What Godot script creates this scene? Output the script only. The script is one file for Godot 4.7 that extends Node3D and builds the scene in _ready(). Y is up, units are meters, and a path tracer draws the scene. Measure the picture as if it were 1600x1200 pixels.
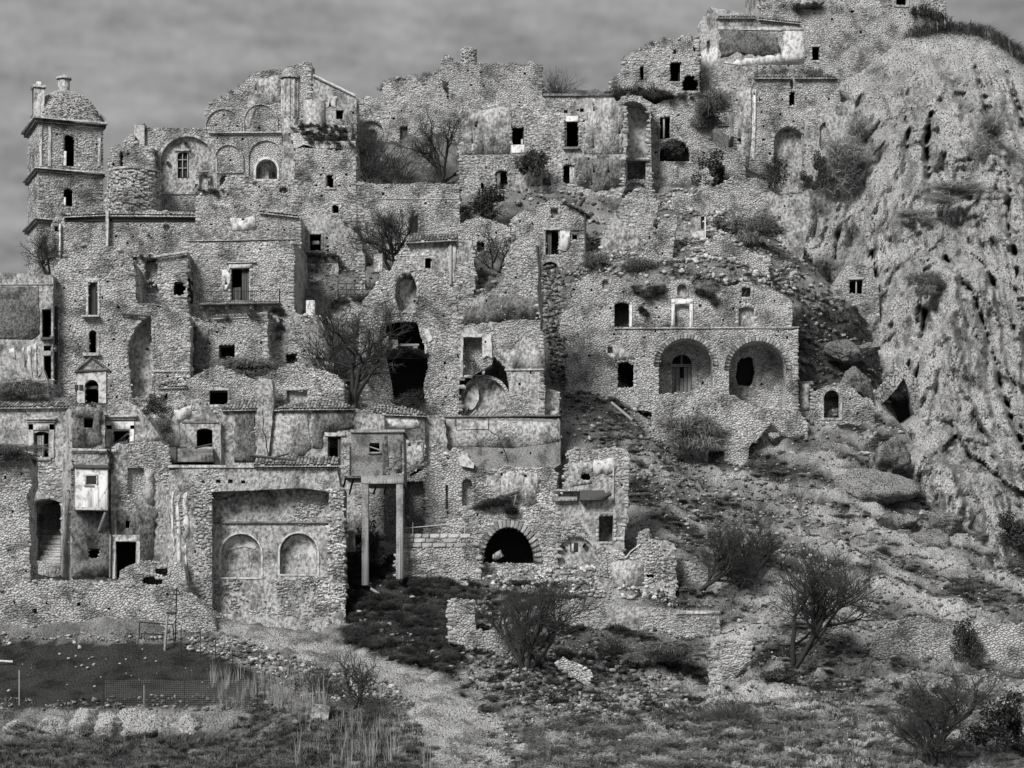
extends Node3D
# A ruined hill town seen from across a valley on a dull day.
# Metres, y up. The eye is at the origin and looks along -z; sight(px, py, d) is the point seen at photo position px, py that lies d metres away.
const K := 0.0003125
const CX := 800.0
const HY := 1000.0
var rng := RandomNumberGenerator.new()
var M := {}
var lib := {}
var taken := {}
var wear := FastNoiseLite.new()
var lump := FastNoiseLite.new()
var fine := FastNoiseLite.new()
var hmap := PackedFloat32Array()
var hx0 := -70.0
var hz0 := -235.0
var hstep := 0.36
var hw := 0
var hh := 0
var dmap := PackedFloat32Array()

func sight(px: float, py: float, d: float) -> Vector3:
	return Vector3((px - CX) * K * d, (HY - py) * K * d, -d)

# ---------------------------------------------------------------- names and metas
func numbered(called: String) -> String:
	var n: int = taken.get(called, 0)
	taken[called] = n + 1
	return called if n == 0 else "%s_%03d" % [called, n]

func tag(o: Node3D, label: String, category := "", group := "", kind := "") -> Node3D:
	if label: o.set_meta("label", label)
	if category: o.set_meta("category", category)
	if group: o.set_meta("group", group)
	if kind: o.set_meta("kind", kind)
	return o

func thing(called: String, label: String, category: String, at := Vector3.ZERO, group := "") -> Node3D:
	var o := Node3D.new()
	o.name = numbered(called)
	add_child(o)
	o.position = at
	tag(o, label, category, group)
	return o

func part(called: String, mesh: Mesh, mat: Material, parent: Node3D, kind := "") -> MeshInstance3D:
	var o := MeshInstance3D.new()
	o.name = called
	o.mesh = mesh
	if mat: o.material_override = mat
	if parent == self: o.name = numbered(called)
	parent.add_child(o, true)
	if kind: o.set_meta("kind", kind)
	return o

func many(called: String, mesh: Mesh, mat: Material, parent: Node3D, places: Array, tints: PackedColorArray) -> MultiMeshInstance3D:
	if places.is_empty(): return null
	var mm := MultiMesh.new()
	mm.transform_format = MultiMesh.TRANSFORM_3D
	mm.use_colors = true
	mm.mesh = mesh
	mm.instance_count = places.size()
	for i in places.size():
		mm.set_instance_transform(i, places[i])
		mm.set_instance_color(i, tints[i])
	var o := MultiMeshInstance3D.new()
	o.name = called
	o.multimesh = mm
	o.material_override = mat
	parent.add_child(o, true)
	o.set_meta("kind", "stuff")
	return o

func grey(v: float) -> Color:
	return Color(v, v, v)

# ---------------------------------------------------------------- materials
func ramp(stops: Array) -> Gradient:
	var g := Gradient.new()
	var offs := PackedFloat32Array()
	var cols := PackedColorArray()
	for s in stops:
		offs.append(s[0])
		cols.append(grey(s[1]).linear_to_srgb())
	g.offsets = offs
	g.colors = cols
	return g

func noise(kind: int, freq: float, oct := 4, sd := 1, ret := -1, warp := 0.0) -> FastNoiseLite:
	var n := FastNoiseLite.new()
	n.noise_type = kind
	n.frequency = freq
	n.seed = sd
	n.fractal_octaves = oct
	n.fractal_gain = 0.66 if oct > 4 else 0.5
	n.fractal_type = FastNoiseLite.FRACTAL_FBM if oct > 1 else FastNoiseLite.FRACTAL_NONE
	if ret >= 0: n.cellular_return_type = ret
	if warp > 0.0:
		n.domain_warp_enabled = true
		n.domain_warp_amplitude = warp
		n.domain_warp_frequency = freq * 0.8
	return n

func tex(n: FastNoiseLite, g: Gradient, size := 1024) -> NoiseTexture2D:
	var t := NoiseTexture2D.new()
	t.width = size
	t.height = size
	t.seamless = true
	t.noise = n
	if g: t.color_ramp = g
	return t

func mat(called: String, albedo: Color, rough := 0.95, texture: Texture2D = null, tile := Vector3(20, 20, 20), bump: Texture2D = null, cm := 5.0, tint := false, stain: Texture2D = null, stain_tile := 37.0) -> StandardMaterial3D:
	var m := StandardMaterial3D.new()
	m.resource_name = called
	m.albedo_color = albedo
	m.roughness = rough
	m.metallic_specular = 0.25
	m.uv1_triplanar = true
	m.uv1_world_triplanar = true
	m.uv1_triplanar_sharpness = 6.0
	m.uv1_scale = Vector3(1 / tile.x, 1 / tile.y, 1 / tile.z)
	if texture: m.albedo_texture = texture
	if bump:
		m.heightmap_enabled = true
		m.heightmap_texture = bump
		m.heightmap_scale = cm
	m.vertex_color_use_as_albedo = tint
	if stain:
		m.detail_enabled = true
		m.detail_albedo = stain
		m.detail_blend_mode = BaseMaterial3D.BLEND_MODE_MUL
		m.detail_uv_layer = BaseMaterial3D.DETAIL_UV_2
		m.uv2_triplanar = true
		m.uv2_world_triplanar = true
		m.uv2_triplanar_sharpness = 6.0
		m.uv2_scale = Vector3.ONE / stain_tile
	M[called] = m
	return m

func make_materials() -> void:
	var S := FastNoiseLite.TYPE_SIMPLEX_SMOOTH
	var C := FastNoiseLite.TYPE_CELLULAR
	wear = noise(S, 0.16, 4, 7)
	lump = noise(S, 0.05, 5, 21)
	fine = noise(S, 0.45, 4, 31)
	# blotches and runs that discolour every wall, metres across
	var stain := tex(noise(S, 0.006, 6, 3), ramp([[0.0, 0.2], [0.3, 0.48], [0.45, 0.84], [0.6, 1.0], [1.0, 1.12]]))
	var runs := tex(noise(S, 0.008, 6, 5), ramp([[0.0, 0.25], [0.33, 0.55], [0.48, 0.9], [0.65, 1.0], [1.0, 1.1]]))
	var grit := tex(noise(S, 0.09, 5, 9), ramp([[0.0, 0.12], [0.35, 0.5], [0.5, 0.86], [0.65, 1.12], [1.0, 1.6]]))
	var grit_h := tex(noise(S, 0.05, 5, 11), null)
	var cells := tex(noise(C, 0.11, 1, 13, FastNoiseLite.RETURN_DISTANCE2_SUB, 5.0), ramp([[0.0, 0.35], [0.06, 0.55], [0.2, 0.85], [1.0, 1.0]]))
	var cells_h := tex(noise(C, 0.11, 1, 13, FastNoiseLite.RETURN_DISTANCE2_SUB, 5.0), ramp([[0.0, 0.0], [0.12, 0.25], [0.3, 0.6], [1.0, 0.9]]))
	var plaster_t := tex(noise(S, 0.03, 6, 17), ramp([[0.0, 0.1], [0.3, 0.27], [0.45, 0.42], [0.55, 0.5], [0.75, 0.62], [1.0, 0.8]]))
	var pebble := tex(noise(C, 0.09, 2, 41, FastNoiseLite.RETURN_DISTANCE, 4.0), ramp([[0.0, 1.2], [0.25, 0.95], [0.5, 0.5], [0.75, 0.16], [1.0, 0.05]]))
	var pebble_h := tex(noise(C, 0.09, 2, 41, FastNoiseLite.RETURN_DISTANCE, 4.0), ramp([[0.0, 0.95], [0.5, 0.6], [1.0, 0.0]]))
	mat("mortar", grey(0.66).linear_to_srgb(), 1.0, cells, Vector3(26, 19, 26), cells_h, 12.0, false, stain, 21.0)
	mat("stone", Color.WHITE, 0.95, grit, Vector3(9, 9, 9), null, 0.0, true, stain, 21.0)
	mat("plaster", Color.WHITE, 0.95, plaster_t, Vector3(11, 15, 11), grit_h, 6.0, false, runs, 19.0)
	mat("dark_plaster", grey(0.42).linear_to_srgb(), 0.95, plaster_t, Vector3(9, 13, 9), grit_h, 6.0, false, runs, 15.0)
	mat("whitewash", grey(1.0), 0.9, tex(noise(S, 0.02, 6, 19), ramp([[0.0, 0.16], [0.3, 0.34], [0.45, 0.56], [0.6, 0.68], [1.0, 0.76]])), Vector3(11, 14, 11), grit_h, 1.5)
	mat("concrete", grey(0.36).linear_to_srgb(), 0.9, grit, Vector3(19, 8, 19), grit_h, 1.0, false, runs, 17.0)
	mat("painted_shade", grey(0.03).linear_to_srgb(), 1.0)  # near-black colour painted in for the shade inside rooms, holes and cracks
	mat("timber", grey(0.10).linear_to_srgb(), 0.9, grit, Vector3(3, 14, 3))
	mat("pale_timber", grey(0.42).linear_to_srgb(), 0.9, grit, Vector3(3, 14, 3))
	mat("iron", grey(0.035).linear_to_srgb(), 0.7)
	mat("pale_iron", grey(0.5).linear_to_srgb(), 0.7)
	mat("tile", Color.WHITE, 0.9, grit, Vector3(5, 5, 5), null, 0.0, true)
	mat("block", Color.WHITE, 0.95, grit, Vector3(7, 7, 7), grit_h, 2.0, true)
	mat("ground", Color.WHITE, 1.0, grit, Vector3(14, 14, 14), pebble_h, 14.0, true, stain, 27.0)
	mat("boulder", Color.WHITE, 0.95, pebble, Vector3(9, 10, 9), pebble_h, 8.0, true, stain, 17.0)
	mat("rock", Color.WHITE, 0.95, pebble, Vector3(14, 17, 14), pebble_h, 9.0, true, stain, 43.0)
	mat("leaf", Color.WHITE, 0.8, null, Vector3.ONE, null, 0.0, true)
	M["leaf"].backlight_enabled = true
	M["leaf"].backlight = grey(0.25)
	mat("bark", grey(0.055).linear_to_srgb(), 0.95, grit, Vector3(2, 2, 2))
	mat("twig", grey(0.075).linear_to_srgb(), 0.95)
	mat("pale_twig", grey(0.3).linear_to_srgb(), 0.95)
	mat("wire", grey(0.22).linear_to_srgb(), 0.6)

# ---------------------------------------------------------------- small meshes
func begin() -> SurfaceTool:
	var st := SurfaceTool.new()
	st.begin(Mesh.PRIMITIVE_TRIANGLES)
	return st

func tri(st: SurfaceTool, a: Vector3, b: Vector3, c: Vector3) -> void:
	st.add_vertex(a)
	st.add_vertex(b)
	st.add_vertex(c)

func quad(st: SurfaceTool, a: Vector3, b: Vector3, c: Vector3, d: Vector3) -> void:
	tri(st, a, b, c)
	tri(st, a, c, d)

func done(st: SurfaceTool, smooth := false) -> ArrayMesh:
	if not smooth: st.set_smooth_group(-1)
	st.generate_normals()
	return st.commit()

# a box from corner a to corner b, its outer edges cut back a little
func slab(st: SurfaceTool, a: Vector3, b: Vector3, cut := 0.03) -> void:
	var lo := a.min(b)
	var hi := a.max(b)
	var m := (lo + hi) * 0.5
	var e := (hi - lo) * 0.5
	var c: float = minf(cut, minf(e.x, minf(e.y, e.z)) * 0.45)
	for s in [1.0, -1.0]:
		var sx: float = s
		var f := func(v: Vector3) -> Vector3: return m + v
		# faces
		var q := [[Vector3(sx * e.x, e.y - c, e.z - c), Vector3(sx * e.x, -e.y + c, e.z - c), Vector3(sx * e.x, -e.y + c, -e.z + c), Vector3(sx * e.x, e.y - c, -e.z + c)],
			[Vector3(e.x - c, sx * e.y, -e.z + c), Vector3(-e.x + c, sx * e.y, -e.z + c), Vector3(-e.x + c, sx * e.y, e.z - c), Vector3(e.x - c, sx * e.y, e.z - c)],
			[Vector3(e.x - c, -e.y + c, sx * e.z), Vector3(e.x - c, e.y - c, sx * e.z), Vector3(-e.x + c, e.y - c, sx * e.z), Vector3(-e.x + c, -e.y + c, sx * e.z)]]
		for p in q:
			if s > 0: quad(st, f.call(p[3]), f.call(p[2]), f.call(p[1]), f.call(p[0]))
			else: quad(st, f.call(p[0]), f.call(p[1]), f.call(p[2]), f.call(p[3]))
	# chamfers along the twelve edges (two-sided enough for a path tracer) and the corners
	for s in [-1.0, 1.0]:
		for t in [-1.0, 1.0]:
			quad(st, m + Vector3(-e.x + c, s * e.y, t * (e.z - c)), m + Vector3(e.x - c, s * e.y, t * (e.z - c)), m + Vector3(e.x - c, s * (e.y - c), t * e.z), m + Vector3(-e.x + c, s * (e.y - c), t * e.z))
			quad(st, m + Vector3(s * e.x, -e.y + c, t * (e.z - c)), m + Vector3(s * e.x, e.y - c, t * (e.z - c)), m + Vector3(s * (e.x - c), e.y - c, t * e.z), m + Vector3(s * (e.x - c), -e.y + c, t * e.z))
			quad(st, m + Vector3(s * e.x, t * (e.y - c), -e.z + c), m + Vector3(s * e.x, t * (e.y - c), e.z - c), m + Vector3(s * (e.x - c), t * e.y, e.z - c), m + Vector3(s * (e.x - c), t * e.y, -e.z + c))
			for r in [-1.0, 1.0]:
				tri(st, m + Vector3(s * e.x, t * (e.y - c), r * (e.z - c)), m + Vector3(s * (e.x - c), t * e.y, r * (e.z - c)), m + Vector3(s * (e.x - c), t * (e.y - c), r * e.z))

func box_mesh(a: Vector3, b: Vector3, cut := 0.03) -> ArrayMesh:
	var st := begin()
	slab(st, a, b, cut)
	return done(st)

# a tube through points with a radius at each
func tube(st: SurfaceTool, pts: Array, radii: Array, sides := 4) -> void:
	var prev := []
	for i in pts.size():
		var dir: Vector3 = (pts[mini(i + 1, pts.size() - 1)] - pts[maxi(i - 1, 0)]).normalized()
		var a := dir.cross(Vector3(0.31, 0.17, 0.93)).normalized()
		var b := dir.cross(a)
		var ring := []
		for k in sides:
			var w := TAU * k / sides
			ring.append(pts[i] + (a * cos(w) + b * sin(w)) * float(radii[i]))
		if i > 0:
			for k in sides:
				quad(st, prev[k], prev[(k + 1) % sides], ring[(k + 1) % sides], ring[k])
		prev = ring

# an uneven stone about one unit across, made from a ball
func lump_mesh(rings: int, segs: int, rough: float, sd: int, square := 0.0, smooth := false) -> ArrayMesh:
	var n := noise(FastNoiseLite.TYPE_SIMPLEX_SMOOTH, 0.9, 3, sd)
	var st := begin()
	var p := []
	for i in rings + 1:
		var row := []
		var f := PI * i / rings
		for k in segs:
			var g := TAU * k / segs
			var v := Vector3(sin(f) * cos(g), cos(f), sin(f) * sin(g))
			var w := v
			if square > 0.0:
				w = v.lerp(v / maxf(absf(v.x), maxf(absf(v.y), absf(v.z))), square) * 0.85
			row.append(w * 0.5 * (1.0 + rough * n.get_noise_3dv(v * 1.3)))
		p.append(row)
	for i in rings:
		for k in segs:
			var j := (k + 1) % segs
			if i > 0: tri(st, p[i][k], p[i][j], p[i + 1][k])
			if i < rings - 1: tri(st, p[i][j], p[i + 1][j], p[i + 1][k])
	if smooth: st.index()
	return done(st, smooth)

# a tuft: blades that rise and bend out from one foot
func tuft_mesh(blades: int, sd: int, bend: float, wide: float) -> ArrayMesh:
	var r := RandomNumberGenerator.new()
	r.seed = sd
	var st := begin()
	for i in blades:
		var a := r.randf() * TAU
		var out := Vector3(cos(a), 0, sin(a))
		var side := Vector3(-out.z, 0, out.x) * wide * r.randf_range(0.6, 1.3)
		var h := r.randf_range(0.45, 1.0)
		var foot := out * r.randf() * 0.3
		var lean := r.randf_range(0.1, 1.0) * bend
		var mid := foot + Vector3(0, h * 0.6, 0) + out * lean * 0.3
		var tip := foot + Vector3(0, h * (1.0 - lean * 0.45), 0) + out * lean * 0.9
		var v := r.randf_range(0.5, 1.3)
		st.set_color(Color(v, v, v))
		quad(st, foot - side, foot + side, mid + side * 0.7, mid - side * 0.7)
		tri(st, mid - side * 0.7, mid + side * 0.7, tip)
	return done(st)

# leaves spread through a ball of about one unit, thicker towards uneven lobes
func foliage_mesh(leaves: int, sd: int, size: float, droop: float, tone: float) -> ArrayMesh:
	var r := RandomNumberGenerator.new()
	r.seed = sd
	var st := begin()
	var lobes := []
	for i in 16:
		var v := Vector3(r.randfn(), r.randfn(), r.randfn()).normalized() * r.randf_range(0.08, 0.42)
		lobes.append([v, r.randf_range(0.06, 0.2), r.randf_range(0.45, 1.6)])
	for i in leaves:
		var l: Array = lobes[r.randi() % lobes.size()]
		var n := Vector3(r.randfn(), r.randfn(), r.randfn()).normalized()
		var p: Vector3 = l[0] + n * float(l[1]) * pow(r.randf(), 0.4)
		if r.randf() < 0.1: p *= 1.25
		var dir := (n + Vector3(r.randfn(), r.randfn(), r.randfn()) * 0.6 + Vector3(0, -droop * 2.0, 0)).normalized()
		var side := dir.cross(Vector3(r.randfn(), r.randfn(), r.randfn())).normalized()
		var s := size * r.randf_range(0.5, 1.4)
		var t := tone * float(l[2]) * r.randf_range(0.45, 1.6)
		st.set_color(Color(t, t, t))
		var e := p + dir * s * 1.6
		tri(st, p, p + dir * s * 0.7 + side * s * 0.5, e)
		tri(st, p, e, p + dir * s * 0.7 - side * s * 0.5)
	return done(st)

# long blades from all over a flattened mound of about one unit, rising, or falling over when they droop
func strands_mesh(n: int, sd: int, droop: float, tone: float) -> ArrayMesh:
	var r := RandomNumberGenerator.new()
	r.seed = sd
	var st := begin()
	var mounds := []
	for i in 8: mounds.append([Vector3(r.randf_range(-0.32, 0.32), r.randf_range(-0.35, 0.15), r.randf_range(-0.3, 0.3)), r.randf_range(0.1, 0.24), r.randf_range(0.6, 1.35)])
	for i in n:
		var l: Array = mounds[r.randi() % 8]
		var p: Vector3 = l[0] + Vector3(r.randfn(), r.randfn() * 0.7, r.randfn()) * float(l[1]) * 0.6
		var dir := Vector3(p.x * 1.2 + r.randfn() * 0.5, r.randf_range(0.0, 0.8) * (1.0 - droop * 0.5), p.z * 1.2 + r.randfn() * 0.5).normalized()
		var side := dir.cross(Vector3(r.randfn(), r.randfn(), r.randfn())).normalized() * r.randf_range(0.003, 0.008)
		var ln := r.randf_range(0.07, 0.24)
		var m := p + dir * ln * 0.6
		var e := m + (dir + Vector3(0, -droop * 1.9, 0)).normalized() * ln * 0.7
		var t := tone * float(l[2]) * r.randf_range(0.4, 1.6)
		st.set_color(Color(t, t, t))
		quad(st, p - side, p + side, m + side * 0.8, m - side * 0.8)
		tri(st, m - side * 0.8, m + side * 0.8, e)
	return done(st)

# a block broken along a dozen planes
func boulder_mesh(sd: int) -> ArrayMesh:
	var r := RandomNumberGenerator.new()
	r.seed = sd
	var n := noise(FastNoiseLite.TYPE_SIMPLEX_SMOOTH, 1.6, 4, sd)
	var cuts := []
	for i in 20: cuts.append([Vector3(r.randfn(), r.randfn(), r.randfn()).normalized(), r.randf_range(0.27, 0.42)])
	var st := begin()
	var p := []
	for i in 31:
		var row := []
		for k in 44:
			var f := PI * i / 30.0
			var g := TAU * k / 44.0
			var v := Vector3(sin(f) * cos(g), cos(f), sin(f) * sin(g))
			var d := 0.62
			for c in cuts:
				var m: float = v.dot(c[0])
				if m > 0.05: d = minf(d, float(c[1]) / m)
			row.append(v * (d + 0.07 * n.get_noise_3dv(v * 1.5) + 0.04 * n.get_noise_3dv(v * 5.0)))
		p.append(row)
	for i in 30:
		for k in 44:
			var j := (k + 1) % 44
			if i > 0: tri(st, p[i][k], p[i][j], p[i + 1][k])
			if i < 29: tri(st, p[i][j], p[i + 1][j], p[i + 1][k])
	return done(st)

# thin bare stems in a rounded mass
func brush_mesh(stems: int, sd: int) -> ArrayMesh:
	var r := RandomNumberGenerator.new()
	r.seed = sd
	var st := begin()
	for i in stems:
		var a := r.randf() * TAU
		var up := r.randf_range(0.15, 1.0)
		var dir := Vector3(cos(a) * (1.0 - up * up * 0.8), up, sin(a) * (1.0 - up * up * 0.8)).normalized()
		var p := Vector3(r.randf_range(-0.18, 0.18), -0.5, r.randf_range(-0.18, 0.18))
		var ln := r.randf_range(0.45, 0.95)
		var pts := [p]
		for k in 3:
			dir = (dir + Vector3(r.randfn(), r.randfn(), r.randfn()) * 0.22).normalized()
			p += dir * ln / 3.0
			pts.append(p)
			if k > 0:
				for q in 2:
					var d2 := (dir + Vector3(r.randfn(), r.randfn(), r.randfn()) * 0.6).normalized()
					tube(st, [p, p + d2 * ln * 0.25], [0.004, 0.0015], 3)
		tube(st, pts, [0.009, 0.007, 0.005, 0.002], 3)
	return done(st)

# a rough stone with one flat face: an uneven polygon, its rim broken back
func facet_stone(n: int, sd: int) -> ArrayMesh:
	var r := RandomNumberGenerator.new()
	r.seed = sd
	var st := begin()
	var a := []
	var b := []
	var c := []
	for i in n:
		var g := TAU * (i + r.randf_range(-0.25, 0.25)) / n
		var v := Vector2(cos(g), sin(g))
		v = v.lerp(v / maxf(absf(v.x), absf(v.y)), 0.75) * 0.5 * r.randf_range(0.86, 1.08)
		a.append(Vector3(v.x * 0.8, v.y * 0.78, 0.5 + r.randf_range(-0.12, 0.05)))
		b.append(Vector3(v.x, v.y, 0.22))
		c.append(Vector3(v.x * 0.9, v.y * 0.9, -0.5))
	for i in n:
		var j := (i + 1) % n
		tri(st, Vector3(0.03, -0.02, 0.52), a[j], a[i])
		quad(st, a[i], a[j], b[j], b[i])
		quad(st, b[i], b[j], c[j], c[i])
		tri(st, Vector3(0, 0, -0.5), c[i], c[j])
	return done(st)

func make_library() -> void:
	lib["stone"] = facet_stone(7, 5)
	lib["rubble"] = [lump_mesh(4, 6, 0.9, 5, 0.5), lump_mesh(4, 5, 1.0, 8, 0.7), lump_mesh(3, 5, 0.9, 13, 0.6)]
	lib["tuft"] = [tuft_mesh(14, 4, 0.9, 0.03), tuft_mesh(12, 6, 1.4, 0.035)]
	lib["reed"] = tuft_mesh(12, 9, 0.7, 0.012)
	lib["bush"] = [foliage_mesh(5200, 3, 0.028, 0.0, 0.075), foliage_mesh(5200, 12, 0.028, 0.15, 0.065), foliage_mesh(4600, 25, 0.03, 0.5, 0.08)]
	lib["grassy"] = strands_mesh(1500, 31, 0.35, 0.11)
	lib["hanging"] = strands_mesh(5200, 33, 0.9, 0.15)
	lib["hay"] = strands_mesh(3600, 37, 0.3, 0.27)
	lib["boulder"] = [boulder_mesh(3), boulder_mesh(4), boulder_mesh(7), boulder_mesh(9)]
	lib["brush"] = [brush_mesh(120, 3), brush_mesh(130, 17)]
	lib["voussoir"] = []
	for v in [0.3, 0.42, 0.24]: lib["voussoir"].append(tinted(box_mesh(Vector3(-0.5, -0.5, -0.5), Vector3(0.5, 0.5, 0.5), 0.06), v))
	# one barrel tile lying along z, hollow side down
	var st := begin()
	for k in 4:
		var a := PI * k / 4.0
		var b := PI * (k + 1) / 4.0
		quad(st, Vector3(cos(a) * 0.5, sin(a) * 0.5, 0.5), Vector3(cos(b) * 0.5, sin(b) * 0.5, 0.5), Vector3(cos(b) * 0.42, sin(b) * 0.42, -0.5), Vector3(cos(a) * 0.42, sin(a) * 0.42, -0.5))
	lib["tile"] = done(st)

# ---------------------------------------------------------------- walls
# pl: photo x and distance of two points on the wall's face; foot: photo position of its base
func house(called: String, label: String, category: String, pl: Array, foot: Array, group := "") -> Dictionary:
	var a := sight(pl[0], HY, pl[1])
	var b := sight(pl[2], HY, pl[3])
	var ux := (b - a).normalized()
	var n := Vector3(-ux.z, 0, ux.x)
	var H := {"n": n, "ux": ux, "holes": [], "o": a, "mat": "mortar", "deep": 5.0}
	var f := L(H, foot[0], foot[1])
	H.o = a + ux * f.x + Vector3(0, f.y, 0)
	var t := thing(called, label, category, H.o, group)
	t.basis = Basis(ux, Vector3.UP, n)
	H.node = t
	return H

# where the sight line through a photo position meets the plane z metres in front of the wall, in the wall's own metres
func L(H: Dictionary, px: float, py: float, z := 0.0) -> Vector2:
	var n: Vector3 = H.n
	var o: Vector3 = H.o
	var ux: Vector3 = H.ux
	var r := Vector3((px - CX) * K, (HY - py) * K, -1)
	var q := r * ((o + n * z).dot(n) / r.dot(n)) - o
	return Vector2(q.dot(ux), q.y)

func outline(H: Dictionary, xy: Array, z := 0.0) -> PackedVector2Array:
	var p := PackedVector2Array()
	for i in range(0, xy.size(), 2):
		p.append(L(H, xy[i], xy[i + 1], z))
	return p

func ragged(p: PackedVector2Array, jag: float, step := 0.45) -> PackedVector2Array:
	var out := PackedVector2Array()
	var low := INF
	for v in p: low = minf(low, v.y)
	for i in p.size():
		var a := p[i]
		var b := p[(i + 1) % p.size()]
		out.append(a)
		if jag <= 0.0 or (a.y < low + 0.3 and b.y < low + 0.3): continue
		var n := int(a.distance_to(b) / step)
		var side := (b - a).normalized().orthogonal()
		for k in range(1, n):
			out.append(a.lerp(b, (k + rng.randf_range(-0.3, 0.3)) / n) + side * rng.randf_range(-jag, jag))
	return out

func shape(H: Dictionary, kind: String, x0: float, y0: float, x1: float, y1: float, z := 0.0) -> PackedVector2Array:
	var a := L(H, x0, y1, z)
	var b := L(H, x1, y0, z)
	var p := PackedVector2Array([a, Vector2(b.x, a.y)])
	var w := b.x - a.x
	var h := b.y - a.y
	match kind:
		"arch":
			var r := minf(w * 0.5, h)
			for k in 13:
				var g := PI * k / 12.0
				p.append(Vector2(a.x + w * 0.5 + cos(g) * w * 0.5, b.y - r + sin(g) * r))
		"seg":
			for k in 7:
				var f := k / 6.0
				p.append(Vector2(b.x - w * f, b.y - w * 0.14 + sin(PI * f) * w * 0.14))
		"ruin":
			p = PackedVector2Array()
			for k in 22:
				var g := TAU * k / 22.0
				var c := Vector2(cos(g), sin(g))
				c /= pow(pow(absf(c.x), 3.0) + pow(absf(c.y), 3.0), 1 / 3.0)
				p.append((a + b) * 0.5 + c * Vector2(w, h) * 0.5 * rng.randf_range(0.82, 1.06))
		_:
			p.append(b)
			p.append(Vector2(a.x, b.y))
	return p

func bounds(p: PackedVector2Array) -> Rect2:
	var r := Rect2(p[0], Vector2.ZERO)
	for v in p: r = r.expand(v)
	return r

# the outline without its holes, as polygons that have none
func pieces(p: PackedVector2Array, holes: Array) -> Array:
	var r := bounds(p)
	var xs := []
	for h in holes:
		xs.append(bounds(h).get_center().x)
	xs.sort()
	var cuts := [r.position.x - 1.0]
	for x in xs:
		if x > cuts[-1] + 0.01 and x < r.end.x: cuts.append(x)
	cuts.append(r.end.x + 1.0)
	var out := []
	for i in cuts.size() - 1:
		var x0: float = cuts[i]
		var x1: float = cuts[i + 1]
		var y0 := r.position.y - 1.0
		var y1 := r.end.y + 1.0
		var left: Array = Geometry2D.intersect_polygons(p, PackedVector2Array([Vector2(x0, y0), Vector2(x1, y0), Vector2(x1, y1), Vector2(x0, y1)]))
		for h in holes:
			var hb := bounds(h)
			if hb.end.x < x0 or hb.position.x > x1: continue
			var next := []
			for q in left: next.append_array(Geometry2D.clip_polygons(q, h))
			left = next
		out.append_array(left)
	return out

func face(st: SurfaceTool, p: PackedVector2Array, holes: Array, z: float) -> void:
	for q in pieces(p, holes):
		var t := Geometry2D.triangulate_polygon(q)
		for i in range(0, t.size(), 3):
			var a: Vector2 = q[t[i]]
			var b: Vector2 = q[t[i + 1]]
			var c: Vector2 = q[t[i + 2]]
			if (b - a).cross(c - a) > 0.0:
				var s := b
				b = c
				c = s
			tri(st, Vector3(a.x, a.y, z), Vector3(b.x, b.y, z), Vector3(c.x, c.y, z))

func skirt(st: SurfaceTool, p: PackedVector2Array, z0: float, z1: float) -> void:
	for i in p.size():
		var a := p[i]
		var b := p[(i + 1) % p.size()]
		quad(st, Vector3(a.x, a.y, z0), Vector3(b.x, b.y, z0), Vector3(b.x, b.y, z1), Vector3(a.x, a.y, z1))

func plate(p: PackedVector2Array, holes: Array, z0: float, z1: float) -> ArrayMesh:
	var st := begin()
	face(st, p, holes, z0)
	skirt(st, p, z0, z1)
	for h in holes: skirt(st, h, z0, z1)
	face(st, p, holes, z1)
	return done(st)

# an opening: a room painted near-black for shade behind it, or a recess «deep» metres deep closed by an infill
func open(H: Dictionary, kind: String, x0: float, y0: float, x1: float, y1: float, deep := 0.0, infill := "", called := "window") -> MeshInstance3D:
	var p := shape(H, kind, x0, y0, x1, y1)
	return open_poly(H, p, deep, infill, called)

func open_poly(H: Dictionary, p: PackedVector2Array, deep := 0.0, infill := "", called := "window") -> MeshInstance3D:
	H.holes.append(p)
	var t: float = deep if deep > 0.0 else 0.42
	var st := begin()
	skirt(st, p, 0.0, -t)
	var o := part(called, tinted(done(st), 0.5) if H.mat == "rock" else done(st), M[H.mat], H.node)
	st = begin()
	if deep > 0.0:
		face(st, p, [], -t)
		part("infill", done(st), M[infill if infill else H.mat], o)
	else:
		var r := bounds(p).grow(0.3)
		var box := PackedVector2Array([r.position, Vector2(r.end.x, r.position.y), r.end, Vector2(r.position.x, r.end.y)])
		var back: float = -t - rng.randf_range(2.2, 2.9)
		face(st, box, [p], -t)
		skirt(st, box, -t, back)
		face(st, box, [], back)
		part("interior", done(st), M["painted_shade"], o)
		var q := bounds(p)
		var k := rng.randf()
		if q.size.x > 0.45 and q.size.x < 1.9:
			# what is left of the lintel, frame or shutter
			if k < 0.7: part("inner_lintel", box_mesh(Vector3(q.position.x, q.end.y - 0.1 - 0.08 * k, -0.4), Vector3(q.end.x, q.end.y - 0.01, -0.16), 0.01), M["timber"], o)
			if k > 0.45:
				var side := rng.randf() < 0.5
				var wd := rng.randf_range(0.05, 0.12)
				var x := q.position.x + 0.01 if side else q.end.x - wd - 0.01
				part("jamb_post", box_mesh(Vector3(x, q.position.y + 0.02, -0.38), Vector3(x + wd, q.end.y - 0.2, -0.2), 0.01), M["timber" if k < 0.75 else "plaster"], o)
	return o

func ring(H: Dictionary, p: PackedVector2Array, wide: float, proud: float, m: String, parent: Node3D, called := "surround") -> void:
	var big: Array = Geometry2D.offset_polygon(p, wide, Geometry2D.JOIN_MITER)
	if big.is_empty(): return
	part(called, plate(big[0], [p], proud, -0.05), M[m], parent)

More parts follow.
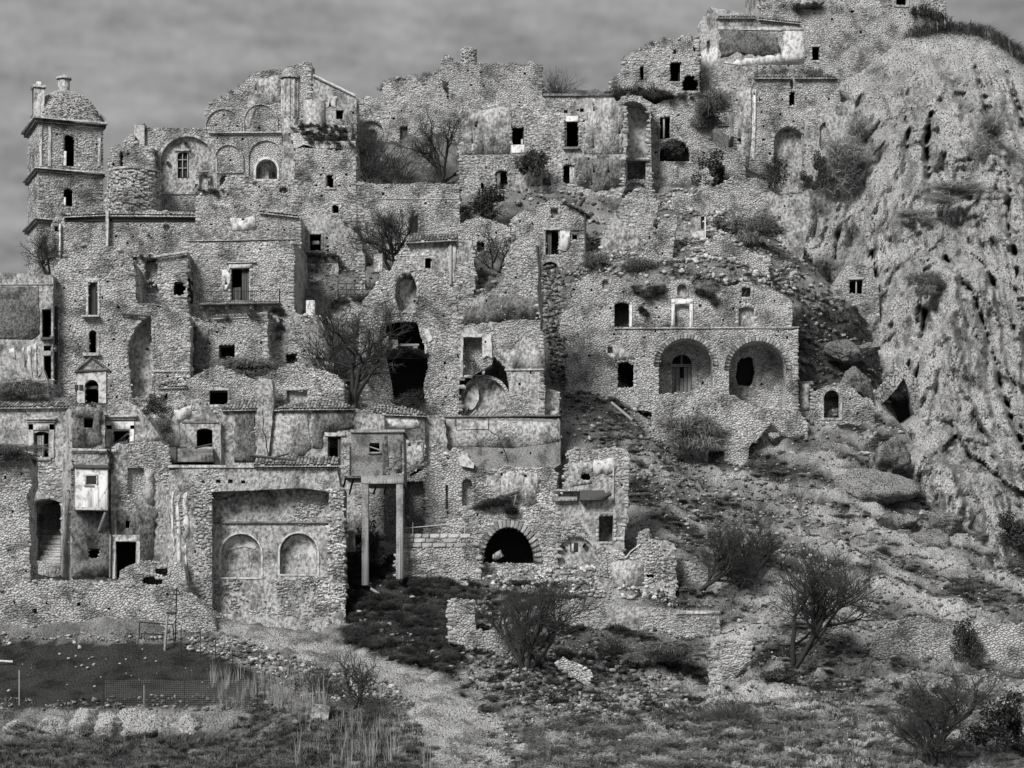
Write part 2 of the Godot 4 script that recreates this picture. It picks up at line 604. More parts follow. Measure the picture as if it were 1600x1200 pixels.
func bar(H: Dictionary, x0: float, y0: float, x1: float, y1: float, z0: float, z1: float, m: String, called: String, parent: Node3D = null) -> MeshInstance3D:
	var a := L(H, x0, y1, z1)
	var b := L(H, x1, y0, z1)
	return part(called, box_mesh(Vector3(a.x, a.y, z0), Vector3(b.x, b.y, z1)), M[m], parent if parent else H.node)

func beam(H: Dictionary, x0: float, y0: float, z0: float, x1: float, y1: float, z1: float, r: float, m: String, called: String, parent: Node3D = null) -> MeshInstance3D:
	var a := L(H, x0, y0, z0)
	var b := L(H, x1, y1, z1)
	var st := begin()
	tube(st, [Vector3(a.x, a.y, z0), Vector3(b.x, b.y, z1)], [r, r * 0.9], 5)
	return part(called, done(st), M[m], parent if parent else H.node)

func planks(H: Dictionary, x0: float, y0: float, x1: float, y1: float, z: float, n: int, m: String, parent: Node3D) -> void:
	for i in n:
		var u := lerpf(x0, x1, float(i) / n)
		var v := lerpf(x0, x1, (i + 0.92) / n)
		bar(H, u, y0 + rng.randf() * 1.5, v, y1, z - 0.05, z + rng.randf() * 0.02, m, "plank", parent)

# small square holes left by scaffold beams
func putlogs(H: Dictionary, xy: Array, size := 4.0) -> void:
	var st := begin()
	for i in range(0, xy.size(), 2):
		var w := size * rng.randf_range(0.7, 1.2) * 0.5
		var h := size * rng.randf_range(0.7, 1.2) * 0.5
		var p := shape(H, "rect", xy[i] - w, xy[i + 1] - h, xy[i] + w, xy[i + 1] + h)
		H.holes.append(p)
		skirt(st, p, 0.0, -0.6)
		face(st, p, [], -0.6)
	part("scaffold_holes", done(st), M["mortar"], H.node, "stuff")

func finish(H: Dictionary, xy: Array, depth: float, jag := 0.1, cover := 1.0, size := 1.0, crest := 0.6) -> void:
	var raw := outline(H, xy)
	var low := INF
	for v in raw: low = minf(low, v.y)
	for i in raw.size():
		if raw[i].y < low + 0.4: raw[i].y -= float(H.get("sink", 2.0))
	var p := ragged(raw, jag)
	if Geometry2D.is_polygon_clockwise(p): p.reverse()
	H.p = p
	if cover >= 0.8 and depth > 1.8:
		# more holes where scaffold poles sat or a stone fell out
		var r := bounds(p)
		var s2 := begin()
		for i in int(r.size.x * minf(r.size.y, 14.0) / 7.0):
			var c := Vector2(rng.randf_range(r.position.x, r.end.x), rng.randf_range(maxf(r.position.y, r.end.y - 14.0), r.end.y))
			var e := Vector2(rng.randf_range(0.06, 0.12), rng.randf_range(0.05, 0.12))
			var q := PackedVector2Array([c - e, c + Vector2(e.x, -e.y), c + e, c + Vector2(-e.x, e.y)])
			var ok := true
			for v in q:
				if not Geometry2D.is_point_in_polygon(v, p): ok = false
			for h in H.holes:
				if bounds(h).grow(0.15).intersects(bounds(q)): ok = false
			if not ok: continue
			H.holes.append(q)
			skirt(s2, q, 0.0, -0.5)
			face(s2, q, [], -0.5)
		if H.holes.size(): part("wall_holes", done(s2), M["mortar"], H.node, "stuff")
	var st := begin()
	face(st, p, H.holes, 0.0)
	skirt(st, p, 0.0, -depth)
	face(st, p, [], -depth)
	part("wall", tinted(done(st), 0.55) if H.mat == "rock" else done(st), M[H.mat], H.node)
	stones(H, p, cover, size * rng.randf_range(0.62, 1.1), depth, crest)
	trim(H, raw, cover)

# larger dressed stones up the corners and round the openings
func trim(H: Dictionary, raw: PackedVector2Array, cover: float) -> void:
	if cover < 0.6: return
	var places := []
	var tints := PackedColorArray()
	var mid := bounds(raw).get_center().x
	for i in raw.size():
		var a := raw[i]
		var b := raw[(i + 1) % raw.size()]
		if absf(a.x - b.x) > 0.18 * absf(a.y - b.y) or absf(a.y - b.y) < 1.6: continue
		var lo := a if a.y < b.y else b
		var hi := b if a.y < b.y else a
		var inward := 1.0 if lo.x < mid else -1.0
		var y := maxf(lo.y, hi.y - 14.0)
		var k := 0
		while y < hi.y - 0.2:
			var h := rng.randf_range(0.2, 0.34)
			var w := rng.randf_range(0.42, 0.62) if k % 2 == 0 else rng.randf_range(0.24, 0.36)
			var f := (y - lo.y) / (hi.y - lo.y)
			if rng.randf() < 0.65:
				places.append(Transform3D(Basis(Vector3(0, 0, 1), rng.randf_range(-0.05, 0.05)) * Basis.from_scale(Vector3(w * 1.05, h * 1.05, 0.24)), Vector3(lerpf(lo.x, hi.x, f) + inward * w * 0.46, y + h * 0.5, -0.055)))
				tints.append(grey(rng.randf_range(0.32, 0.66)))
			y += h
			k += 1
	for q in H.holes:
		var r := bounds(q)
		if r.size.x * r.size.y < 0.35 or r.size.x > 3.0: continue
		for i in q.size():
			var a: Vector2 = q[i]
			var b: Vector2 = q[(i + 1) % q.size()]
			var n := maxi(1, int(a.distance_to(b) / 0.3))
			var out := (b - a).normalized().orthogonal()
			if out.dot((a + b) * 0.5 - r.get_center()) < 0.0: out = -out
			for k in n:
				if rng.randf() < 0.25: continue
				var c := a.lerp(b, (k + 0.5) / n) + out * 0.13
				if not Geometry2D.is_point_in_polygon(c, H.p): continue
				var ln := a.distance_to(b) / n
				var bs := Basis(Vector3(0, 0, 1), (b - a).angle())
				places.append(Transform3D(bs * Basis.from_scale(Vector3(ln * 0.98, rng.randf_range(0.2, 0.32), 0.22)), Vector3(c.x, c.y, -0.05)))
				tints.append(grey(rng.randf_range(0.35, 0.75)))
	many("quoins", lib["stone"], M["stone"], H.node, places, tints)

func stones(H: Dictionary, p: PackedVector2Array, cover: float, size: float, depth: float, crest: float, z := 0.0, holes = null, called := "stones") -> void:
	if holes == null: holes = H.holes
	var boxes := []
	for h in holes: boxes.append(bounds(h).grow(0.04))
	var r := bounds(p)
	var places := []
	var tints := PackedColorArray()
	var y := r.position.y
	var thr: float = lerpf(-0.55, 0.55, cover)
	while y < r.end.y:
		var hgt := 0.14 * size * rng.randf_range(0.7, 1.4)
		var x := r.position.x - rng.randf() * 0.3
		while x < r.end.x:
			var w := 0.21 * size * rng.randf_range(0.45, 1.6) * (1.5 if rng.randf() < 0.08 else 1.0)
			var c := Vector2(x + w * 0.5, y + hgt * 0.5)
			x += w
			var world: Vector3 = H.o + H.ux * c.x + Vector3(0, c.y, 0)
			if cover < 0.99 and wear.get_noise_3dv(world) * 1.6 > thr: continue
			if rng.randf() < 0.14: continue
			if cover >= 0.9 and fine.get_noise_3dv(world * 0.9) > 0.1 and rng.randf() < 0.88: continue
			if not Geometry2D.is_point_in_polygon(c, p): continue
			var inside := false
			for i in boxes.size():
				if boxes[i].has_point(c) and Geometry2D.is_point_in_polygon(c, holes[i]):
					inside = true
					break
			if inside: continue
			var b := Basis(Vector3(0, 0, 1), rng.randf_range(-0.4, 0.4)) * Basis(Vector3(0, 1, 0), PI * (rng.randi() % 2)) * Basis(Vector3(1, 0, 0), PI * (rng.randi() % 2))
			b = b * Basis.from_scale(Vector3(w * rng.randf_range(0.9, 1.15), hgt * rng.randf_range(0.75, 1.5), rng.randf_range(0.09, 0.18)))
			places.append(Transform3D(b, Vector3(c.x, c.y + rng.randf_range(-0.09, 0.09), z + rng.randf_range(-0.062, -0.032))))
			tints.append(stone_tone() * float(H.get("dim", 1.0)) * clampf(1.0 + 0.75 * lump.get_noise_3dv(world * 2.2), 0.55, 1.3))
		y += hgt
	if crest > 0.0:
		for i in p.size():
			var a := p[i]
			var b2 := p[(i + 1) % p.size()]
			if a.y < r.position.y + 0.4 and b2.y < r.position.y + 0.4: continue
			for k in int(a.distance_to(b2) * 5.0 * crest + rng.randf()):
				var c := a.lerp(b2, rng.randf())
				var s := size * rng.randf_range(0.18, 0.45)
				places.append(Transform3D(Basis(Vector3(rng.randfn(), rng.randfn(), rng.randfn()).normalized(), rng.randf() * 0.8) * Basis.from_scale(Vector3(s * 1.2, s * 0.8, s)), Vector3(c.x, c.y - 0.03, z - rng.randf() * minf(depth, 1.5))))
				tints.append(stone_tone())
	many(called, lib["stone"], M["stone"], H.node, places, tints)

func stone_tone() -> Color:
	return grey(lerpf(0.28, 0.8, rng.randf()))

# a coat of plaster left on part of a wall: a thin uneven sheet, its edge broken
func coat(H: Dictionary, xy: Array, m: String, z := 0.07, jag := 0.14) -> void:
	var p := ragged(outline(H, xy, z), jag, 0.35)
	var holes := []
	for h in H.holes: holes.append(h)
	var st := begin()
	for q in pieces(p, holes):
		face(st, q, [], z)
		skirt(st, q, z, -0.02)
	part("plaster", done(st), M[m], H.node)

# barrel tiles on a roof that rises back from an eave
func roof(H: Dictionary, x0: float, y0: float, x1: float, y1: float, run: float, pitch := 20.0, over := 0.3, hip0 := 0.0, hip1 := 0.0) -> void:
	var a := L(H, x0, y0, over)
	var b := L(H, x1, y1, over)
	var s := tan(deg_to_rad(pitch))
	var st := begin()
	var ra := Vector3(a.x + hip0, a.y + s * (run + over), -run)
	var rb := Vector3(b.x - hip1, b.y + s * (run + over), -run)
	quad(st, Vector3(a.x, a.y, over), Vector3(b.x, b.y, over), rb, ra)
	quad(st, Vector3(a.x, a.y, over), ra, ra + Vector3(0, -0.3, -run), Vector3(a.x, a.y, -run * 2.0))
	quad(st, Vector3(b.x, b.y, over), rb, rb + Vector3(0, -0.3, -run), Vector3(b.x, b.y, -run * 2.0))
	quad(st, Vector3(a.x, a.y - 0.1, over), Vector3(b.x, b.y - 0.1, over), Vector3(b.x, b.y, over), Vector3(a.x, a.y, over))
	quad(st, Vector3(a.x, a.y - 0.1, over), Vector3(b.x, b.y - 0.1, over), Vector3(b.x, b.y - 0.1, -0.2), Vector3(a.x, a.y - 0.1, -0.2))
	var o := part("roof", done(st), M["mortar"], H.node)
	var places := []
	var tints := PackedColorArray()
	var cols := int((b.x - a.x) / 0.25)
	var dir := Vector3(0, -s, 1).normalized()
	var up := Vector3(0, 1, s).normalized()
	var rows := int((run + over) / dir.z / 0.36)
	for i in cols:
		var f := (i + 0.5) / cols
		for k in rows:
			var dx := f * (b.x - a.x)
			var rise := float(k) / rows
			if rng.randf() < 0.1 or dx < hip0 * rise or b.x - a.x - dx < hip1 * rise: continue
			var c := Vector3(lerpf(a.x, b.x, f), lerpf(a.y, b.y, f), over) - dir * (0.16 + k * 0.36)
			var bs := Basis(Vector3(1, 0, 0), up, dir).rotated(up, rng.randf_range(-0.12, 0.12))
			places.append(Transform3D(bs * Basis.from_scale(Vector3(0.24, 0.2, 0.46)), c + up * 0.02))
			tints.append(grey(rng.randf_range(0.09, 0.5)))
	many("tiles", lib["tile"], M["tile"], o, places, tints)

# weeds along a ledge or a wall top
func weeds(H: Dictionary, xy: Array, n: int, size: float, z0 := -1.0, z1 := 0.0, mesh := "tuft", tone := 0.1) -> void:
	var p := outline(H, xy)
	var total := 0.0
	for i in p.size() - 1: total += p[i].distance_to(p[i + 1])
	var places := []
	var tints := PackedColorArray()
	for i in p.size() - 1:
		var m := maxi(1, int(round(n * p[i].distance_to(p[i + 1]) / maxf(total, 0.1))))
		for k in m:
			var c := p[i].lerp(p[i + 1], rng.randf())
			var s := size * rng.randf_range(0.5, 1.3)
			places.append(Transform3D(Basis(Vector3.UP, rng.randf() * TAU).scaled(Vector3(s, s * rng.randf_range(0.7, 1.2), s)), Vector3(c.x, c.y - 0.08 + (0.2 * s if mesh != "tuft" else 0.0), rng.randf_range(z0, z1))))
			tints.append(grey(tone * rng.randf_range(0.5, 1.6) / (0.08 if mesh != "tuft" else 1.0)))
	many("weeds", lib[mesh] if mesh != "tuft" else lib["tuft"][rng.randi() % 2], M["leaf"], H.node, places, tints)

# moulded ledge
func ledge(H: Dictionary, x0: float, y0: float, x1: float, y1: float, out := 0.25, m := "plaster", called := "cornice", parent: Node3D = null) -> void:
	bar(H, x0, y0, x1, (y0 + y1) * 0.5, -0.05, out, m, called, parent)
	bar(H, x0 + 1.5, (y0 + y1) * 0.5, x1 - 1.5, y1, -0.05, out * 0.6, m, called, parent)

# ---------------------------------------------------------------- plants and stones that are things of their own
func put(called: String, label: String, category: String, at: Vector3, group := "") -> Node3D:
	return thing(called, label, category, at, group)

# px, py: middle of the foot
func bush(px: float, py: float, d: float, w: float, h: float, kind: int, label: String, dark := 1.0) -> void:
	var s := K * d
	var t := thing("bush", label, "bush", sight(px, py, d), "bushes on the hillside")
	var m: Mesh = lib["bush"][kind] if kind < 3 else lib["hanging"] if kind == 3 else lib["hay"] if kind == 6 else lib["brush"][kind % 2]
	var o := part("foliage" if kind < 4 or kind == 6 else "stems", m, M["leaf"] if kind < 4 or kind == 6 else M["twig"], t)
	var dep := minf(w, h) * s * 0.9
	o.transform = Transform3D(Basis(Vector3.UP, rng.randf() * TAU) , Vector3(0, h * s * 0.5, 0))
	o.basis = Basis.from_scale(Vector3(w * s, h * s, dep) * (1.25 if kind < 4 else 1.0)) * o.basis

func bough(st: SurfaceTool, tw: SurfaceTool, r: RandomNumberGenerator, p: Vector3, dir: Vector3, ln: float, rad: float, depth: int, up: float) -> void:
	var pts := [p]
	var radii := [rad]
	var n := 4
	for i in n:
		dir = (dir + Vector3(r.randfn(), r.randfn() * 0.6 + up, r.randfn()) * 0.2).normalized()
		p += dir * ln / n
		pts.append(p)
		radii.append(lerpf(rad, rad * 0.55, (i + 1.0) / n))
		if depth > 0 and i > 0:
			for k in (2 if r.randf() < 0.75 else 1):
				var d2 := (dir + Vector3(r.randfn(), r.randfn() * 0.8, r.randfn()) * 0.65).normalized()
				bough(st, tw, r, p, d2, ln * r.randf_range(0.5, 0.8), rad * 0.5, depth - 1, up)
	tube(st if depth > 1 else tw, pts, radii, 5 if depth > 2 else 3)

# a bare tree: trunk, boughs, twigs
func tree(px: float, py: float, d: float, hpx: float, stems: int, lean: Vector3, depth: int, sd: int, label: String, called := "bare_tree", up := 0.35) -> void:
	var r := RandomNumberGenerator.new()
	r.seed = sd
	var h := hpx * K * d
	var t := thing(called, label, "tree", sight(px, py, d))
	var st := begin()
	var tw := begin()
	for i in stems:
		var dir := (lean + Vector3(r.randfn() * 0.35, 1, r.randfn() * 0.35)).normalized()
		bough(st, tw, r, Vector3(r.randfn() * 0.1, -0.2, r.randfn() * 0.1), dir, h * r.randf_range(0.42, 0.55), h * 0.028, depth, up)
	part("trunk", done(st), M["bark"], t)
	part("twigs", done(tw), M["twig"], t)

func boulder(px: float, py: float, d: float, w: float, h: float, sd: int, label: String, turn := 0.0, m := "rock", tone := 0.4) -> void:
	var s := K * d
	var t := thing("boulder", label, "boulder", sight(px, py, d), "boulders below the cliff")
	var mesh: ArrayMesh = lib["boulder"][sd % 4]
	var o := part("stone", tinted(mesh, tone), M["boulder" if m == "rock" else m], t)
	o.position = Vector3(0, h * s * 0.34, 0)
	o.basis = Basis(Vector3(0, 0, 1), turn) * Basis.from_scale(Vector3(w, h, minf(w, h) * 1.1) * s * 1.12) * Basis(Vector3.UP, sd * 0.7)

func tinted(m: ArrayMesh, v: float) -> ArrayMesh:
	var arr := m.surface_get_arrays(0)
	var c := PackedColorArray()
	c.resize(arr[Mesh.ARRAY_VERTEX].size())
	c.fill(grey(v))
	arr[Mesh.ARRAY_COLOR] = c
	var out := ArrayMesh.new()
	out.add_surface_from_arrays(Mesh.PRIMITIVE_TRIANGLES, arr)
	return out

# ---------------------------------------------------------------- the hillside
var ctrl: Array = []
var weights := PackedFloat64Array()
var cxs := PackedFloat64Array()
var czs := PackedFloat64Array()

func solve(a: Array, b: PackedFloat64Array) -> PackedFloat64Array:
	var n := b.size()
	for i in n:
		var p := i
		for j in range(i + 1, n):
			if absf(a[j][i]) > absf(a[p][i]): p = j
		var t: PackedFloat64Array = a[i]
		a[i] = a[p]
		a[p] = t
		var tb := b[i]
		b[i] = b[p]
		b[p] = tb
		var ri: PackedFloat64Array = a[i]
		var piv := ri[i]
		for j in range(i + 1, n):
			var rj: PackedFloat64Array = a[j]
			var f := rj[i] / piv
			if f == 0.0: continue
			for k in range(i, n): rj[k] -= f * ri[k]
			a[j] = rj
			b[j] -= f * b[i]
	for i in range(n - 1, -1, -1):
		var ri: PackedFloat64Array = a[i]
		for k in range(i + 1, n): b[i] -= ri[k] * b[k]
		b[i] /= ri[i]
	return b

# a surface through scattered heights: sums of distances to the given points
func spread_fit(xs: PackedFloat64Array, zs: PackedFloat64Array, ys: PackedFloat64Array) -> PackedFloat64Array:
	var n := xs.size()
	var a := []
	var b := PackedFloat64Array()
	for i in n:
		var row := PackedFloat64Array()
		for j in n: row.append(sqrt((xs[i] - xs[j]) ** 2 + (zs[i] - zs[j]) ** 2))
		row.append(1.0)
		a.append(row)
		b.append(ys[i])
	var last := PackedFloat64Array()
	for j in n: last.append(1.0)
	last.append(0.0)
	a.append(last)
	b.append(0.0)
	return solve(a, b)

func spread_at(w: PackedFloat64Array, xs: PackedFloat64Array, zs: PackedFloat64Array, x: float, z: float) -> float:
	var s := w[w.size() - 1]
	for i in xs.size():
		var dx := xs[i] - x
		var dz := zs[i] - z
		s += w[i] * sqrt(dx * dx + dz * dz)
	return s

func ground_y(x: float, z: float) -> float:
	var fx := clampf((x - hx0) / hstep, 0, hw - 1.01)
	var fz := clampf((z - hz0) / hstep, 0, hh - 1.01)
	var i := int(fx)
	var j := int(fz)
	fx -= i
	fz -= j
	return lerpf(lerpf(hmap[j * hw + i], hmap[j * hw + i + 1], fx), lerpf(hmap[(j + 1) * hw + i], hmap[(j + 1) * hw + i + 1], fx), fz)

var dark_field := PackedVector2Array([Vector2(-80, 1003), Vector2(285, 1004), Vector2(400, 1050), Vector2(420, 1104), Vector2(-80, 1106)])
var path_area := PackedVector2Array([Vector2(300, 960), Vector2(540, 1012), Vector2(650, 1045), Vector2(790, 1130), Vector2(880, 1210), Vector2(670, 1230), Vector2(600, 1110), Vector2(520, 1055), Vector2(360, 1005)])
var side_path := PackedVector2Array([Vector2(1100, 1086), Vector2(1240, 1090), Vector2(1345, 1104), Vector2(1430, 1150), Vector2(1410, 1166), Vector2(1300, 1118), Vector2(1180, 1102), Vector2(1090, 1100)])
var thicket := PackedVector2Array([Vector2(535, 860), Vector2(700, 880), Vector2(750, 920), Vector2(700, 1050), Vector2(640, 1040), Vector2(545, 1010)])
var near_slope := PackedVector2Array([Vector2(-80, 1150), Vector2(500, 1140), Vector2(620, 1130), Vector2(680, 1260), Vector2(-80, 1260)])
var upper_green := PackedVector2Array([Vector2(1235, 480), Vector2(1370, 480), Vector2(1390, 560), Vector2(1370, 610), Vector2(1250, 610)])

# bands that run down the slope towards the viewer's right
func streak(x: float, z: float) -> float:
	return fine.get_noise_2d((x * 24.0 + z * 10.0) / 26.0 * 0.13, (z * 24.0 - x * 10.0) / 26.0 * 0.9) + 0.4 * fine.get_noise_2d((x * 24.0 + z * 10.0) / 26.0 * 0.3 + 40.0, (z * 24.0 - x * 10.0) / 26.0 * 2.2)

func ground_tone(p: Vector3) -> float:
	var d := -p.z
	var px := Vector2(CX + p.x / (K * d), HY - p.y / (K * d)) + Vector2(fine.get_noise_2d(p.x * 1.5, p.z * 1.5) * 44.0, fine.get_noise_2d(p.x * 1.5 + 70, p.z * 1.5) * 9.0)
	var g := lump.get_noise_3d(p.x * 3.0 + p.y * 2.0, p.y * 4.0, p.z)
	var f := fine.get_noise_3dv(p)
	var t := 0.25 + 0.2 * g + 0.14 * f
	if p.x > 4.0 and p.z > -172.0: t += 0.5 * streak(p.x, p.z) * smoothstep(4.0, 10.0, p.x)
	if Geometry2D.is_point_in_polygon(px, dark_field): t = 0.055 + 0.015 * f
	elif Geometry2D.is_point_in_polygon(px, thicket): t = 0.06 + 0.03 * f
	elif Geometry2D.is_point_in_polygon(px, path_area): t = 0.44 + 0.14 * f
	elif Geometry2D.is_point_in_polygon(px, side_path): t = 0.55 + 0.12 * f
	elif Geometry2D.is_point_in_polygon(px, near_slope): t = 0.12 + 0.06 * f
	elif Geometry2D.is_point_in_polygon(px, upper_green): t = 0.09 + 0.08 * f
	return clampf(t, 0.04, 0.5)

func make_ground() -> void:
	var c := [
		-100, 1300, 108, 300, 1300, 108, 700, 1300, 108, 1100, 1300, 108, 1700, 1300, 108,
		-50, 1200, 119, 200, 1200, 119, 400, 1200, 119, 560, 1200, 118, 700, 1190, 120, 900, 1200, 119, 1100, 1200, 119, 1300, 1200, 119, 1500, 1200, 119, 1700, 1200, 119,
		0, 1160, 127, 200, 1160, 127, 350, 1158, 127, 0, 1112, 129, 200, 1112, 129, 330, 1110, 129.5, -60, 1060, 136, 150, 1060, 136, 300, 1060, 136,
		-60, 1004, 143, 100, 1004, 143, 260, 1004, 143, -60, 908, 146, 150, 905, 146.5, 260, 902, 148, 60, 895, 151,
		330, 965, 146, 430, 985, 145.5, 530, 1010, 145, 600, 1040, 139, 640, 1060, 137, 680, 1110, 130, 740, 1200, 119, 400, 1000, 143, 450, 1060, 136, 520, 1110, 129,
		560, 890, 152, 640, 895, 151, 690, 930, 149, 600, 980, 145, 680, 1020, 142, 660, 1050, 139, 690, 885, 151, 790, 893, 151, 870, 890, 150.5, 800, 930, 147.5, 950, 908, 149.2, 1040, 940, 147.5,
		900, 945, 147.2, 1000, 950, 147.2, 1110, 960, 147.2, 880, 1026, 144.5, 1000, 1048, 144, 1110, 1060, 144, 1140, 1085, 141.8, 790, 905, 157, 700, 895, 157, 850, 905, 157,
		760, 1070, 137, 850, 1060, 138, 950, 1080, 136, 1050, 1100, 133, 1150, 1090, 134, 900, 1140, 127, 1050, 1150, 126, 1200, 1150, 126,
		1140, 950, 148, 1200, 1000, 143, 1170, 1050, 138, 1300, 1080, 136, 1400, 1070, 137, 1500, 1080, 136, 1650, 1090, 135,
		1150, 870, 153, 1250, 870, 153, 1350, 880, 152, 1450, 890, 152, 1550, 900, 151, 1680, 900, 150, 1250, 950, 147, 1400, 960, 147, 1550, 980, 146, 1680, 980, 146,
		1000, 760, 158, 1100, 800, 157, 1200, 780, 159, 1300, 800, 157, 1400, 830, 155, 1500, 870, 153,
		900, 690, 163, 880, 640, 166, 950, 640, 166, 1000, 680, 163, 1080, 742, 161.8, 1118, 748, 162.2, 1180, 728, 162.6, 1200, 696, 164.6, 1235, 672, 166.4, 1250, 700, 165, 1330, 700, 165, 1300, 740, 161, 1400, 700, 165, 1250, 662, 167.8, 1340, 658, 168, 1430, 664, 168, 870, 600, 168.5, 950, 610, 167.6,
		100, 640, 162, 250, 640, 162, 400, 660, 161.5, 540, 660, 161.5, 660, 660, 162.5, 760, 660, 163, 860, 655, 163,
		60, 440, 174, 360, 500, 170, 480, 500, 170, 560, 464, 171, 640, 510, 171, 760, 440, 173, 800, 490, 169, 860, 470, 174, 860, 560, 169.5,
		300, 345, 182, 600, 405, 181, 700, 430, 178, 780, 350, 183, 900, 425, 178, 600, 290, 191, 650, 283, 191, 700, 287, 190, 200, 340, 187, 350, 340, 188, 500, 345, 188,
		920, 430, 176, 1000, 430, 174, 1080, 440, 173, 1180, 445, 173, 1000, 380, 180, 1080, 350, 184, 1150, 320, 188, 1180, 400, 178, 1220, 470, 175, 980, 330, 185,
		1080, 270, 193, 1150, 290, 192, 1200, 292, 194, 1250, 312, 198, 1265, 380, 201, 1280, 440, 195, 60, 897, 157.5, 140, 899, 157, 220, 902, 156, 300, 962, 152, 400, 964, 152, 500, 968, 152, 560, 874, 153.5, 620, 882, 152.5, 300, 905, 158, 450, 905, 158, 1070, 622, 171.5, 1185, 642, 171.5, 1000, 616, 170.8, 1300, 350, 206, 1400, 300, 214, 1500, 300, 214, 1450, 500, 197, 1500, 640, 186, 1450, 740, 173, 1510, 800, 170, 1580, 820, 168, 1680, 800, 172, 1120, 235, 198, 1020, 300, 192, 1290, 474, 180.5, 1340, 474, 180.5, 1290, 560, 174, 1260, 590, 171, 1365, 520, 177, 1352, 592, 172.5, 1400, 668, 168.5, 1400, 662, 177,
		100, 420, 193, 300, 260, 205, 600, 210, 210, 850, 140, 210, 1000, 140, 208, 1200, 125, 213, 1400, 50, 222, 1600, 90, 222]
	var ys := PackedFloat64Array()
	for i in range(0, c.size(), 3):
		var p := sight(c[i], c[i + 1], c[i + 2])
		cxs.append(p.x)
		czs.append(p.z)
		ys.append(p.y)
	for p in [Vector3(-72, 8, -235), Vector3(0, 15, -236), Vector3(72, 30, -236), Vector3(-75, 14, -200), Vector3(78, 10, -160), Vector3(-70, 3, -160), Vector3(72, -8, -110), Vector3(-72, -8, -110)]:
		cxs.append(p.x)
		czs.append(p.z)
		ys.append(p.y)
	weights = spread_fit(cxs, czs, ys)
	# coarse, then fine with roughness
	var q := 2.0
	var cw := 71
	var ch := 71
	var co := PackedFloat32Array()
	for j in ch:
		for i in cw:
			co.append(spread_at(weights, cxs, czs, hx0 + i * q, hz0 + j * q))
	hw = int(140 / hstep)
	hh = int(138 / hstep)
	hmap.resize(hw * hh)
	for j in hh:
		for i in hw:
			var fx := minf(i * hstep / q, cw - 1.01)
			var fz := minf(j * hstep / q, ch - 1.01)
			var a := int(fx)
			var b := int(fz)
			fx -= a
			fz -= b
			var y := lerpf(lerpf(co[b * cw + a], co[b * cw + a + 1], fx), lerpf(co[(b + 1) * cw + a], co[(b + 1) * cw + a + 1], fx), fz)
			var x := hx0 + i * hstep
			var z := hz0 + j * hstep
			var n := 0.4 * fine.get_noise_2d(x * 0.8, z * 0.8) + 0.3 * fine.get_noise_2d(x * 2.4 + 50, z * 2.4)
			if x > 6.0 and z > -172.0:
				# gullies down the slope, and old terraces across it
				var k := smoothstep(6.0, 14.0, x)
				n += k * 0.55 * streak(x, z)
				n += k * 0.5 * (absf(fine.get_noise_2d((x + z * 0.5) * 0.7, (z - x * 0.3) * 0.22)) - 0.25)
				var ty := (y + n + 2.0 * lump.get_noise_2d(x, z)) * 0.75
				var fr := ty - floorf(ty)
				n += k * 0.55 * (smoothstep(0.55, 0.95, fr) - fr)
			if Geometry2D.is_point_in_polygon(Vector2(CX + x / (K * -z), HY - y / (K * -z)), dark_field): n *= 0.35
			hmap[j * hw + i] = y + n
	var st := begin()
	for j in hh:
		for i in hw:
			var p := Vector3(hx0 + i * hstep, hmap[j * hw + i], hz0 + j * hstep)
			st.set_color(grey(ground_tone(p)))
			st.add_vertex(p)
	for j in hh - 1:
		for i in hw - 1:
			var k := j * hw + i
			for v in [k, k + 1, k + hw, k + 1, k + hw + 1, k + hw]: st.add_index(v)
	st.generate_normals()
	var o := part("hillside_terrain", st.commit(), M["ground"], self, "structure")
	tag(o, "steep stony hillside with dark grass and pale footpath below the ruined town", "hillside")
	# the valley floor and the land beyond, out to the horizon
	st = begin()
	var at := []
	for i in 41:
		var f := (i - 20) / 20.0
		at.append(signf(f) * pow(absf(f), 3.0) * 3000.0)
	for j in 41:
		for i in 41:
			var d := Vector2(at[i], at[j]).length()
			st.set_color(grey(0.15))
			st.add_vertex(Vector3(at[i], lerpf(-1.7, -16.0, smoothstep(8, 80, d)), at[j]))
	for j in 40:
		for i in 40:
			var k := j * 41 + i
			for v in [k, k + 1, k + 41, k + 1, k + 42, k + 41]: st.add_index(v)
	st.generate_normals()
	tag(part("valley_ground", st.commit(), M["ground"], self, "structure"), "wide valley floor out of the picture below the town", "ground")
	# where each sight line first meets the ground
	for j in 156:
		for i in 213:
			var r := Vector3((i * 8 - 50 - CX) * K, (HY - j * 8) * K, -1)
			var d := 104.0
			while d < 232.0 and r.y * d > ground_y(r.x * d, -d): d += 1.0
			dmap.append(d)

func ground_at(px: float, py: float) -> Vector3:
	var i := clampi(int((px + 50) / 8.0), 0, 211)
	var j := clampi(int(py / 8.0), 0, 154)
	var fx := clampf((px + 50) / 8.0 - i, 0, 1)
	var fy := clampf(py / 8.0 - j, 0, 1)
	var d := lerpf(lerpf(dmap[j * 213 + i], dmap[j * 213 + i + 1], fx), lerpf(dmap[(j + 1) * 213 + i], dmap[(j + 1) * 213 + i + 1], fx), fy)
	var p := sight(px, py, d)
	p.y = ground_y(p.x, p.z)
	return p

func ground_d(px: float, py: float) -> float:
	return -ground_at(px, py).z

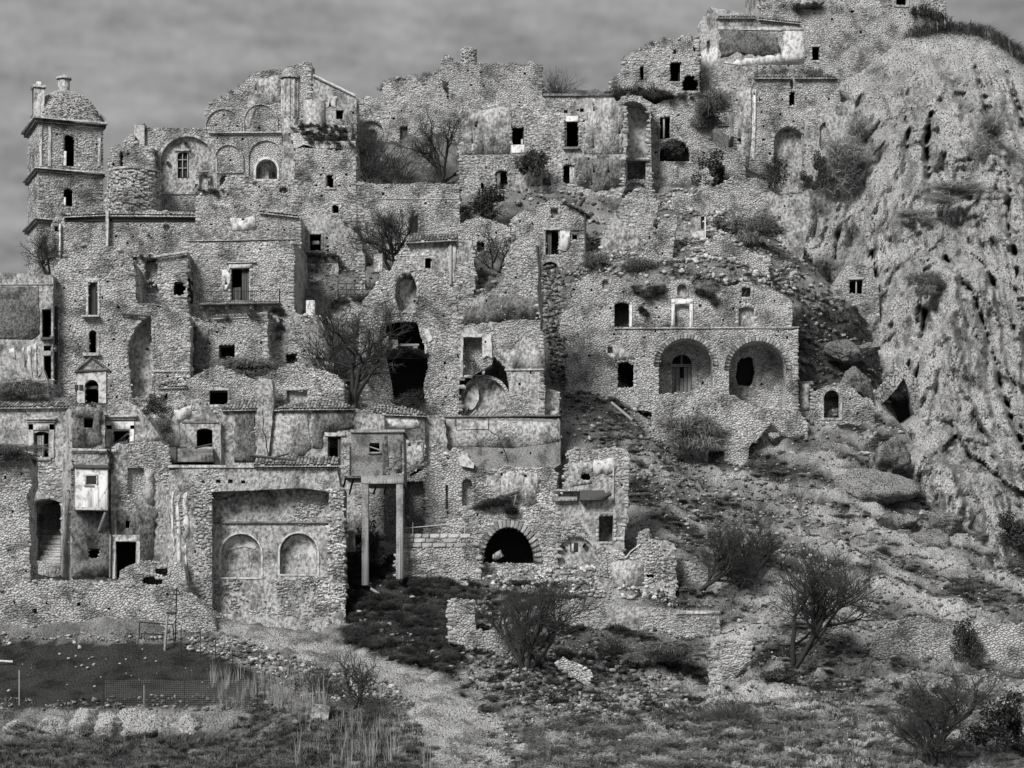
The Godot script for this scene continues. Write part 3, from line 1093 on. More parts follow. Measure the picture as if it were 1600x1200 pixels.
# loose stones or tufts lying over an area
func scatter(called: String, label: String, category: String, area: Array, n: int, meshes: Array, m: String, s0: float, s1: float, t0: float, t1: float, flat := 0.7, sink := 0.2, clump := 0.0, far := 230.0) -> void:
	var poly := PackedVector2Array()
	for i in range(0, area.size(), 2): poly.append(Vector2(area[i], area[i + 1]))
	var b := bounds(poly)
	var top := thing(called, label, category)
	top.set_meta("kind", "stuff")
	var sets := []
	for q in meshes: sets.append([[], PackedColorArray()])
	var tries := n * 4
	while n > 0 and tries > 0:
		tries -= 1
		var px := rng.randf_range(b.position.x, b.end.x)
		var py := rng.randf_range(b.position.y, b.end.y)
		if not Geometry2D.is_point_in_polygon(Vector2(px, py), poly): continue
		var p := ground_at(px, py)
		if -p.z > far: continue
		var here := fine.get_noise_3d(p.x, p.y * 1.5, p.z)
		if p.x > 8.0 and p.z > -170.0: here = here * 0.4 - 0.8 * streak(p.x, p.z)
		if clump > 0.0 and here < clump - 0.5: continue
		n -= 1
		var s := lerpf(s0, s1, pow(rng.randf(), 2.2))
		var k := rng.randi() % meshes.size()
		var bs := Basis(Vector3.UP, rng.randf() * TAU)
		if m == "stone": bs = bs * Basis(Vector3.RIGHT, rng.randf_range(-0.6, 0.6))
		sets[k][0].append(Transform3D(bs * Basis.from_scale(Vector3(s, s * flat * rng.randf_range(0.7, 1.2), s * rng.randf_range(0.7, 1.1))), p + Vector3(0, s * flat * (0.5 - sink) if m == "stone" else -0.05, 0)))
		sets[k][1].append(grey(lerpf(t0, t1, pow(rng.randf(), 1.4))))
	for k in meshes.size():
		many("pieces", meshes[k], M[m], top, sets[k][0], sets[k][1])

# ---------------------------------------------------------------- the cliff
func edge_at(xy: Array, x: float) -> float:
	for i in range(0, xy.size() - 2, 2):
		if x <= xy[i + 2]: return lerpf(xy[i + 1], xy[i + 3], clampf((x - xy[i]) / (xy[i + 2] - xy[i]), 0, 1))
	return xy[-1]

func near_line(p: Vector2, xy: Array) -> float:
	var best := 1e9
	for i in range(0, xy.size() - 2, 2):
		best = minf(best, Geometry2D.get_closest_point_to_segment(p, Vector2(xy[i], xy[i + 1]), Vector2(xy[i + 2], xy[i + 3])).distance_to(p))
	return best

var cliff_fit := []
var cliff_top := [1180, 55, 1260, 150, 1300, 138, 1345, 112, 1400, 70, 1428, 52, 1480, 42, 1540, 48, 1600, 90, 1700, 130, 1800, 200]

func make_cliff() -> void:
	var c := [1180, 60, 216, 1260, 150, 208, 1340, 110, 207, 1430, 50, 207, 1500, 45, 207, 1600, 90, 204, 1800, 200, 204, 1300, 250, 200, 1400, 250, 192, 1500, 250, 189, 1600, 250, 189, 1800, 260, 192,
		1240, 330, 196, 1260, 400, 193, 1330, 380, 192, 1400, 400, 185, 1490, 405, 182, 1600, 400, 181, 1800, 400, 182, 1250, 480, 188, 1330, 480, 186, 1400, 500, 180, 1440, 470, 178, 1490, 430, 176, 1480, 550, 170, 1450, 640, 168,
		1560, 560, 174, 1600, 600, 174, 1800, 600, 174, 1380, 560, 178, 1350, 640, 176, 1400, 600, 176, 1400, 640, 178, 1440, 720, 163.5, 1500, 720, 161, 1560, 720, 163, 1620, 760, 160, 1490, 770, 158.3, 1550, 780, 157.5, 1500, 812, 156, 1570, 866, 153.5, 1430, 830, 162, 1440, 900, 160,
		1800, 800, 162, 1700, 900, 154, 1250, 600, 182, 1300, 700, 178, 1350, 800, 172, 1180, 500, 196, 1180, 700, 184, 1180, 300, 206, 1500, 940, 152, 1620, 960, 150, 1350, 940, 164]
	var xs := PackedFloat64Array()
	var zs := PackedFloat64Array()
	var ds := PackedFloat64Array()
	for i in range(0, c.size(), 3):
		xs.append(c[i])
		zs.append(c[i + 1])
		ds.append(c[i + 2])
	var w := spread_fit(xs, zs, ds)
	cliff_fit = [w, xs, zs]
	var cracks := [
		[[1478, 402, 1492, 425, 1520, 460, 1532, 490, 1555, 560, 1566, 610, 1590, 680, 1620, 740], 5.0, 3.0],
		[[1452, 445, 1445, 490, 1440, 545, 1428, 610], 6.0, 3.0], [[1578, 300, 1576, 360, 1590, 405, 1588, 450, 1604, 530], 7.0, 3.0],
		[[1520, 96, 1538, 150, 1545, 205], 6.0, 2.2], [[1455, 178, 1447, 235, 1450, 275], 8.0, 2.2], [[1512, 625, 1550, 710, 1575, 772], 5.0, 1.2],
		[[1560, 60, 1580, 130, 1600, 200], 9.0, 2.2], [[1300, 300, 1310, 360, 1305, 410], 4.0, 1.5], [[1345, 150, 1330, 210, 1300, 260, 1280, 330], 9.0, 2.2],
		 [[1420, 560, 1425, 610, 1432, 650], 5.0, 2.0], [[1470, 820, 1440, 780], 3.0, 0.5], [[1362, 395, 1368, 430, 1380, 470], 4.0, 1.6], [[1545, 420, 1560, 470, 1590, 520], 5.0, 1.6], [[1400, 130, 1420, 200, 1412, 270], 6.0, 1.2]]
	var pits := [1402, 636, 27, 26, 1506, 160, 5, 14, 1508, 178, 4, 8, 1476, 240, 5, 13, 1507, 245, 5, 13, 1412, 265, 4, 18, 1524, 272, 6, 12, 1548, 268, 9, 7, 1553, 220, 4, 12, 1577, 275, 5, 26, 1465, 335, 8, 14, 1575, 322, 9, 22, 1308, 345, 4, 12, 1520, 340, 10, 8, 1512, 512, 4, 12, 1522, 552, 4, 12,
		1400, 205, 6, 6, 1360, 225, 6, 4, 1390, 300, 7, 4, 1350, 330, 6, 5, 1425, 395, 14, 4, 1520, 600, 5, 12, 1540, 620, 9, 9, 1430, 120, 6, 14, 1545, 335, 6, 6, 1420, 450, 8, 12, 1468, 292, 12, 6, 1540, 390, 6, 14, 1590, 360, 5, 12, 1490, 300, 5, 9, 1560, 690, 8, 5, 1480, 670, 7, 6, 1370, 270, 4, 9]
	var top := cliff_top
	var big := noise(FastNoiseLite.TYPE_SIMPLEX_SMOOTH, 0.11, 5, 77)
	var mid := noise(FastNoiseLite.TYPE_SIMPLEX_SMOOTH, 0.5, 4, 78)
	var ridge := noise(FastNoiseLite.TYPE_SIMPLEX, 0.2, 4, 79)
	ridge.fractal_type = FastNoiseLite.FRACTAL_RIDGED
	var flute := noise(FastNoiseLite.TYPE_SIMPLEX_SMOOTH, 0.22, 4, 91)
	var block := noise(FastNoiseLite.TYPE_CELLULAR, 0.16, 1, 80, FastNoiseLite.RETURN_CELL_VALUE)
	var st := begin()
	var step := 3.0
	var nx := int(620 / step) + 1
	var ny := 300
	var backs := 14
	for j in ny + backs:
		for i in nx:
			var px := 1180.0 + i * step
			var y0 := edge_at(top, px)
			var p: Vector3
			if j >= backs:
				var f := float(j - backs) / (ny - 1)
				var py := lerpf(y0, 965.0, f)
				var d := spread_at(w, xs, zs, px, py)
				p = sight(px, py, d)
				var s := Vector3(p.x, p.y * 0.45, p.z)
				var v := 2.4 * big.get_noise_3dv(s) + 4.2 * (flute.get_noise_3d(p.x + 1.5 * mid.get_noise_3dv(p * 0.2), p.y * 0.1, p.z * 0.1)) - 1.8 * maxf(0.0, ridge.get_noise_3d(p.x * 1.1, p.y * 0.1, p.z * 0.2) - 0.15) + 0.35 * mid.get_noise_3d(p.x, p.y * 0.5, p.z)
				v += 1.5 * (0.5 - absf(flute.get_noise_3d(p.x * 1.9 + 30.0 + 1.2 * mid.get_noise_3dv(p * 0.25), p.y * 0.12, p.z * 0.2)) * 2.4)
				v += 1.2 * block.get_noise_3d(p.x + 2.0 * mid.get_noise_3dv(p * 0.3), p.y * 0.4, p.z * 0.6) + 0.3 * block.get_noise_3d(p.x * 3.0, p.y * 1.6, p.z * 2.0)
				var q := Vector2(px, py)
				for k in cracks:
					var e := near_line(q, k[0]) + 5.0 * mid.get_noise_2d(px * 0.04, py * 0.04)
					var wd: float = k[1]
					if e < wd * 2.5: v -= 1.5 * float(k[2]) * clampf(0.6 + 1.6 * mid.get_noise_3dv(p * 0.8), 0.1, 1.3) * exp(-maxf(e, 0.0) ** 2 / (wd * wd * 0.3))
				for k in range(0, pits.size(), 4):
					var ex: float = (px - pits[k]) / float(pits[k + 2])
					if absf(ex) > 2.0: continue
					var ey: float = (py - pits[k + 1]) / float(pits[k + 3])
					var e2: float = ex * ex + ey * ey
					if k == 0 and e2 < 6.0: v -= 6.5 * exp(-e2 * e2 * 0.9)
					elif e2 < 5.0:
						e2 *= 1.0 + 1.4 * mid.get_noise_3d(p.x * 2.0, p.y * 0.8, p.z)
						v -= 0.8 * exp(-e2 * 1.1) * (0.6 + 0.9 * mid.get_noise_3dv(p * 2.0))
				v *= smoothstep(-0.01, 0.14, f)
				p += (p * -1.0).normalized() * v
			else:
				# over the brow and down behind
				var b := (backs - j) * 1.6
				var d := spread_at(w, xs, zs, px, y0)
				p = sight(px, y0, d) + Vector3(0, -0.02 * b * b + 0.5 * mid.get_noise_2d(px * 0.1, b), -b)
			var tone := clampf(0.52 + 0.2 * big.get_noise_3d(p.x * 2.0, p.y * 2.0, p.z * 2.0) + 0.12 * mid.get_noise_3dv(p * 1.7), 0.2, 0.72)
			st.set_color(grey(tone))
			st.add_vertex(p)
	for j in ny + backs - 1:
		for i in nx - 1:
			var k := j * nx + i
			for v in [k, k + 1, k + nx, k + 1, k + nx + 1, k + nx]: st.add_index(v)
	st.generate_normals()
	tag(part("rocky_cliff", st.commit(), M["rock"], self, "structure"), "tall pale conglomerate cliff with deep vertical cracks beside the ruins", "cliff")

# ---------------------------------------------------------------- sky
func make_sky() -> ImageTexture:
	var n := noise(FastNoiseLite.TYPE_SIMPLEX_SMOOTH, 1.5, 5, 51)
	var w := 2560
	var h := 1280
	var im := Image.create(w, h, false, Image.FORMAT_RGBF)
	for j in h:
		var f := PI * (j + 0.5) / h
		for i in w:
			var g := TAU * (i + 0.5) / w
			var v := Vector3(sin(f) * sin(g), cos(f), sin(f) * cos(g))
			var s := v / maxf(0.12, absf(v.y) + 0.12)
			if v.y < -0.03:
				im.set_pixel(i, j, Color(SKY * 0.5, SKY * 0.5, SKY * 0.5))
				continue
			var c := n.get_noise_3d(s.x * 0.9, s.y, s.z * 1.6)
			var t := SKY * (1.12 + 0.55 * c + 0.4 * n.get_noise_3d(s.x * 3.0 + 9.0, s.y * 3.0, s.z * 5.0) + 0.3 * n.get_noise_3d(s.x * 9.0 + 9.0, s.y * 18.0, s.z * 26.0) + 0.22 * n.get_noise_3d(s.x * 40.0, s.y * 60.0, s.z * 80.0))
			if v.y < 0.0: t = lerpf(t, SKY * 0.5, clampf(-v.y * 8.0, 0.0, 1.0))
			im.set_pixel(i, j, Color(t, t, t))
	return ImageTexture.create_from_image(im)

const SKY := 0.107

func _ready() -> void:
	rng.seed = 20240
	var cam := Camera3D.new()
	cam.name = "camera"
	add_child(cam)
	cam.set_frustum(0.375, Vector2(0, 0.125), 1.0, 8000.0)
	cam.current = true
	var env := Environment.new()
	env.background_mode = Environment.BG_SKY
	var sky := Sky.new()
	var pano := PanoramaSkyMaterial.new()
	pano.panorama = make_sky()
	sky.sky_material = pano
	env.sky = sky
	env.tonemap_mode = Environment.TONE_MAPPER_LINEAR
	env.tonemap_exposure = 2.65
	env.ssao_enabled = true
	env.ssil_enabled = true
	env.sdfgi_enabled = true
	var we := WorldEnvironment.new()
	we.name = "surroundings"
	we.environment = env
	add_child(we)
	var sun := DirectionalLight3D.new()
	sun.name = "veiled_sun"
	add_child(sun)
	sun.rotation_degrees = Vector3(-41, -36, 0)
	sun.light_energy = 0.5
	sun.light_angular_distance = 20.0
	sun.light_color = Color(1, 0.995, 0.985)
	sun.shadow_enabled = true
	make_materials()
	make_library()
	make_ground()
	make_cliff()
	front_row()
	middle_left()
	church_and_tower()
	centre()
	upper_town()
	arcade()
	front_ruins()
	loose_things()
	plants()

# ---------------------------------------------------------------- houses along the front
func front_row() -> void:
	var o: MeshInstance3D
	# rubble wall house at the far end
	var H := house("rubble_house", "low rubble house with overgrown flat top, beside the dark stair passage", "house", [-60, 147, 60, 147], [0, 928])
	putlogs(H, [8, 746, 33, 740, 20, 800, 12, 860])
	finish(H, [-70, 716, 0, 714, 22, 711, 46, 716, 47, 760, 41, 775, 46, 800, 47, 928, -70, 932], 2.4, 0.08, 0.98, 1.15)
	weeds(H, [-70, 712, 0, 710, 46, 716], 46, 0.9, -1.8, 0.1, "grassy", 0.07)
	# plastered house with the framed window
	H = house("plastered_house", "plastered house with tiled eaves and a moulded frame round its half shuttered window", "house", [-60, 156, 180, 156], [60, 895])
	H.mat = "plaster"
	o = open(H, "seg", 53, 674, 76, 714)
	planks(H, 54, 679, 69, 713, -0.25, 4, "concrete", o)
	for b in [[44, 662, 52.5, 716], [76.5, 662, 85, 716], [44, 660, 85, 672]]: bar(H, b[0], b[1], b[2], b[3], -0.05, 0.09, "plaster", "surround", o)
	ledge(H, 40, 652, 88, 660, 0.3)
	bar(H, 50, 715, 80, 720, -0.1, 0.12, "plaster", "sill", o)
	o = open(H, "seg", 50, 779, 95, 896, 5.5, "dark_plaster", "stair_passage")
	for k in 8:
		bar(H, 50, 884 - k * 8, 95, 897, -0.9 - k * 0.36, -0.1 - k * 0.36, "mortar", "step", o)
	part("side_wall", box_mesh(Vector3(L(H, 50, 890).x, 0, -5.4), Vector3(L(H, 53, 890).x, 4.6, -0.5)), M["mortar"], o)
	putlogs(H, [80, 750, 63, 738])
	finish(H, [-60, 637, 40, 635, 128, 633, 166, 633, 166, 896, -60, 896], 7.0, 0.0, 0.3, 1.0, 0.0)
	roof(H, -60, 637, 130, 635, 2.7, 19, 0.3, 0.0, 2.2)
	weeds(H, [-60, 632, 70, 628, 130, 634], 24, 0.5, -2.5, 0.2)
	# grey block
	H = house("grey_tower_house", "tall narrow grey block with one square window above the box bay", "house", [112, 152.5, 165, 153.3], [138, 800])
	H.mat = "plaster"
	o = open(H, "rect", 131, 653, 146, 668)
	ring(H, H.holes[-1], 0.1, 0.03, "dark_plaster", o)
	finish(H, [112, 634, 164, 637, 164, 800, 112, 800], 6.0, 0.03, 0.42, 1.0, 0.2)
	coat(H, [113, 640, 160, 642, 158, 690, 140, 700, 114, 698], "dark_plaster")
	weeds(H, [115, 634, 163, 636], 26, 0.5, -3.0, 0.0)
	# house with the bay
	H = house("bay_house", "stone and plaster house with white box bay, walled up window and black doorway", "house", [112, 149.2, 265, 151.4], [190, 905])
	H.mat = "plaster"
	o = open(H, "rect", 199, 731, 225, 772, 0.35, "mortar", "walled_window")
	o = open(H, "rect", 196, 814, 203, 825)
	o = open(H, "rect", 181, 847, 213, 905, 0.0, "", "doorway")
	for b in [[175, 838, 181, 905], [213, 838, 219, 905], [175, 836, 219, 846]]: bar(H, b[0], b[1], b[2], b[3], -0.05, 0.09, "plaster", "door_frame", o)
	o = open(H, "rect", 138, 857, 156, 872)
	ledge(H, 112, 702, 182, 707, 0.15)
	finish(H, [112, 704, 180, 703, 182, 694, 210, 692, 264, 696, 266, 800, 266, 908, 112, 908], 7.5, 0.04, 0.5, 1.0, 0.2)
	coat(H, [113, 798, 178, 798, 179, 902, 113, 904], "dark_plaster", 0.08, 0.1)
	coat(H, [182, 798, 245, 798, 240, 850, 236, 900, 182, 903], "dark_plaster", 0.06, 0.16)
	coat(H, [228, 735, 242, 735, 240, 790, 228, 785], "plaster", 0.06, 0.14)
	putlogs(H, [250, 802, 247, 842, 235, 890, 190, 795])
	weeds(H, [115, 702, 180, 702, 200, 692, 264, 695], 40, 0.5, -2.0, 0.1)
	weeds(H, [165, 700, 174, 712, 172, 735], 14, 0.5, 0.0, 0.15, "grassy", 0.05)
	var bay := part("box_bay", box_mesh(Vector3(L(H, 118, 795, 1.0).x, L(H, 118, 795, 1.0).y, -0.1), Vector3(L(H, 169, 730, 1.0).x, L(H, 169, 730, 1.0).y, 1.0), 0.05), M["whitewash"], H.node)
	var bw := bar(H, 134.5, 743, 151, 756, 1.0, 1.015, "painted_shade", "bay_window", bay)  # flat plate, the dark inside of the window painted on
	for b in [[133, 741, 135, 757], [150.5, 741, 152.5, 757], [133, 741, 152.5, 743.5], [131, 757, 147, 760]]: bar(H, b[0], b[1], b[2], b[3], 0.98, 1.06, "plaster", "frame", bay)
	bar(H, 117, 727, 170, 731, -0.1, 1.12, "tile", "bay_roof", bay).material_override = M["timber"]
	bar(H, 118, 793, 169, 797, 0.2, 1.05, "plaster", "bay_base", bay)
	beam(H, 155, 829, 0.1, 165, 800, 0.95, 0.13, "pale_timber", "strut", bay)
	beam(H, 172, 700, 0.16, 172, 835, 0.16, 0.06, "iron", "drainpipe")
	beam(H, 172.5, 835, 0.16, 172, 902, 0.16, 0.09, "concrete", "drainpipe")
	# gable behind with the white window
	H = house("gabled_house", "small plastered gable with heavy cornice and plank across its white framed window", "house", [150, 154.8, 280, 154.8], [210, 760])
	H.mat = "plaster"
	o = open(H, "rect", 176, 673, 202, 693)
	beam(H, 180, 693, -0.3, 201, 677, -0.2, 0.1, "timber", "plank", o)
	for b in [[165, 664, 175.5, 698], [203, 664, 210, 690], [165, 658, 210, 671]]: bar(H, b[0], b[1], b[2], b[3], -0.05, 0.1, "whitewash", "surround", o)
	ledge(H, 162, 648, 214, 656, 0.35)
	bar(H, 183, 690, 200, 694, -0.3, 0.0, "plaster", "rubble_sill", o)
	finish(H, [164, 700, 164, 652, 174, 636, 190, 627, 214, 634, 232, 655, 246, 676, 264, 690, 264, 760, 164, 760], 5.0, 0.05, 0.35, 1.0, 0.3)
	coat(H, [211, 645, 228, 662, 250, 688, 214, 690], "plaster", 0.05)
	weeds(H, [168, 640, 190, 627, 214, 634], 20, 0.45, -3.0, 0.0)
	# rounded gable
	H = house("round_gable_house", "pale house with rounded gable and one black arched window over a timber ledge", "house", [255, 155, 350, 155], [303, 760])
	H.mat = "plaster"
	o = open(H, "seg", 307, 669, 332, 698)
	bar(H, 284, 659, 342, 661.5, -0.05, 0.06, "dark_plaster", "string_course")
	finish(H, [262, 760, 262, 668, 270, 640, 282, 629, 303, 623, 322, 632, 336, 648, 345, 660, 345, 760], 5.5, 0.04, 0.3, 1.0, 0.2)
	coat(H, [264, 664, 272, 640, 300, 630, 296, 655, 280, 660, 278, 696, 264, 698], "whitewash", 0.06, 0.2)
	bar(H, 264, 701, 333, 722, 0.1, 0.9, "dark_plaster", "awning")
	bar(H, 262, 699, 276, 724, 0.1, 1.0, "timber", "awning_end")
	bar(H, 264, 722, 333, 728, 0.0, 0.5, "painted_shade", "hollow")  # solid dark block painted in as the shade under the awning
	beam(H, 304, 700, 0.6, 331, 694, 0.4, 0.08, "timber", "loose_board")
	# long plastered house
	H = house("long_plastered_house", "long cracked plaster house with sagging tile roof, stone buttress and dark doorway", "house", [335, 155.5, 600, 155.5], [450, 800])
	H.mat = "plaster"
	o = open(H, "rect", 512, 682, 533, 742, 0.0, "", "doorway")
	planks(H, 528, 684, 534, 742, -0.15, 2, "timber", o)
	bar(H, 507, 676, 540, 682, -0.05, 0.1, "plaster", "lintel", o)
	finish(H, [342, 800, 342, 640, 402, 638, 480, 640, 556, 638, 600, 650, 600, 800], 6.0, 0.03, 0.22, 1.0, 0.1)
	coat(H, [365, 642, 398, 642, 400, 722, 366, 722], "dark_plaster", 0.05)
	coat(H, [430, 645, 482, 645, 486, 700, 470, 722, 425, 724, 420, 680], "plaster", 0.05, 0.12)
	coat(H, [488, 642, 552, 642, 552, 672, 506, 674, 503, 700, 488, 700], "dark_plaster", 0.06)
	roof(H, 346, 640, 404, 639, 2.2, 23, 0.3, 1.6, 0.2)
	roof(H, 427, 640, 470, 640, 1.5, 18, 0.25, 0.1, 1.2)
	roof(H, 436, 639, 553, 638, 2.1, 22, 0.32, 2.2, 2.2)
	part("buttress", plate(ragged(outline(H, [403, 592, 426, 594, 428, 640, 424, 680, 420, 728, 404, 728, 402, 660]), 0.05), [], 0.35, -1.6), M["plaster"], H.node)
	# a crack running down it
	var ck := begin()
	var pts := []
	for q in [[410, 640], [412, 660], [410, 672], [415, 682], [417, 700], [420, 716], [418, 728]]:
		var v := L(H, q[0], q[1], 0.36)
		pts.append(Vector3(v.x, v.y, 0.35))
	tube(ck, pts, [0.02, 0.035, 0.03, 0.05, 0.04, 0.05, 0.03], 4)
	part("crack", done(ck), M["painted_shade"], H.node)
	weeds(H, [346, 636, 400, 634, 440, 632, 553, 634, 600, 648], 34, 0.5, -3.0, 0.2)
	# tile roofed house at the end of the row
	H = house("tile_roofed_house", "weathered plaster house under a low tile roof, at the end of the front row", "house", [550, 157, 680, 157], [615, 860])
	H.mat = "dark_plaster"
	putlogs(H, [640, 696, 655, 694, 600, 700])
	finish(H, [548, 860, 548, 650, 562, 642, 664, 650, 664, 700, 662, 725, 640, 742, 636, 860], 5.0, 0.05, 0.4, 1.0, 0.2)
	coat(H, [566, 650, 650, 652, 656, 668, 600, 672, 570, 672], "whitewash", 0.05, 0.16)
	coat(H, [628, 690, 660, 690, 662, 720, 645, 736, 628, 740], "plaster", 0.06, 0.12)
	roof(H, 560, 645, 666, 649, 2.3, 20, 0.3, 1.6, 2.0)
	# concrete bay on posts
	H = house("concrete_bay", "streaked concrete room raised on two posts beside the long plastered house", "house", [530, 149, 640, 149], [590, 860])
	H.mat = "concrete"
	H.sink = 0.0
	o = open(H, "rect", 577, 692, 593, 706)
	beam(H, 577, 698, -0.1, 593, 703, -0.1, 0.06, "pale_timber", "slat", o)
	bar(H, 575, 706, 595, 709, -0.05, 0.12, "concrete", "sill", o)
	finish(H, [549, 674, 630, 675, 631, 745, 549, 745], 4.5, 0.02, 0.0, 1.0, 0.0)
	bar(H, 547, 671, 633, 676, -4.6, 0.15, "concrete", "roof_slab")
	bar(H, 564, 743, 631, 756, -4.5, 0.1, "concrete", "floor_beam")
	bar(H, 538, 743, 564, 747, -4.5, 0.0, "concrete", "balcony_slab")
	bar(H, 565, 756, 576, 915, -0.5, 0.05, "concrete", "post")
	bar(H, 619, 756, 630, 905, -0.5, 0.05, "concrete", "post")
	bar(H, 546, 697, 549, 744, -0.8, -0.1, "iron", "open_door")
	for xx in [540, 552, 590, 606]: beam(H, xx, 748, -1.0, xx - 6, 772, -3.5, 0.08, "timber", "brace")
	coat(H, [597, 680, 606, 680, 608, 742, 598, 742], "dark_plaster", 0.02, 0.06)
	coat(H, [612, 678, 629, 690, 628, 738, 616, 740], "dark_plaster", 0.02, 0.1)
	# roofless plastered house with blind arches
	H = house("roofless_house", "roofless house, its front fallen away to show two blind arches between stone piers", "ruin", [264, 147, 540, 147.4], [400, 1005])
	H.mat = "plaster"
	var hole := outline(H, [331, 768, 400, 766, 470, 762, 514, 768, 513, 850, 512, 966, 420, 962, 331, 958])
	o = open_poly(H, hole, 1.1, "plaster", "open_room")
	o.get_child(0).free()
	putlogs(H, [318, 752, 341, 752, 360, 752, 380, 753], 6.5)
	putlogs(H, [305, 862, 308, 900, 284, 800, 523, 918, 521, 934, 523, 926], 4.0)
	finish(H, [264, 735, 300, 731, 360, 731, 400, 727, 460, 728, 525, 727, 531, 760, 537, 762, 538, 880, 541, 1010, 512, 1012, 440, 985, 320, 965, 264, 908], 4.6, 0.04, 0.14, 1.0, 0.2)
	# the room's back wall, with its two arches
	var Z := -1.1
	var bk := outline(H, [322, 755, 522, 755, 522, 975, 322, 975], Z)
	var a1 := shape(H, "arch", 345, 834, 408, 902, Z)
	var a2 := shape(H, "arch", 437, 833, 496, 897, Z)
	var st := begin()
	face(st, bk, [a1, a2], Z)
	for p in [a1, a2]:
		skirt(st, p, Z, Z - 0.6)
		face(st, p, [], Z - 0.6)
	var back := part("back_wall", done(st), M["plaster"], o)
	var lowb := outline(H, [332, 900, 400, 912, 440, 904, 512, 900, 512, 962, 332, 962], Z + 0.2)
	stones(H, lowb, 0.98, 0.8, 0.3, 0.0, Z + 0.05, [], "bare_stones")
	var midb := outline(H, [332, 768, 512, 768, 512, 820, 332, 820], Z + 0.2)
	stones(H, midb, 0.45, 0.8, 0.3, 0.0, Z + 0.03, [], "bare_stones")
	for q in [[349, 856, 352, 846, 362, 838, 377, 836, 392, 840, 402, 852, 398, 858, 380, 854, 356, 860], [440, 862, 444, 850, 455, 838, 466, 836, 482, 840, 494, 862, 494, 888, 482, 868, 478, 848, 468, 845, 460, 842, 448, 855]]:
		part("whitewash", plate(ragged(outline(H, q, Z - 0.55), 0.06, 0.3), [], Z - 0.55, Z - 0.62), M["whitewash"], back)
	for q in [a1, a2]:
		var rg: Array = Geometry2D.offset_polygon(q, 0.12)
		part("arch_rim", plate(rg[0], [q], Z + 0.05, Z - 0.02), M["whitewash"], back)
	bar(H, 331, 815, 514, 818, Z - 0.05, Z + 0.16, "dark_plaster", "ledge", back)
	for q in [[267, 768, 274, 868], [276, 772, 283, 900], [285, 768, 296, 842], [270, 878, 278, 904], [288, 850, 294, 890]]: coat(H, [q[0], q[1] + 4, q[2] - 3, q[1], q[2], q[3] - 8, q[0] + 3, q[3]], "whitewash", 0.04, 0.1)
	stones(H, outline(H, [305, 765, 330, 765, 330, 958, 306, 958], 0), 1.0, 0.95, 0.3, 0.0, 0.06, [], "pier_stones")
	stones(H, outline(H, [514, 765, 537, 765, 540, 1004, 513, 980], 0), 1.0, 0.95, 0.3, 0.3, 0.06, [], "pier_stones")
	bar(H, 262, 727, 540, 731, -0.2, 0.1, "plaster", "coping")
	roof(H, 396, 727, 527, 727, 2.2, 18)
	beam(H, 390, 712, 0.1, 462, 719, 0.3, 0.1, "timber", "fallen_beam")
	beam(H, 424, 716, 0.1, 450, 709, 0.2, 0.08, "timber", "fallen_beam")
	weeds(H, [332, 772, 352, 776, 385, 768, 420, 764], 30, 0.4, -0.4, 0.05, "grassy", 0.05)
	# coursed retaining wall below the houses
	H = house("retaining_wall", "long coursed rubble retaining wall above the dark ploughed field", "wall", [-60, 144, 320, 144], [120, 1008])
	putlogs(H, [73, 942, 123, 944, 170, 951, 219, 954, 23, 942], 5.0)
	putlogs(H, [54, 955], 8.0)
	finish(H, [-70, 922, 0, 922, 40, 912, 60, 905, 130, 908, 200, 913, 262, 915, 300, 930, 330, 962, 345, 1000, 300, 1010, -70, 1012], 2.2, 0.05, 1.0, 0.92)
	# broken masonry by the door
	H = house("broken_oven", "low broken masonry block with two dark hollows, in front of the black doorway", "ruin", [180, 145.5, 300, 145.5], [235, 925])
	open(H, "ruin", 221, 900, 256, 915, 0.0, "", "hollow")
	open(H, "rect", 242, 888, 262, 900, 0.8, "mortar", "niche")
	finish(H, [188, 925, 187, 892, 200, 884, 225, 877, 250, 878, 268, 882, 284, 880, 290, 900, 296, 925], 1.8, 0.08, 1.0, 0.85)

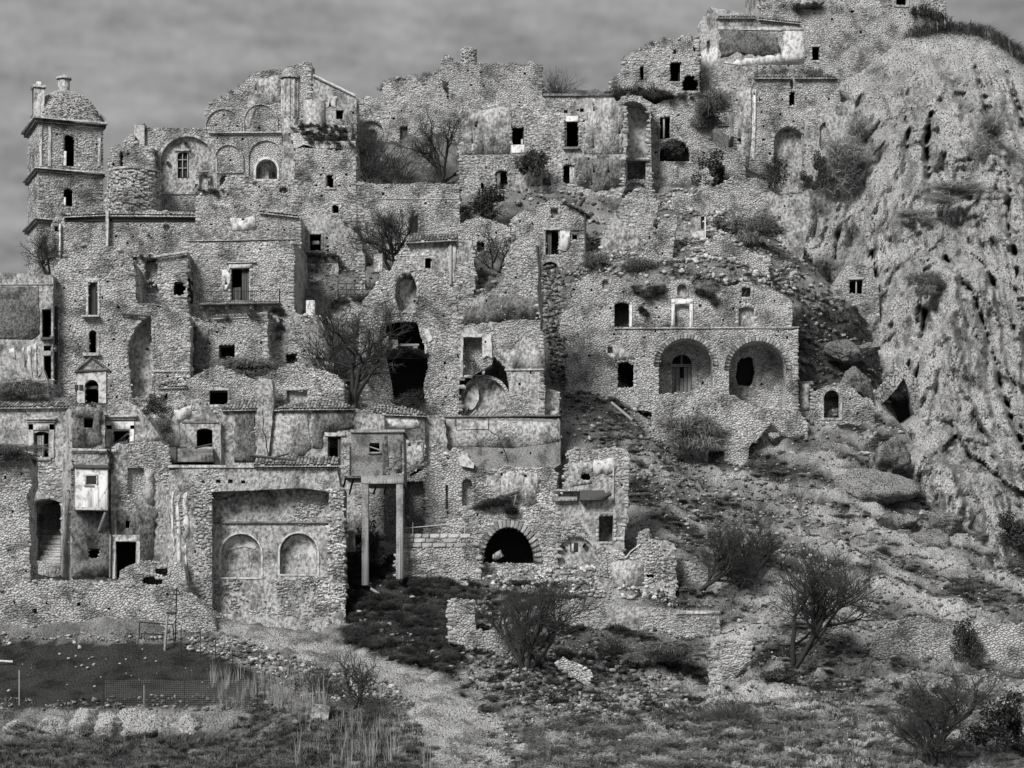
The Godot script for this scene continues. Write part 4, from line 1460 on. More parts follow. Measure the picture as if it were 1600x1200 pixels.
# ---------------------------------------------------------------- church front and houses behind the first row
func middle_left() -> void:
	var o: MeshInstance3D
	var H := house("edge_house", "flat fronted plaster house at the picture edge with white streaks and tall dark openings", "house", [-60, 159, 90, 159], [20, 640])
	H.mat = "plaster"
	o = open(H, "rect", 65, 483, 80, 527)
	bar(H, 63, 527, 82, 531, -0.05, 0.3, "timber", "sill", o)
	o = open(H, "rect", 68, 540, 80, 592)
	bar(H, 66, 548, 80, 556, -0.3, 0.06, "concrete", "lintel", o)
	bar(H, -60, 443, 82, 445, -0.05, 0.07, "plaster", "string_course")
	finish(H, [-60, 427, 20, 426, 83, 430, 83, 640, -60, 640], 6.0, 0.02, 0.3, 1.0, 0.2)
	coat(H, [-60, 448, 60, 448, 62, 520, 50, 530, -60, 528], "dark_plaster", 0.05, 0.06)
	for q in [[34, 545, 40, 578, 4], [42, 542, 50, 590, 5], [53, 538, 58, 588, 4], [14, 546, 24, 562, 6]]: coat(H, [q[0], q[1], q[2] - 2, q[1] - 3, q[2], q[3], q[0] + 2, q[3] - 6], "whitewash", 0.05, 0.1)
	part("buttress", plate(ragged(outline(H, [60, 640, 62, 590, 70, 578, 78, 600, 80, 640]), 0.05), [], 0.5, -0.2), M["plaster"], H.node)
	# church with the pediment
	H = house("chapel", "tall rubble chapel front with pediment over a white portal and narrow windows", "chapel", [80, 160, 300, 160.6], [180, 630])
	o = open(H, "rect", 138, 442, 152, 492, 0.3, "timber", "tall_window")
	bar(H, 149, 443, 153, 491, -0.25, 0.0, "painted_shade", "gap", o)  # solid bar, painted dark as the shade in an open gap
	for b in [[134, 438, 138, 492], [152.5, 438, 156, 492], [134, 434, 156, 441]]: bar(H, b[0], b[1], b[2], b[3], -0.05, 0.06, "plaster", "surround", o)
	bar(H, 127, 492, 155, 495, -0.05, 0.55, "plaster", "balcony_slab", o)
	o = open(H, "arch", 139, 516, 151, 551)
	ring(H, H.holes[-1], 0.22, 0.06, "plaster", o)
	bar(H, 129, 551, 156, 556, -0.05, 0.3, "plaster", "sill", o)
	o = open(H, "arch", 133, 594, 154, 630, 0.0, "", "portal")
	var frame := outline(H, [121, 630, 121, 584, 166, 581, 166, 630])
	part("white_frame", plate(frame, [shape(H, "arch", 132.5, 593.5, 154.5, 632), outline(H, [130, 630.5, 130, 629.5, 131, 629.5])], 0.12, -0.02), M["whitewash"], o)
	bar(H, 135, 603, 153, 608, -0.35, -0.25, "timber", "cross_bar", o)
	var pd := part("pediment", plate(outline(H, [119, 580, 143, 558, 168, 577]), [], 0.1, -0.02), M["plaster"], H.node)
	beam(H, 118, 581, 0.14, 144, 557, 0.14, 0.13, "dark_plaster", "raking_moulding", pd)
	beam(H, 142, 557, 0.14, 169, 578, 0.14, 0.13, "dark_plaster", "raking_moulding", pd)
	beam(H, 117, 581, 0.14, 170, 577, 0.14, 0.13, "dark_plaster", "base_moulding", pd)
	bar(H, 116.5, 601, 122.5, 610, 0.0, 0.16, "iron", "notice_board")
	bar(H, 123.5, 601, 130, 610, 0.0, 0.17, "iron", "notice_board")
	var ah := outline(H, [206, 622, 200, 560, 202, 535, 210, 515, 222, 502, 236, 494, 238, 560, 237, 622])
	o = open_poly(H, ah, 1.3, "plaster", "half_arch")

	putlogs(H, [100, 450, 118, 470, 168, 440, 178, 420, 188, 452, 110, 510, 170, 500, 178, 530, 122, 538, 170, 570, 185, 480, 196, 575, 205, 490, 230, 545, 262, 588, 278, 592, 250, 600, 160, 465, 125, 425, 145, 405], 3.6)
	finish(H, [82, 640, 82, 428, 90, 410, 105, 395, 122, 385, 150, 379, 180, 388, 207, 404, 212, 440, 213, 475, 238, 474, 270, 480, 297, 492, 298, 640], 9.0, 0.08, 1.0, 0.95)
	beam(H, 190, 491, 0.2, 232, 494, 0.3, 0.1, "timber", "projecting_beam")
	bar(H, 236, 578, 296, 581, -0.02, 0.1, "plaster", "string_course")
	# eroded wall beside it
	H = house("eroded_house", "rubble house wall with a deep eroded hollow and one square window", "house", [200, 166, 300, 166], [250, 500])
	o = open(H, "rect", 271, 440, 290, 462)
	bar(H, 270, 462, 292, 465, -0.05, 0.1, "plaster", "sill", o)
	open(H, "ruin", 224, 402, 247, 446, 0.7, "mortar", "eroded_hollow")
	open(H, "ruin", 228, 440, 248, 460, 0.4, "mortar", "eroded_hollow")
	finish(H, [205, 520, 206, 402, 240, 402, 262, 396, 292, 392, 294, 520], 5.0, 0.08, 0.9, 0.95)
	beam(H, 236, 403, 0.25, 292, 394, 0.3, 0.13, "plaster", "ledge")
	weeds(H, [206, 402, 230, 404, 248, 402], 16, 0.7, -0.6, 0.2, "grassy", 0.05)
	# palazzo with the balcony
	H = house("palazzo", "square stone house with iron railed balcony before a tall dark door", "house", [290, 168, 470, 167.2], [370, 500])
	H.mat = "mortar"
	o = open(H, "rect", 361, 419, 390, 470, 0.0, "", "balcony_door")
	planks(H, 378, 421, 389, 470, -0.3, 3, "timber", o)
	planks(H, 361.5, 448, 377, 470, -0.25, 3, "timber", o)
	bar(H, 357, 411, 394, 419, -0.05, 0.12, "plaster", "lintel", o)
	bar(H, 353, 409, 400, 411, -0.05, 0.22, "plaster", "hood", o)
	finish(H, [291, 378, 380, 376, 459, 378, 460, 500, 291, 500], 6.0, 0.02, 1.0, 0.95, 0.25)
	coat(H, [346, 422, 359, 418, 360, 450, 348, 455], "whitewash", 0.09, 0.1)
	bar(H, 290, 373, 461, 377, -0.3, 0.15, "plaster", "coping")
	var bal := bar(H, 311, 472, 437, 476, 0.0, 1.1, "dark_plaster", "balcony")
	for k in 4: bar(H, 314 + k * 38, 476, 319 + k * 38, 482, 0.0, 0.8, "plaster", "bracket", bal)
	for k in 40:
		var x := 312.0 + k * 3.18
		beam(H, x, 473, 1.05, x, 455, 1.05, 0.014, "iron", "baluster", bal)
	for b in [[311.5, 455, 437, 455], [311.5, 471, 437, 471]]: beam(H, b[0], b[1], 1.05, b[2], b[3], 1.05, 0.028, "iron", "rail", bal)
	for x in [311.5, 437]: beam(H, x, 474, 1.05, x, 452, 1.05, 0.05, "iron", "post", bal)
	for x in [311.5, 437]: beam(H, x, 455, 1.05, x, 455, 0.0, 0.028, "iron", "rail", bal)
	putlogs(H, [399, 430, 340, 400, 320, 440, 440, 440, 430, 398])
	# house behind it
	H = house("upper_stone_house", "flat topped ashlar house rising behind the balcony house", "house", [300, 174, 475, 174], [390, 400])
	H.mat = "plaster"
	putlogs(H, [419, 359, 444, 359, 380, 343, 330, 350], 4.0)
	finish(H, [305, 400, 306, 322, 380, 327, 420, 326, 470, 338, 470, 400], 6.0, 0.05, 0.7, 0.9, 0.4)
	coat(H, [360, 340, 398, 338, 400, 358, 362, 360], "whitewash", 0.08, 0.14)
	roof(H, 405, 331, 466, 338, 1.8, 12)
	weeds(H, [308, 324, 360, 327, 420, 326], 30, 0.5, -1.5, 0.1)
	# low house with grassy roof
	H = house("grass_roofed_house", "low stone house under a grassy roof with a single square black window", "house", [296, 163.2, 445, 162.6], [370, 600])
	o = open(H, "rect", 342, 539, 367, 563)
	putlogs(H, [350, 512, 328, 537, 376, 535, 408, 535, 408, 545], 4.0)
	finish(H, [297, 600, 298, 495, 330, 505, 360, 496, 400, 490, 418, 487, 419, 600], 5.0, 0.07, 0.85, 0.95)
	coat(H, [300, 510, 326, 512, 326, 585, 300, 588], "dark_plaster", 0.07)
	weeds(H, [298, 500, 330, 504, 360, 498, 418, 489], 60, 0.8, -1.5, 0.2, "grassy", 0.08)
	roof(H, 330, 497, 392, 494, 1.6, 16, 0.1)
	# plaster wall with small window
	H = house("plastered_wall_house", "worn plaster house with one small black window, beside the grass roofed house", "house", [418, 164.5, 545, 164.5], [480, 620])
	H.mat = "plaster"
	o = open(H, "rect", 446, 552, 465, 568)
	putlogs(H, [475, 548, 492, 570], 4.0)
	finish(H, [420, 620, 421, 486, 440, 478, 470, 492, 503, 492, 520, 500, 545, 520, 560, 560, 562, 620], 5.0, 0.08, 0.45, 0.95, 0.4)
	bar(H, 478, 469, 492, 494, -0.7, -0.1, "whitewash", "chimney")
	weeds(H, [421, 486, 440, 480, 436, 530], 24, 0.7, -0.3, 0.15, "grassy", 0.05)
	# two gables
	H = house("stone_gable_house", "first of two low stone gables, with wide black window under its lintel", "house", [240, 158.2, 420, 158.2], [330, 660])
	o = open(H, "rect", 327, 610, 356, 632)
	bar(H, 324, 606, 359, 610, -0.05, 0.06, "plaster", "lintel", o)
	o = open(H, "rect", 256, 614, 262, 624)
	finish(H, [247, 660, 247, 606, 272, 604, 300, 590, 330, 575, 346, 571, 368, 580, 395, 592, 412, 600, 412, 660], 6.0, 0.05, 0.8, 0.85)
	roof(H, 246, 605, 292, 604, 1.2, 24, 0.2)
	weeds(H, [248, 602, 300, 588, 346, 570, 368, 578, 412, 596], 60, 0.55, -2.5, 0.1, "grassy", 0.08)
	H = house("stone_gable_house", "second of two low stone gables, with a walled up window, next to the cave ruin", "house", [400, 158, 545, 158], [470, 660])
	o = open(H, "rect", 448, 610, 480, 634, 0.35, "plaster", "walled_window")
	bar(H, 446, 605, 482, 610, -0.05, 0.06, "plaster", "lintel", o)
	putlogs(H, [520, 600, 505, 618, 425, 600])
	finish(H, [405, 660, 405, 592, 430, 580, 448, 571, 464, 567, 490, 575, 520, 585, 537, 596, 540, 660], 6.0, 0.05, 0.8, 0.85)
	weeds(H, [405, 590, 464, 566, 537, 594], 40, 0.5, -2.5, 0.1)

# stones on the flank of a house, from its front corner at local x back «depth» metres, between two local heights
func flank(H: Dictionary, x: float, y0: float, y1: float, depth: float, near_side: bool, cover := 0.95) -> void:
	var s := Node3D.new()
	s.name = "flank"
	H.node.add_child(s, true)
	var turn := -PI / 2 if near_side else PI / 2
	s.basis = Basis(Vector3.UP, turn)
	s.position = Vector3(x, 0, -depth if near_side else 0.0)
	var G := {"node": s, "o": H.o + H.ux * x, "ux": -H.n, "holes": []}
	stones(G, PackedVector2Array([Vector2(0, y0), Vector2(depth, y0), Vector2(depth, y1), Vector2(0, y1)]), cover, 0.95, 0.3, 0.0, 0.0, [])

func ball_part(st: SurfaceTool, c: Vector3, rx: float, ry: float, rings := 8, segs := 20) -> void:
	for i in rings:
		for k in segs:
			var p := []
			for q in [[0, 0], [0, 1], [1, 1], [1, 0]]:
				var f: float = PI * 0.5 * (i + q[0]) / rings
				var g: float = TAU * (k + q[1]) / segs
				p.append(c + Vector3(cos(f) * cos(g) * rx, sin(f) * ry, cos(f) * sin(g) * rx))
			quad(st, p[0], p[1], p[2], p[3])

func drum(st: SurfaceTool, c: Vector3, r: float, h: float, segs := 14, top := true, r2 := -1.0) -> void:
	if r2 < 0.0: r2 = r
	for k in segs:
		var a := TAU * k / segs
		var b := TAU * (k + 1) / segs
		var p := Vector3(cos(a), 0, sin(a))
		var q := Vector3(cos(b), 0, sin(b))
		quad(st, c + p * r, c + q * r, c + q * r2 + Vector3(0, h, 0), c + p * r2 + Vector3(0, h, 0))
		if top: tri(st, c + p * r2 + Vector3(0, h, 0), c + q * r2 + Vector3(0, h, 0), c + Vector3(0, h, 0))

func church_and_tower() -> void:
	var o: MeshInstance3D
	var H := house("bell_tower", "square stone bell tower with a domed cap, belfry arches and moulded string courses", "tower", [60, 190, 161, 192.3], [110, 430])
	o = open(H, "arch", 100, 211, 117, 259, 0.0, "", "belfry_arch")
	bar(H, 99.5, 236, 104, 259, -0.4, 0.06, "whitewash", "broken_parapet", o)
	o = open(H, "arch", 99.5, 295, 115, 322, 0.0, "", "belfry_arch")
	bar(H, 99.5, 308, 103, 321, -0.4, 0.04, "whitewash", "broken_parapet", o)
	finish(H, [60, 440, 60, 184, 161, 184, 161, 440], 6.0, 0.02, 0.97, 0.9, 0.0)
	flank(H, L(H, 60, 200).x, 0.1, L(H, 60, 186).y, 6.0, true)
	var xa := L(H, 60, 184).x
	var xb := L(H, 161, 184).x
	for c in [[183, 190, 0.55], [262, 267, 0.4], [341, 346, 0.45]]:
		var ya := L(H, 60, c[1]).y
		var yb := L(H, 60, c[0]).y
		var e: float = c[2]
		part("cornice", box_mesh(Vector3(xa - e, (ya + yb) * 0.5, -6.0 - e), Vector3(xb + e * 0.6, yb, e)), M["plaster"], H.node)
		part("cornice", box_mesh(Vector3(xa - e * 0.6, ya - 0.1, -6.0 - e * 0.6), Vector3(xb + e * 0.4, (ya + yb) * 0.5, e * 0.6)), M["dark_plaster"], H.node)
	for x in [61, 75, 153]: bar(H, x, 190, x + 5, 260, -0.02, 0.1, "plaster", "pilaster")
	# the dome
	var y0 := L(H, 60, 183).y
	var c0 := Vector3((xa + xb) * 0.5, y0, -3.0)
	var hs := (xb - xa) * 0.5 + 0.1
	var ht: float = L(H, 110, 131).y - y0
	var st := begin()
	var places := []
	var tints := PackedColorArray()
	for i in 12:
		for k in 32:
			var p := []
			for q in [[0, 0], [0, 1], [1, 1], [1, 0]]:
				var f: float = PI * 0.5 * (i + q[0]) / 12.0
				var g: float = TAU * (k + q[1]) / 32.0
				var v := Vector3(cos(g), 0, sin(g))
				var sq: float = lerpf(pow(pow(absf(v.x), 6.0) + pow(absf(v.z), 6.0), -1 / 6.0), 1.0, (i + q[0]) / 12.0)
				p.append(c0 + v * sq * hs * cos(f) + Vector3(0, ht * sin(f), 0))
			quad(st, p[0], p[1], p[2], p[3])
			for m in (4 if i < 8 else 2):
				var w: Vector3 = p[0].lerp(p[1], rng.randf()).lerp(p[3].lerp(p[2], rng.randf()), rng.randf())
				var s := rng.randf_range(0.12, 0.24)
				places.append(Transform3D(Basis(Vector3(rng.randfn(), rng.randfn(), rng.randfn()).normalized(), rng.randf() * 0.6) * Basis.from_scale(Vector3(s * 1.2, s * 0.6, s)), w))
				tints.append(stone_tone())
	var dome := part("dome", done(st), M["mortar"], H.node)
	many("dome_stones", lib["stone"], M["stone"], dome, places, tints)
	st = begin()
	var u := K * 190
	drum(st, c0 + Vector3(-0.1, ht - 0.3, 0), 0.55, 1.5, 10)
	drum(st, c0 + Vector3(-0.1, ht + 1.15, 0), 0.72, 0.16, 10)
	drum(st, c0 + Vector3(-0.1, ht + 1.3, 0), 0.5, 0.25, 10, true, 0.3)
	part("lantern", done(st), M["plaster"], dome)
	var pin := part("pinnacle", box_mesh(Vector3(xa - 0.3, y0 - 0.1, -1.6), Vector3(xa + 0.65, y0 + 2.9, -0.4)), M["plaster"], H.node)
	part("cap", box_mesh(Vector3(xa - 0.42, y0 + 2.85, -1.72), Vector3(xa + 0.78, y0 + 3.1, -0.28)), M["plaster"], pin)
	part("finial", box_mesh(Vector3(xa - 0.1, y0 + 3.1, -1.4), Vector3(xa + 0.45, y0 + 3.5, -0.6), 0.12), M["whitewash"], pin)
	weeds(H, [150, 184, 161, 184, 162, 200], 16, 0.5, -1, 0.3)
	# low curved building below the tower
	H = house("apse_house", "rubble house with ragged tile eaves and thick stone pier below the bell tower", "house", [85, 176, 320, 176], [200, 420])
	putlogs(H, [220, 352, 233, 368, 181, 369, 208, 370, 236, 371, 257, 371, 200, 350, 280, 365], 4.2)
	open(H, "ruin", 255, 350, 266, 361, 0.4)
	open(H, "arch", 84, 346, 92, 362, 0.6, "dark_plaster", "niche")
	finish(H, [82, 430, 81, 350, 88, 336, 105, 332, 130, 335, 165, 334, 230, 328, 308, 333, 310, 430], 5.0, 0.08, 0.95, 1.0)
	bar(H, 165, 330, 170, 384, -0.1, 0.5, "plaster", "pier")
	bar(H, 92, 350, 95, 402, -0.1, 0.3, "whitewash", "pier")
	roof(H, 100, 338, 165, 335, 1.6, 14, 0.35)
	roof(H, 172, 336, 308, 337, 2.2, 14, 0.35)
	bar(H, 100, 341, 308, 346, -0.1, 0.12, "painted_shade", "painted_eave_shade")  # solid dark strip painted in as the shade below the tiles
	weeds(H, [95, 336, 165, 333, 230, 326, 308, 331], 60, 0.5, -1.5, 0.2)
	H = house("round_apse", "half round stone apse under a plain cornice, beside the bell tower", "ruin", [155, 183, 250, 183], [200, 345])
	var st2 := begin()
	var cx := L(H, 205, 300).x
	drum(st2, Vector3(cx, L(H, 205, 350).y, -1.6), 2.3, L(H, 205, 265).y - L(H, 205, 350).y, 22)
	part("wall", done(st2), M["mortar"], H.node)
	st2 = begin()
	drum(st2, Vector3(cx, L(H, 205, 266).y, -1.6), 2.42, 0.2, 22)
	part("cornice", done(st2), M["plaster"], H.node)
	var pl := []
	var tn := PackedColorArray()
	for k in 500:
		var a := rng.randf_range(0.0, PI)
		pl.append(Transform3D(Basis(Vector3.UP, -a + PI / 2) * Basis.from_scale(Vector3(rng.randf_range(0.2, 0.5), rng.randf_range(0.18, 0.3), 0.3)), Vector3(cx + cos(a) * 2.28, rng.randf_range(L(H, 205, 345).y, L(H, 205, 268).y), -1.6 + sin(a) * 2.28)))
		tn.append(stone_tone())
	many("stones", lib["stone"], M["stone"], H.node, pl, tn)
	# broken gable between tower and nave
	H = house("broken_gable", "broken gable stub with a torn slit, between bell tower and church nave", "ruin", [150, 186, 240, 186], [190, 330])
	open(H, "ruin", 186, 236, 193, 262, 1.2, "mortar", "torn_slit")
	open(H, "rect", 174, 254, 179, 259)
	putlogs(H, [200, 240], 4)
	finish(H, [164, 340, 168, 255, 177, 227, 186, 226, 193, 230, 197, 214, 203, 210, 210, 214, 211, 222, 240, 230, 240, 340], 1.2, 0.1, 0.9, 0.9)
	# nave
	H = house("church_nave", "long church nave wall with a wide relief arch, leaded window and small round headed niches", "church", [205, 187, 480, 187], [330, 350])
	H.mat = "mortar"
	var rl := shape(H, "arch", 250, 213, 336, 300)
	o = open_poly(H, rl, 0.35, "mortar", "relief_arch")
	o.get_child(0).free()
	var wn := shape(H, "seg", 276.5, 236, 294, 277)
	var st3 := begin()
	face(st3, rl, [wn], -0.35)
	skirt(st3, wn, -0.35, -0.6)
	var inf := part("infill", done(st3), M["plaster"], o)
	var bx := bounds(wn)
	part("interior", box_mesh(Vector3(bx.position.x - 0.3, bx.position.y - 0.3, -1.4), Vector3(bx.end.x + 0.3, bx.end.y + 0.3, -0.62)), M["painted_shade"], o)
	for b in [[284.6, 236, 286, 277], [276.5, 249, 294, 250.2], [276.5, 262, 294, 263.2], [276.5, 236, 278, 277], [292.5, 236, 294, 277]]: bar(H, b[0], b[1], b[2], b[3], -0.56, -0.46, "pale_timber", "glazing_bar", inf)
	bar(H, 273, 232, 297, 236, -0.4, -0.2, "plaster", "hood", inf)
	for v in [[311, 271, 325, 296], [343, 273, 356, 296]]:
		o = open(H, "arch", v[0], v[1], v[2], v[3], 0.5, "dark_plaster", "niche")
		bar(H, v[0] - 2, v[1] - 5, v[2] + 2, v[1] - 2, -0.02, 0.15, "plaster", "hood", o)
	o = open(H, "arch", 400, 249, 433, 280, 0.8, "plaster", "apse_niche")
	ring(H, H.holes[-1], 0.2, 0.1, "whitewash", o)
	open(H, "rect", 424, 268, 430, 277)
	putlogs(H, [262, 254, 379, 217, 340, 216, 375, 235, 290, 224, 307, 290, 360, 250])
	finish(H, [208, 360, 208, 195, 226, 193, 226, 200, 322, 200, 322, 205, 380, 205, 440, 206, 442, 240, 470, 240, 478, 260, 478, 360], 6.0, 0.06, 0.62, 0.95, 0.6)
	part("arch_rim", plate(Geometry2D.offset_polygon(rl, 0.22)[0], [rl], 0.12, -0.05), M["plaster"], H.node)
	part("pilaster", plate(ragged(outline(H, [441, 360, 443, 215, 450, 206, 468, 205, 470, 230, 462, 245, 460, 360]), 0.06), [], 0.7, -0.1), M["plaster"], H.node)
	bar(H, 209, 195, 226, 345, -0.1, 0.35, "plaster", "corner_pier")
	for q in [[336, 227, 378, 268], [389, 220, 442, 284], [262, 252, 300, 262]]:
		if q[3] > 265: part("relief_rim", plate(Geometry2D.offset_polygon(shape(H, "arch", q[0], q[1], q[2], q[3]), 0.16)[0], [shape(H, "arch", q[0], q[1], q[2], q[3])], 0.16, -0.05), M["mortar"], H.node)
	ledge(H, 325, 206, 440, 210, 0.3, "mortar", "cornice")
	# terrace under the nave
	H = house("nave_terrace", "rubble terrace wall with weeds on top, below the church nave", "wall", [300, 184, 480, 184], [390, 355])
	open(H, "ruin", 436, 292, 450, 302, 0.8, "mortar", "hollow")
	putlogs(H, [405, 292, 415, 298, 356, 305], 4.0)
	finish(H, [306, 360, 307, 303, 340, 298, 356, 276, 392, 275, 394, 284, 460, 280, 470, 290, 470, 360], 3.0, 0.1, 0.95, 1.0)
	weeds(H, [308, 302, 340, 298, 352, 296], 40, 0.6, -0.8, 0.3, "grassy", 0.07)
	# high transept
	H = house("ruined_transept", "tall broken church transept with a sloping skyline, scar of vaults and a round turret", "ruin", [310, 196, 495, 196], [400, 260])
	H.mat = "mortar"
	putlogs(H, [337, 196, 371, 197, 423, 182, 405, 200, 350, 180, 400, 140])
	finish(H, [321, 270, 322, 168, 330, 164, 328, 160, 342, 156, 352, 150, 372, 138, 385, 126, 398, 115, 420, 110, 450, 103, 486, 96, 488, 190, 488, 270], 4.0, 0.1, 0.75, 0.9)
	for q in [[322, 171, 376, 262], [382, 164, 432, 262]]:
		part("vault_scar", plate(Geometry2D.offset_polygon(shape(H, "arch", q[0], q[1], q[2], q[3]), 0.14)[0], [shape(H, "arch", q[0], q[1], q[2], q[3])], 0.14, -0.05), M["mortar"], H.node)
	coat(H, [382, 196, 388, 150, 400, 124, 436, 118, 438, 160, 400, 164, 390, 200], "plaster", 0.05, 0.16)
	var s5 := begin()
	var tc := L(H, 453, 155)
	drum(s5, Vector3(tc.x, tc.y - 4.5, -0.35), 0.85, 6.5, 14)
	for k in 7: drum(s5, Vector3(tc.x + cos(PI * k / 6.0) * 0.85, tc.y - 1.8, -0.35 + sin(PI * k / 6.0) * 0.85), 0.12, 3.6, 6)
	var tur := part("turret", done(s5), M["plaster"], H.node)
	s5 = begin()
	drum(s5, Vector3(tc.x, tc.y + 2.0, -0.35), 1.05, 0.25, 14)
	ball_part(s5, Vector3(tc.x, tc.y + 2.25, -0.35), 0.85, 0.9, 6, 14)
	part("turret_cap", done(s5), M["mortar"], tur)
	weeds(H, [330, 160, 352, 150, 398, 115, 420, 110], 18, 0.5, -1, 0.1)
	# sloping roofed house beside the transept
	H = house("lean_to_ruin", "plastered ruin with a steep single slope roofline next to the broken transept", "ruin", [485, 194, 560, 194], [520, 270])
	H.mat = "plaster"
	open(H, "rect", 525, 172, 537, 186)
	open(H, "rect", 497, 157, 508, 165, 0.9, "mortar")
	putlogs(H, [515, 165, 552, 176])
	finish(H, [488, 270, 489, 119, 505, 127, 530, 140, 555, 150, 557, 158, 557, 270], 4.0, 0.04, 0.35, 0.9)
	beam(H, 489, 118, 0.1, 556, 150, 0.1, 0.15, "whitewash", "verge")
	bar(H, 509, 160, 514, 168, 0.0, 0.06, "whitewash", "plaster_patch")
	s5 = begin()
	var bp := L(H, 491, 190)
	drum(s5, Vector3(bp.x, bp.y - 3.0, -0.2), 1.05, 4.9, 14)
	part("buttress", done(s5), M["plaster"], H.node)
	coat(H, [514, 150, 528, 150, 525, 168, 512, 166], "whitewash", 0.05)
	# terraced stone block
	H = house("stepped_block", "stone block with stepped mossy ledges on top and two square windows", "house", [455, 183, 560, 183], [515, 360])
	o = open(H, "rect", 510, 273, 521, 293)
	ring(H, H.holes[-1], 0.12, 0.05, "plaster", o)
	bar(H, 506, 293, 525, 296, -0.05, 0.12, "plaster", "sill", o)
	open(H, "rect", 519, 320, 529, 333)
	open(H, "rect", 466, 267, 470, 273)
	putlogs(H, [501, 273, 541, 273, 494, 289, 530, 290, 547, 291, 503, 306, 505, 262])
	finish(H, [462, 360, 462, 232, 475, 226, 500, 232, 525, 236, 556, 228, 558, 360], 5.0, 0.06, 1.0, 1.05)
	for k in 3: bar(H, 450 + k * 4, 196 + k * 12, 556 - (2 - k) * 8, 208 + k * 12, -4.5 + k * 0.4, -1.2 + k * 0.6, "mortar", "ledge")
	weeds(H, [452, 196, 500, 194, 545, 200, 470, 208, 540, 212, 480, 220, 552, 226], 130, 0.7, -2.0, 0.3, "grassy", 0.06)
	# house under it
	H = house("sloped_house", "plain house with a rounded shoulder and one black window holding pale rubble", "house", [465, 178, 570, 178], [515, 480])
	H.mat = "plaster"
	o = open(H, "rect", 484, 366, 502, 392)
	ring(H, H.holes[-1], 0.16, 0.06, "plaster", o)
	bar(H, 487, 376, 499, 382, -0.8, -0.4, "pale_timber", "rubble", o)
	putlogs(H, [476, 372, 511, 372, 475, 386, 512, 391, 557, 374, 512, 385], 4.0)
	finish(H, [470, 490, 470, 342, 500, 334, 512, 336, 530, 345, 556, 355, 566, 380, 566, 490], 4.0, 0.06, 0.5, 0.95)
	part("shelf", box_mesh(Vector3(L(H, 472, 410, 1).x, L(H, 472, 412, 1).y, -0.3), Vector3(L(H, 528, 410, 1).x, L(H, 528, 402, 1).y, 1.2)), M["dark_plaster"], H.node)
	weeds(H, [472, 402, 528, 402], 60, 0.6, 0.0, 1.3, "grassy", 0.10)
	weeds(H, [540, 348, 556, 355, 566, 375], 20, 0.5, -1, 0.1, "grassy", 0.06)
	H = house("shelf_wall", "plain plaster wall below the grassy shelf of the sloped house", "wall", [465, 176.6, 535, 176.6], [500, 500])
	H.mat = "plaster"
	finish(H, [466, 520, 466, 412, 528, 412, 530, 470, 526, 520], 1.6, 0.04, 0.3, 0.9, 0.2)
	coat(H, [470, 416, 496, 416, 500, 450, 494, 490, 470, 490], "dark_plaster", 0.05, 0.12)

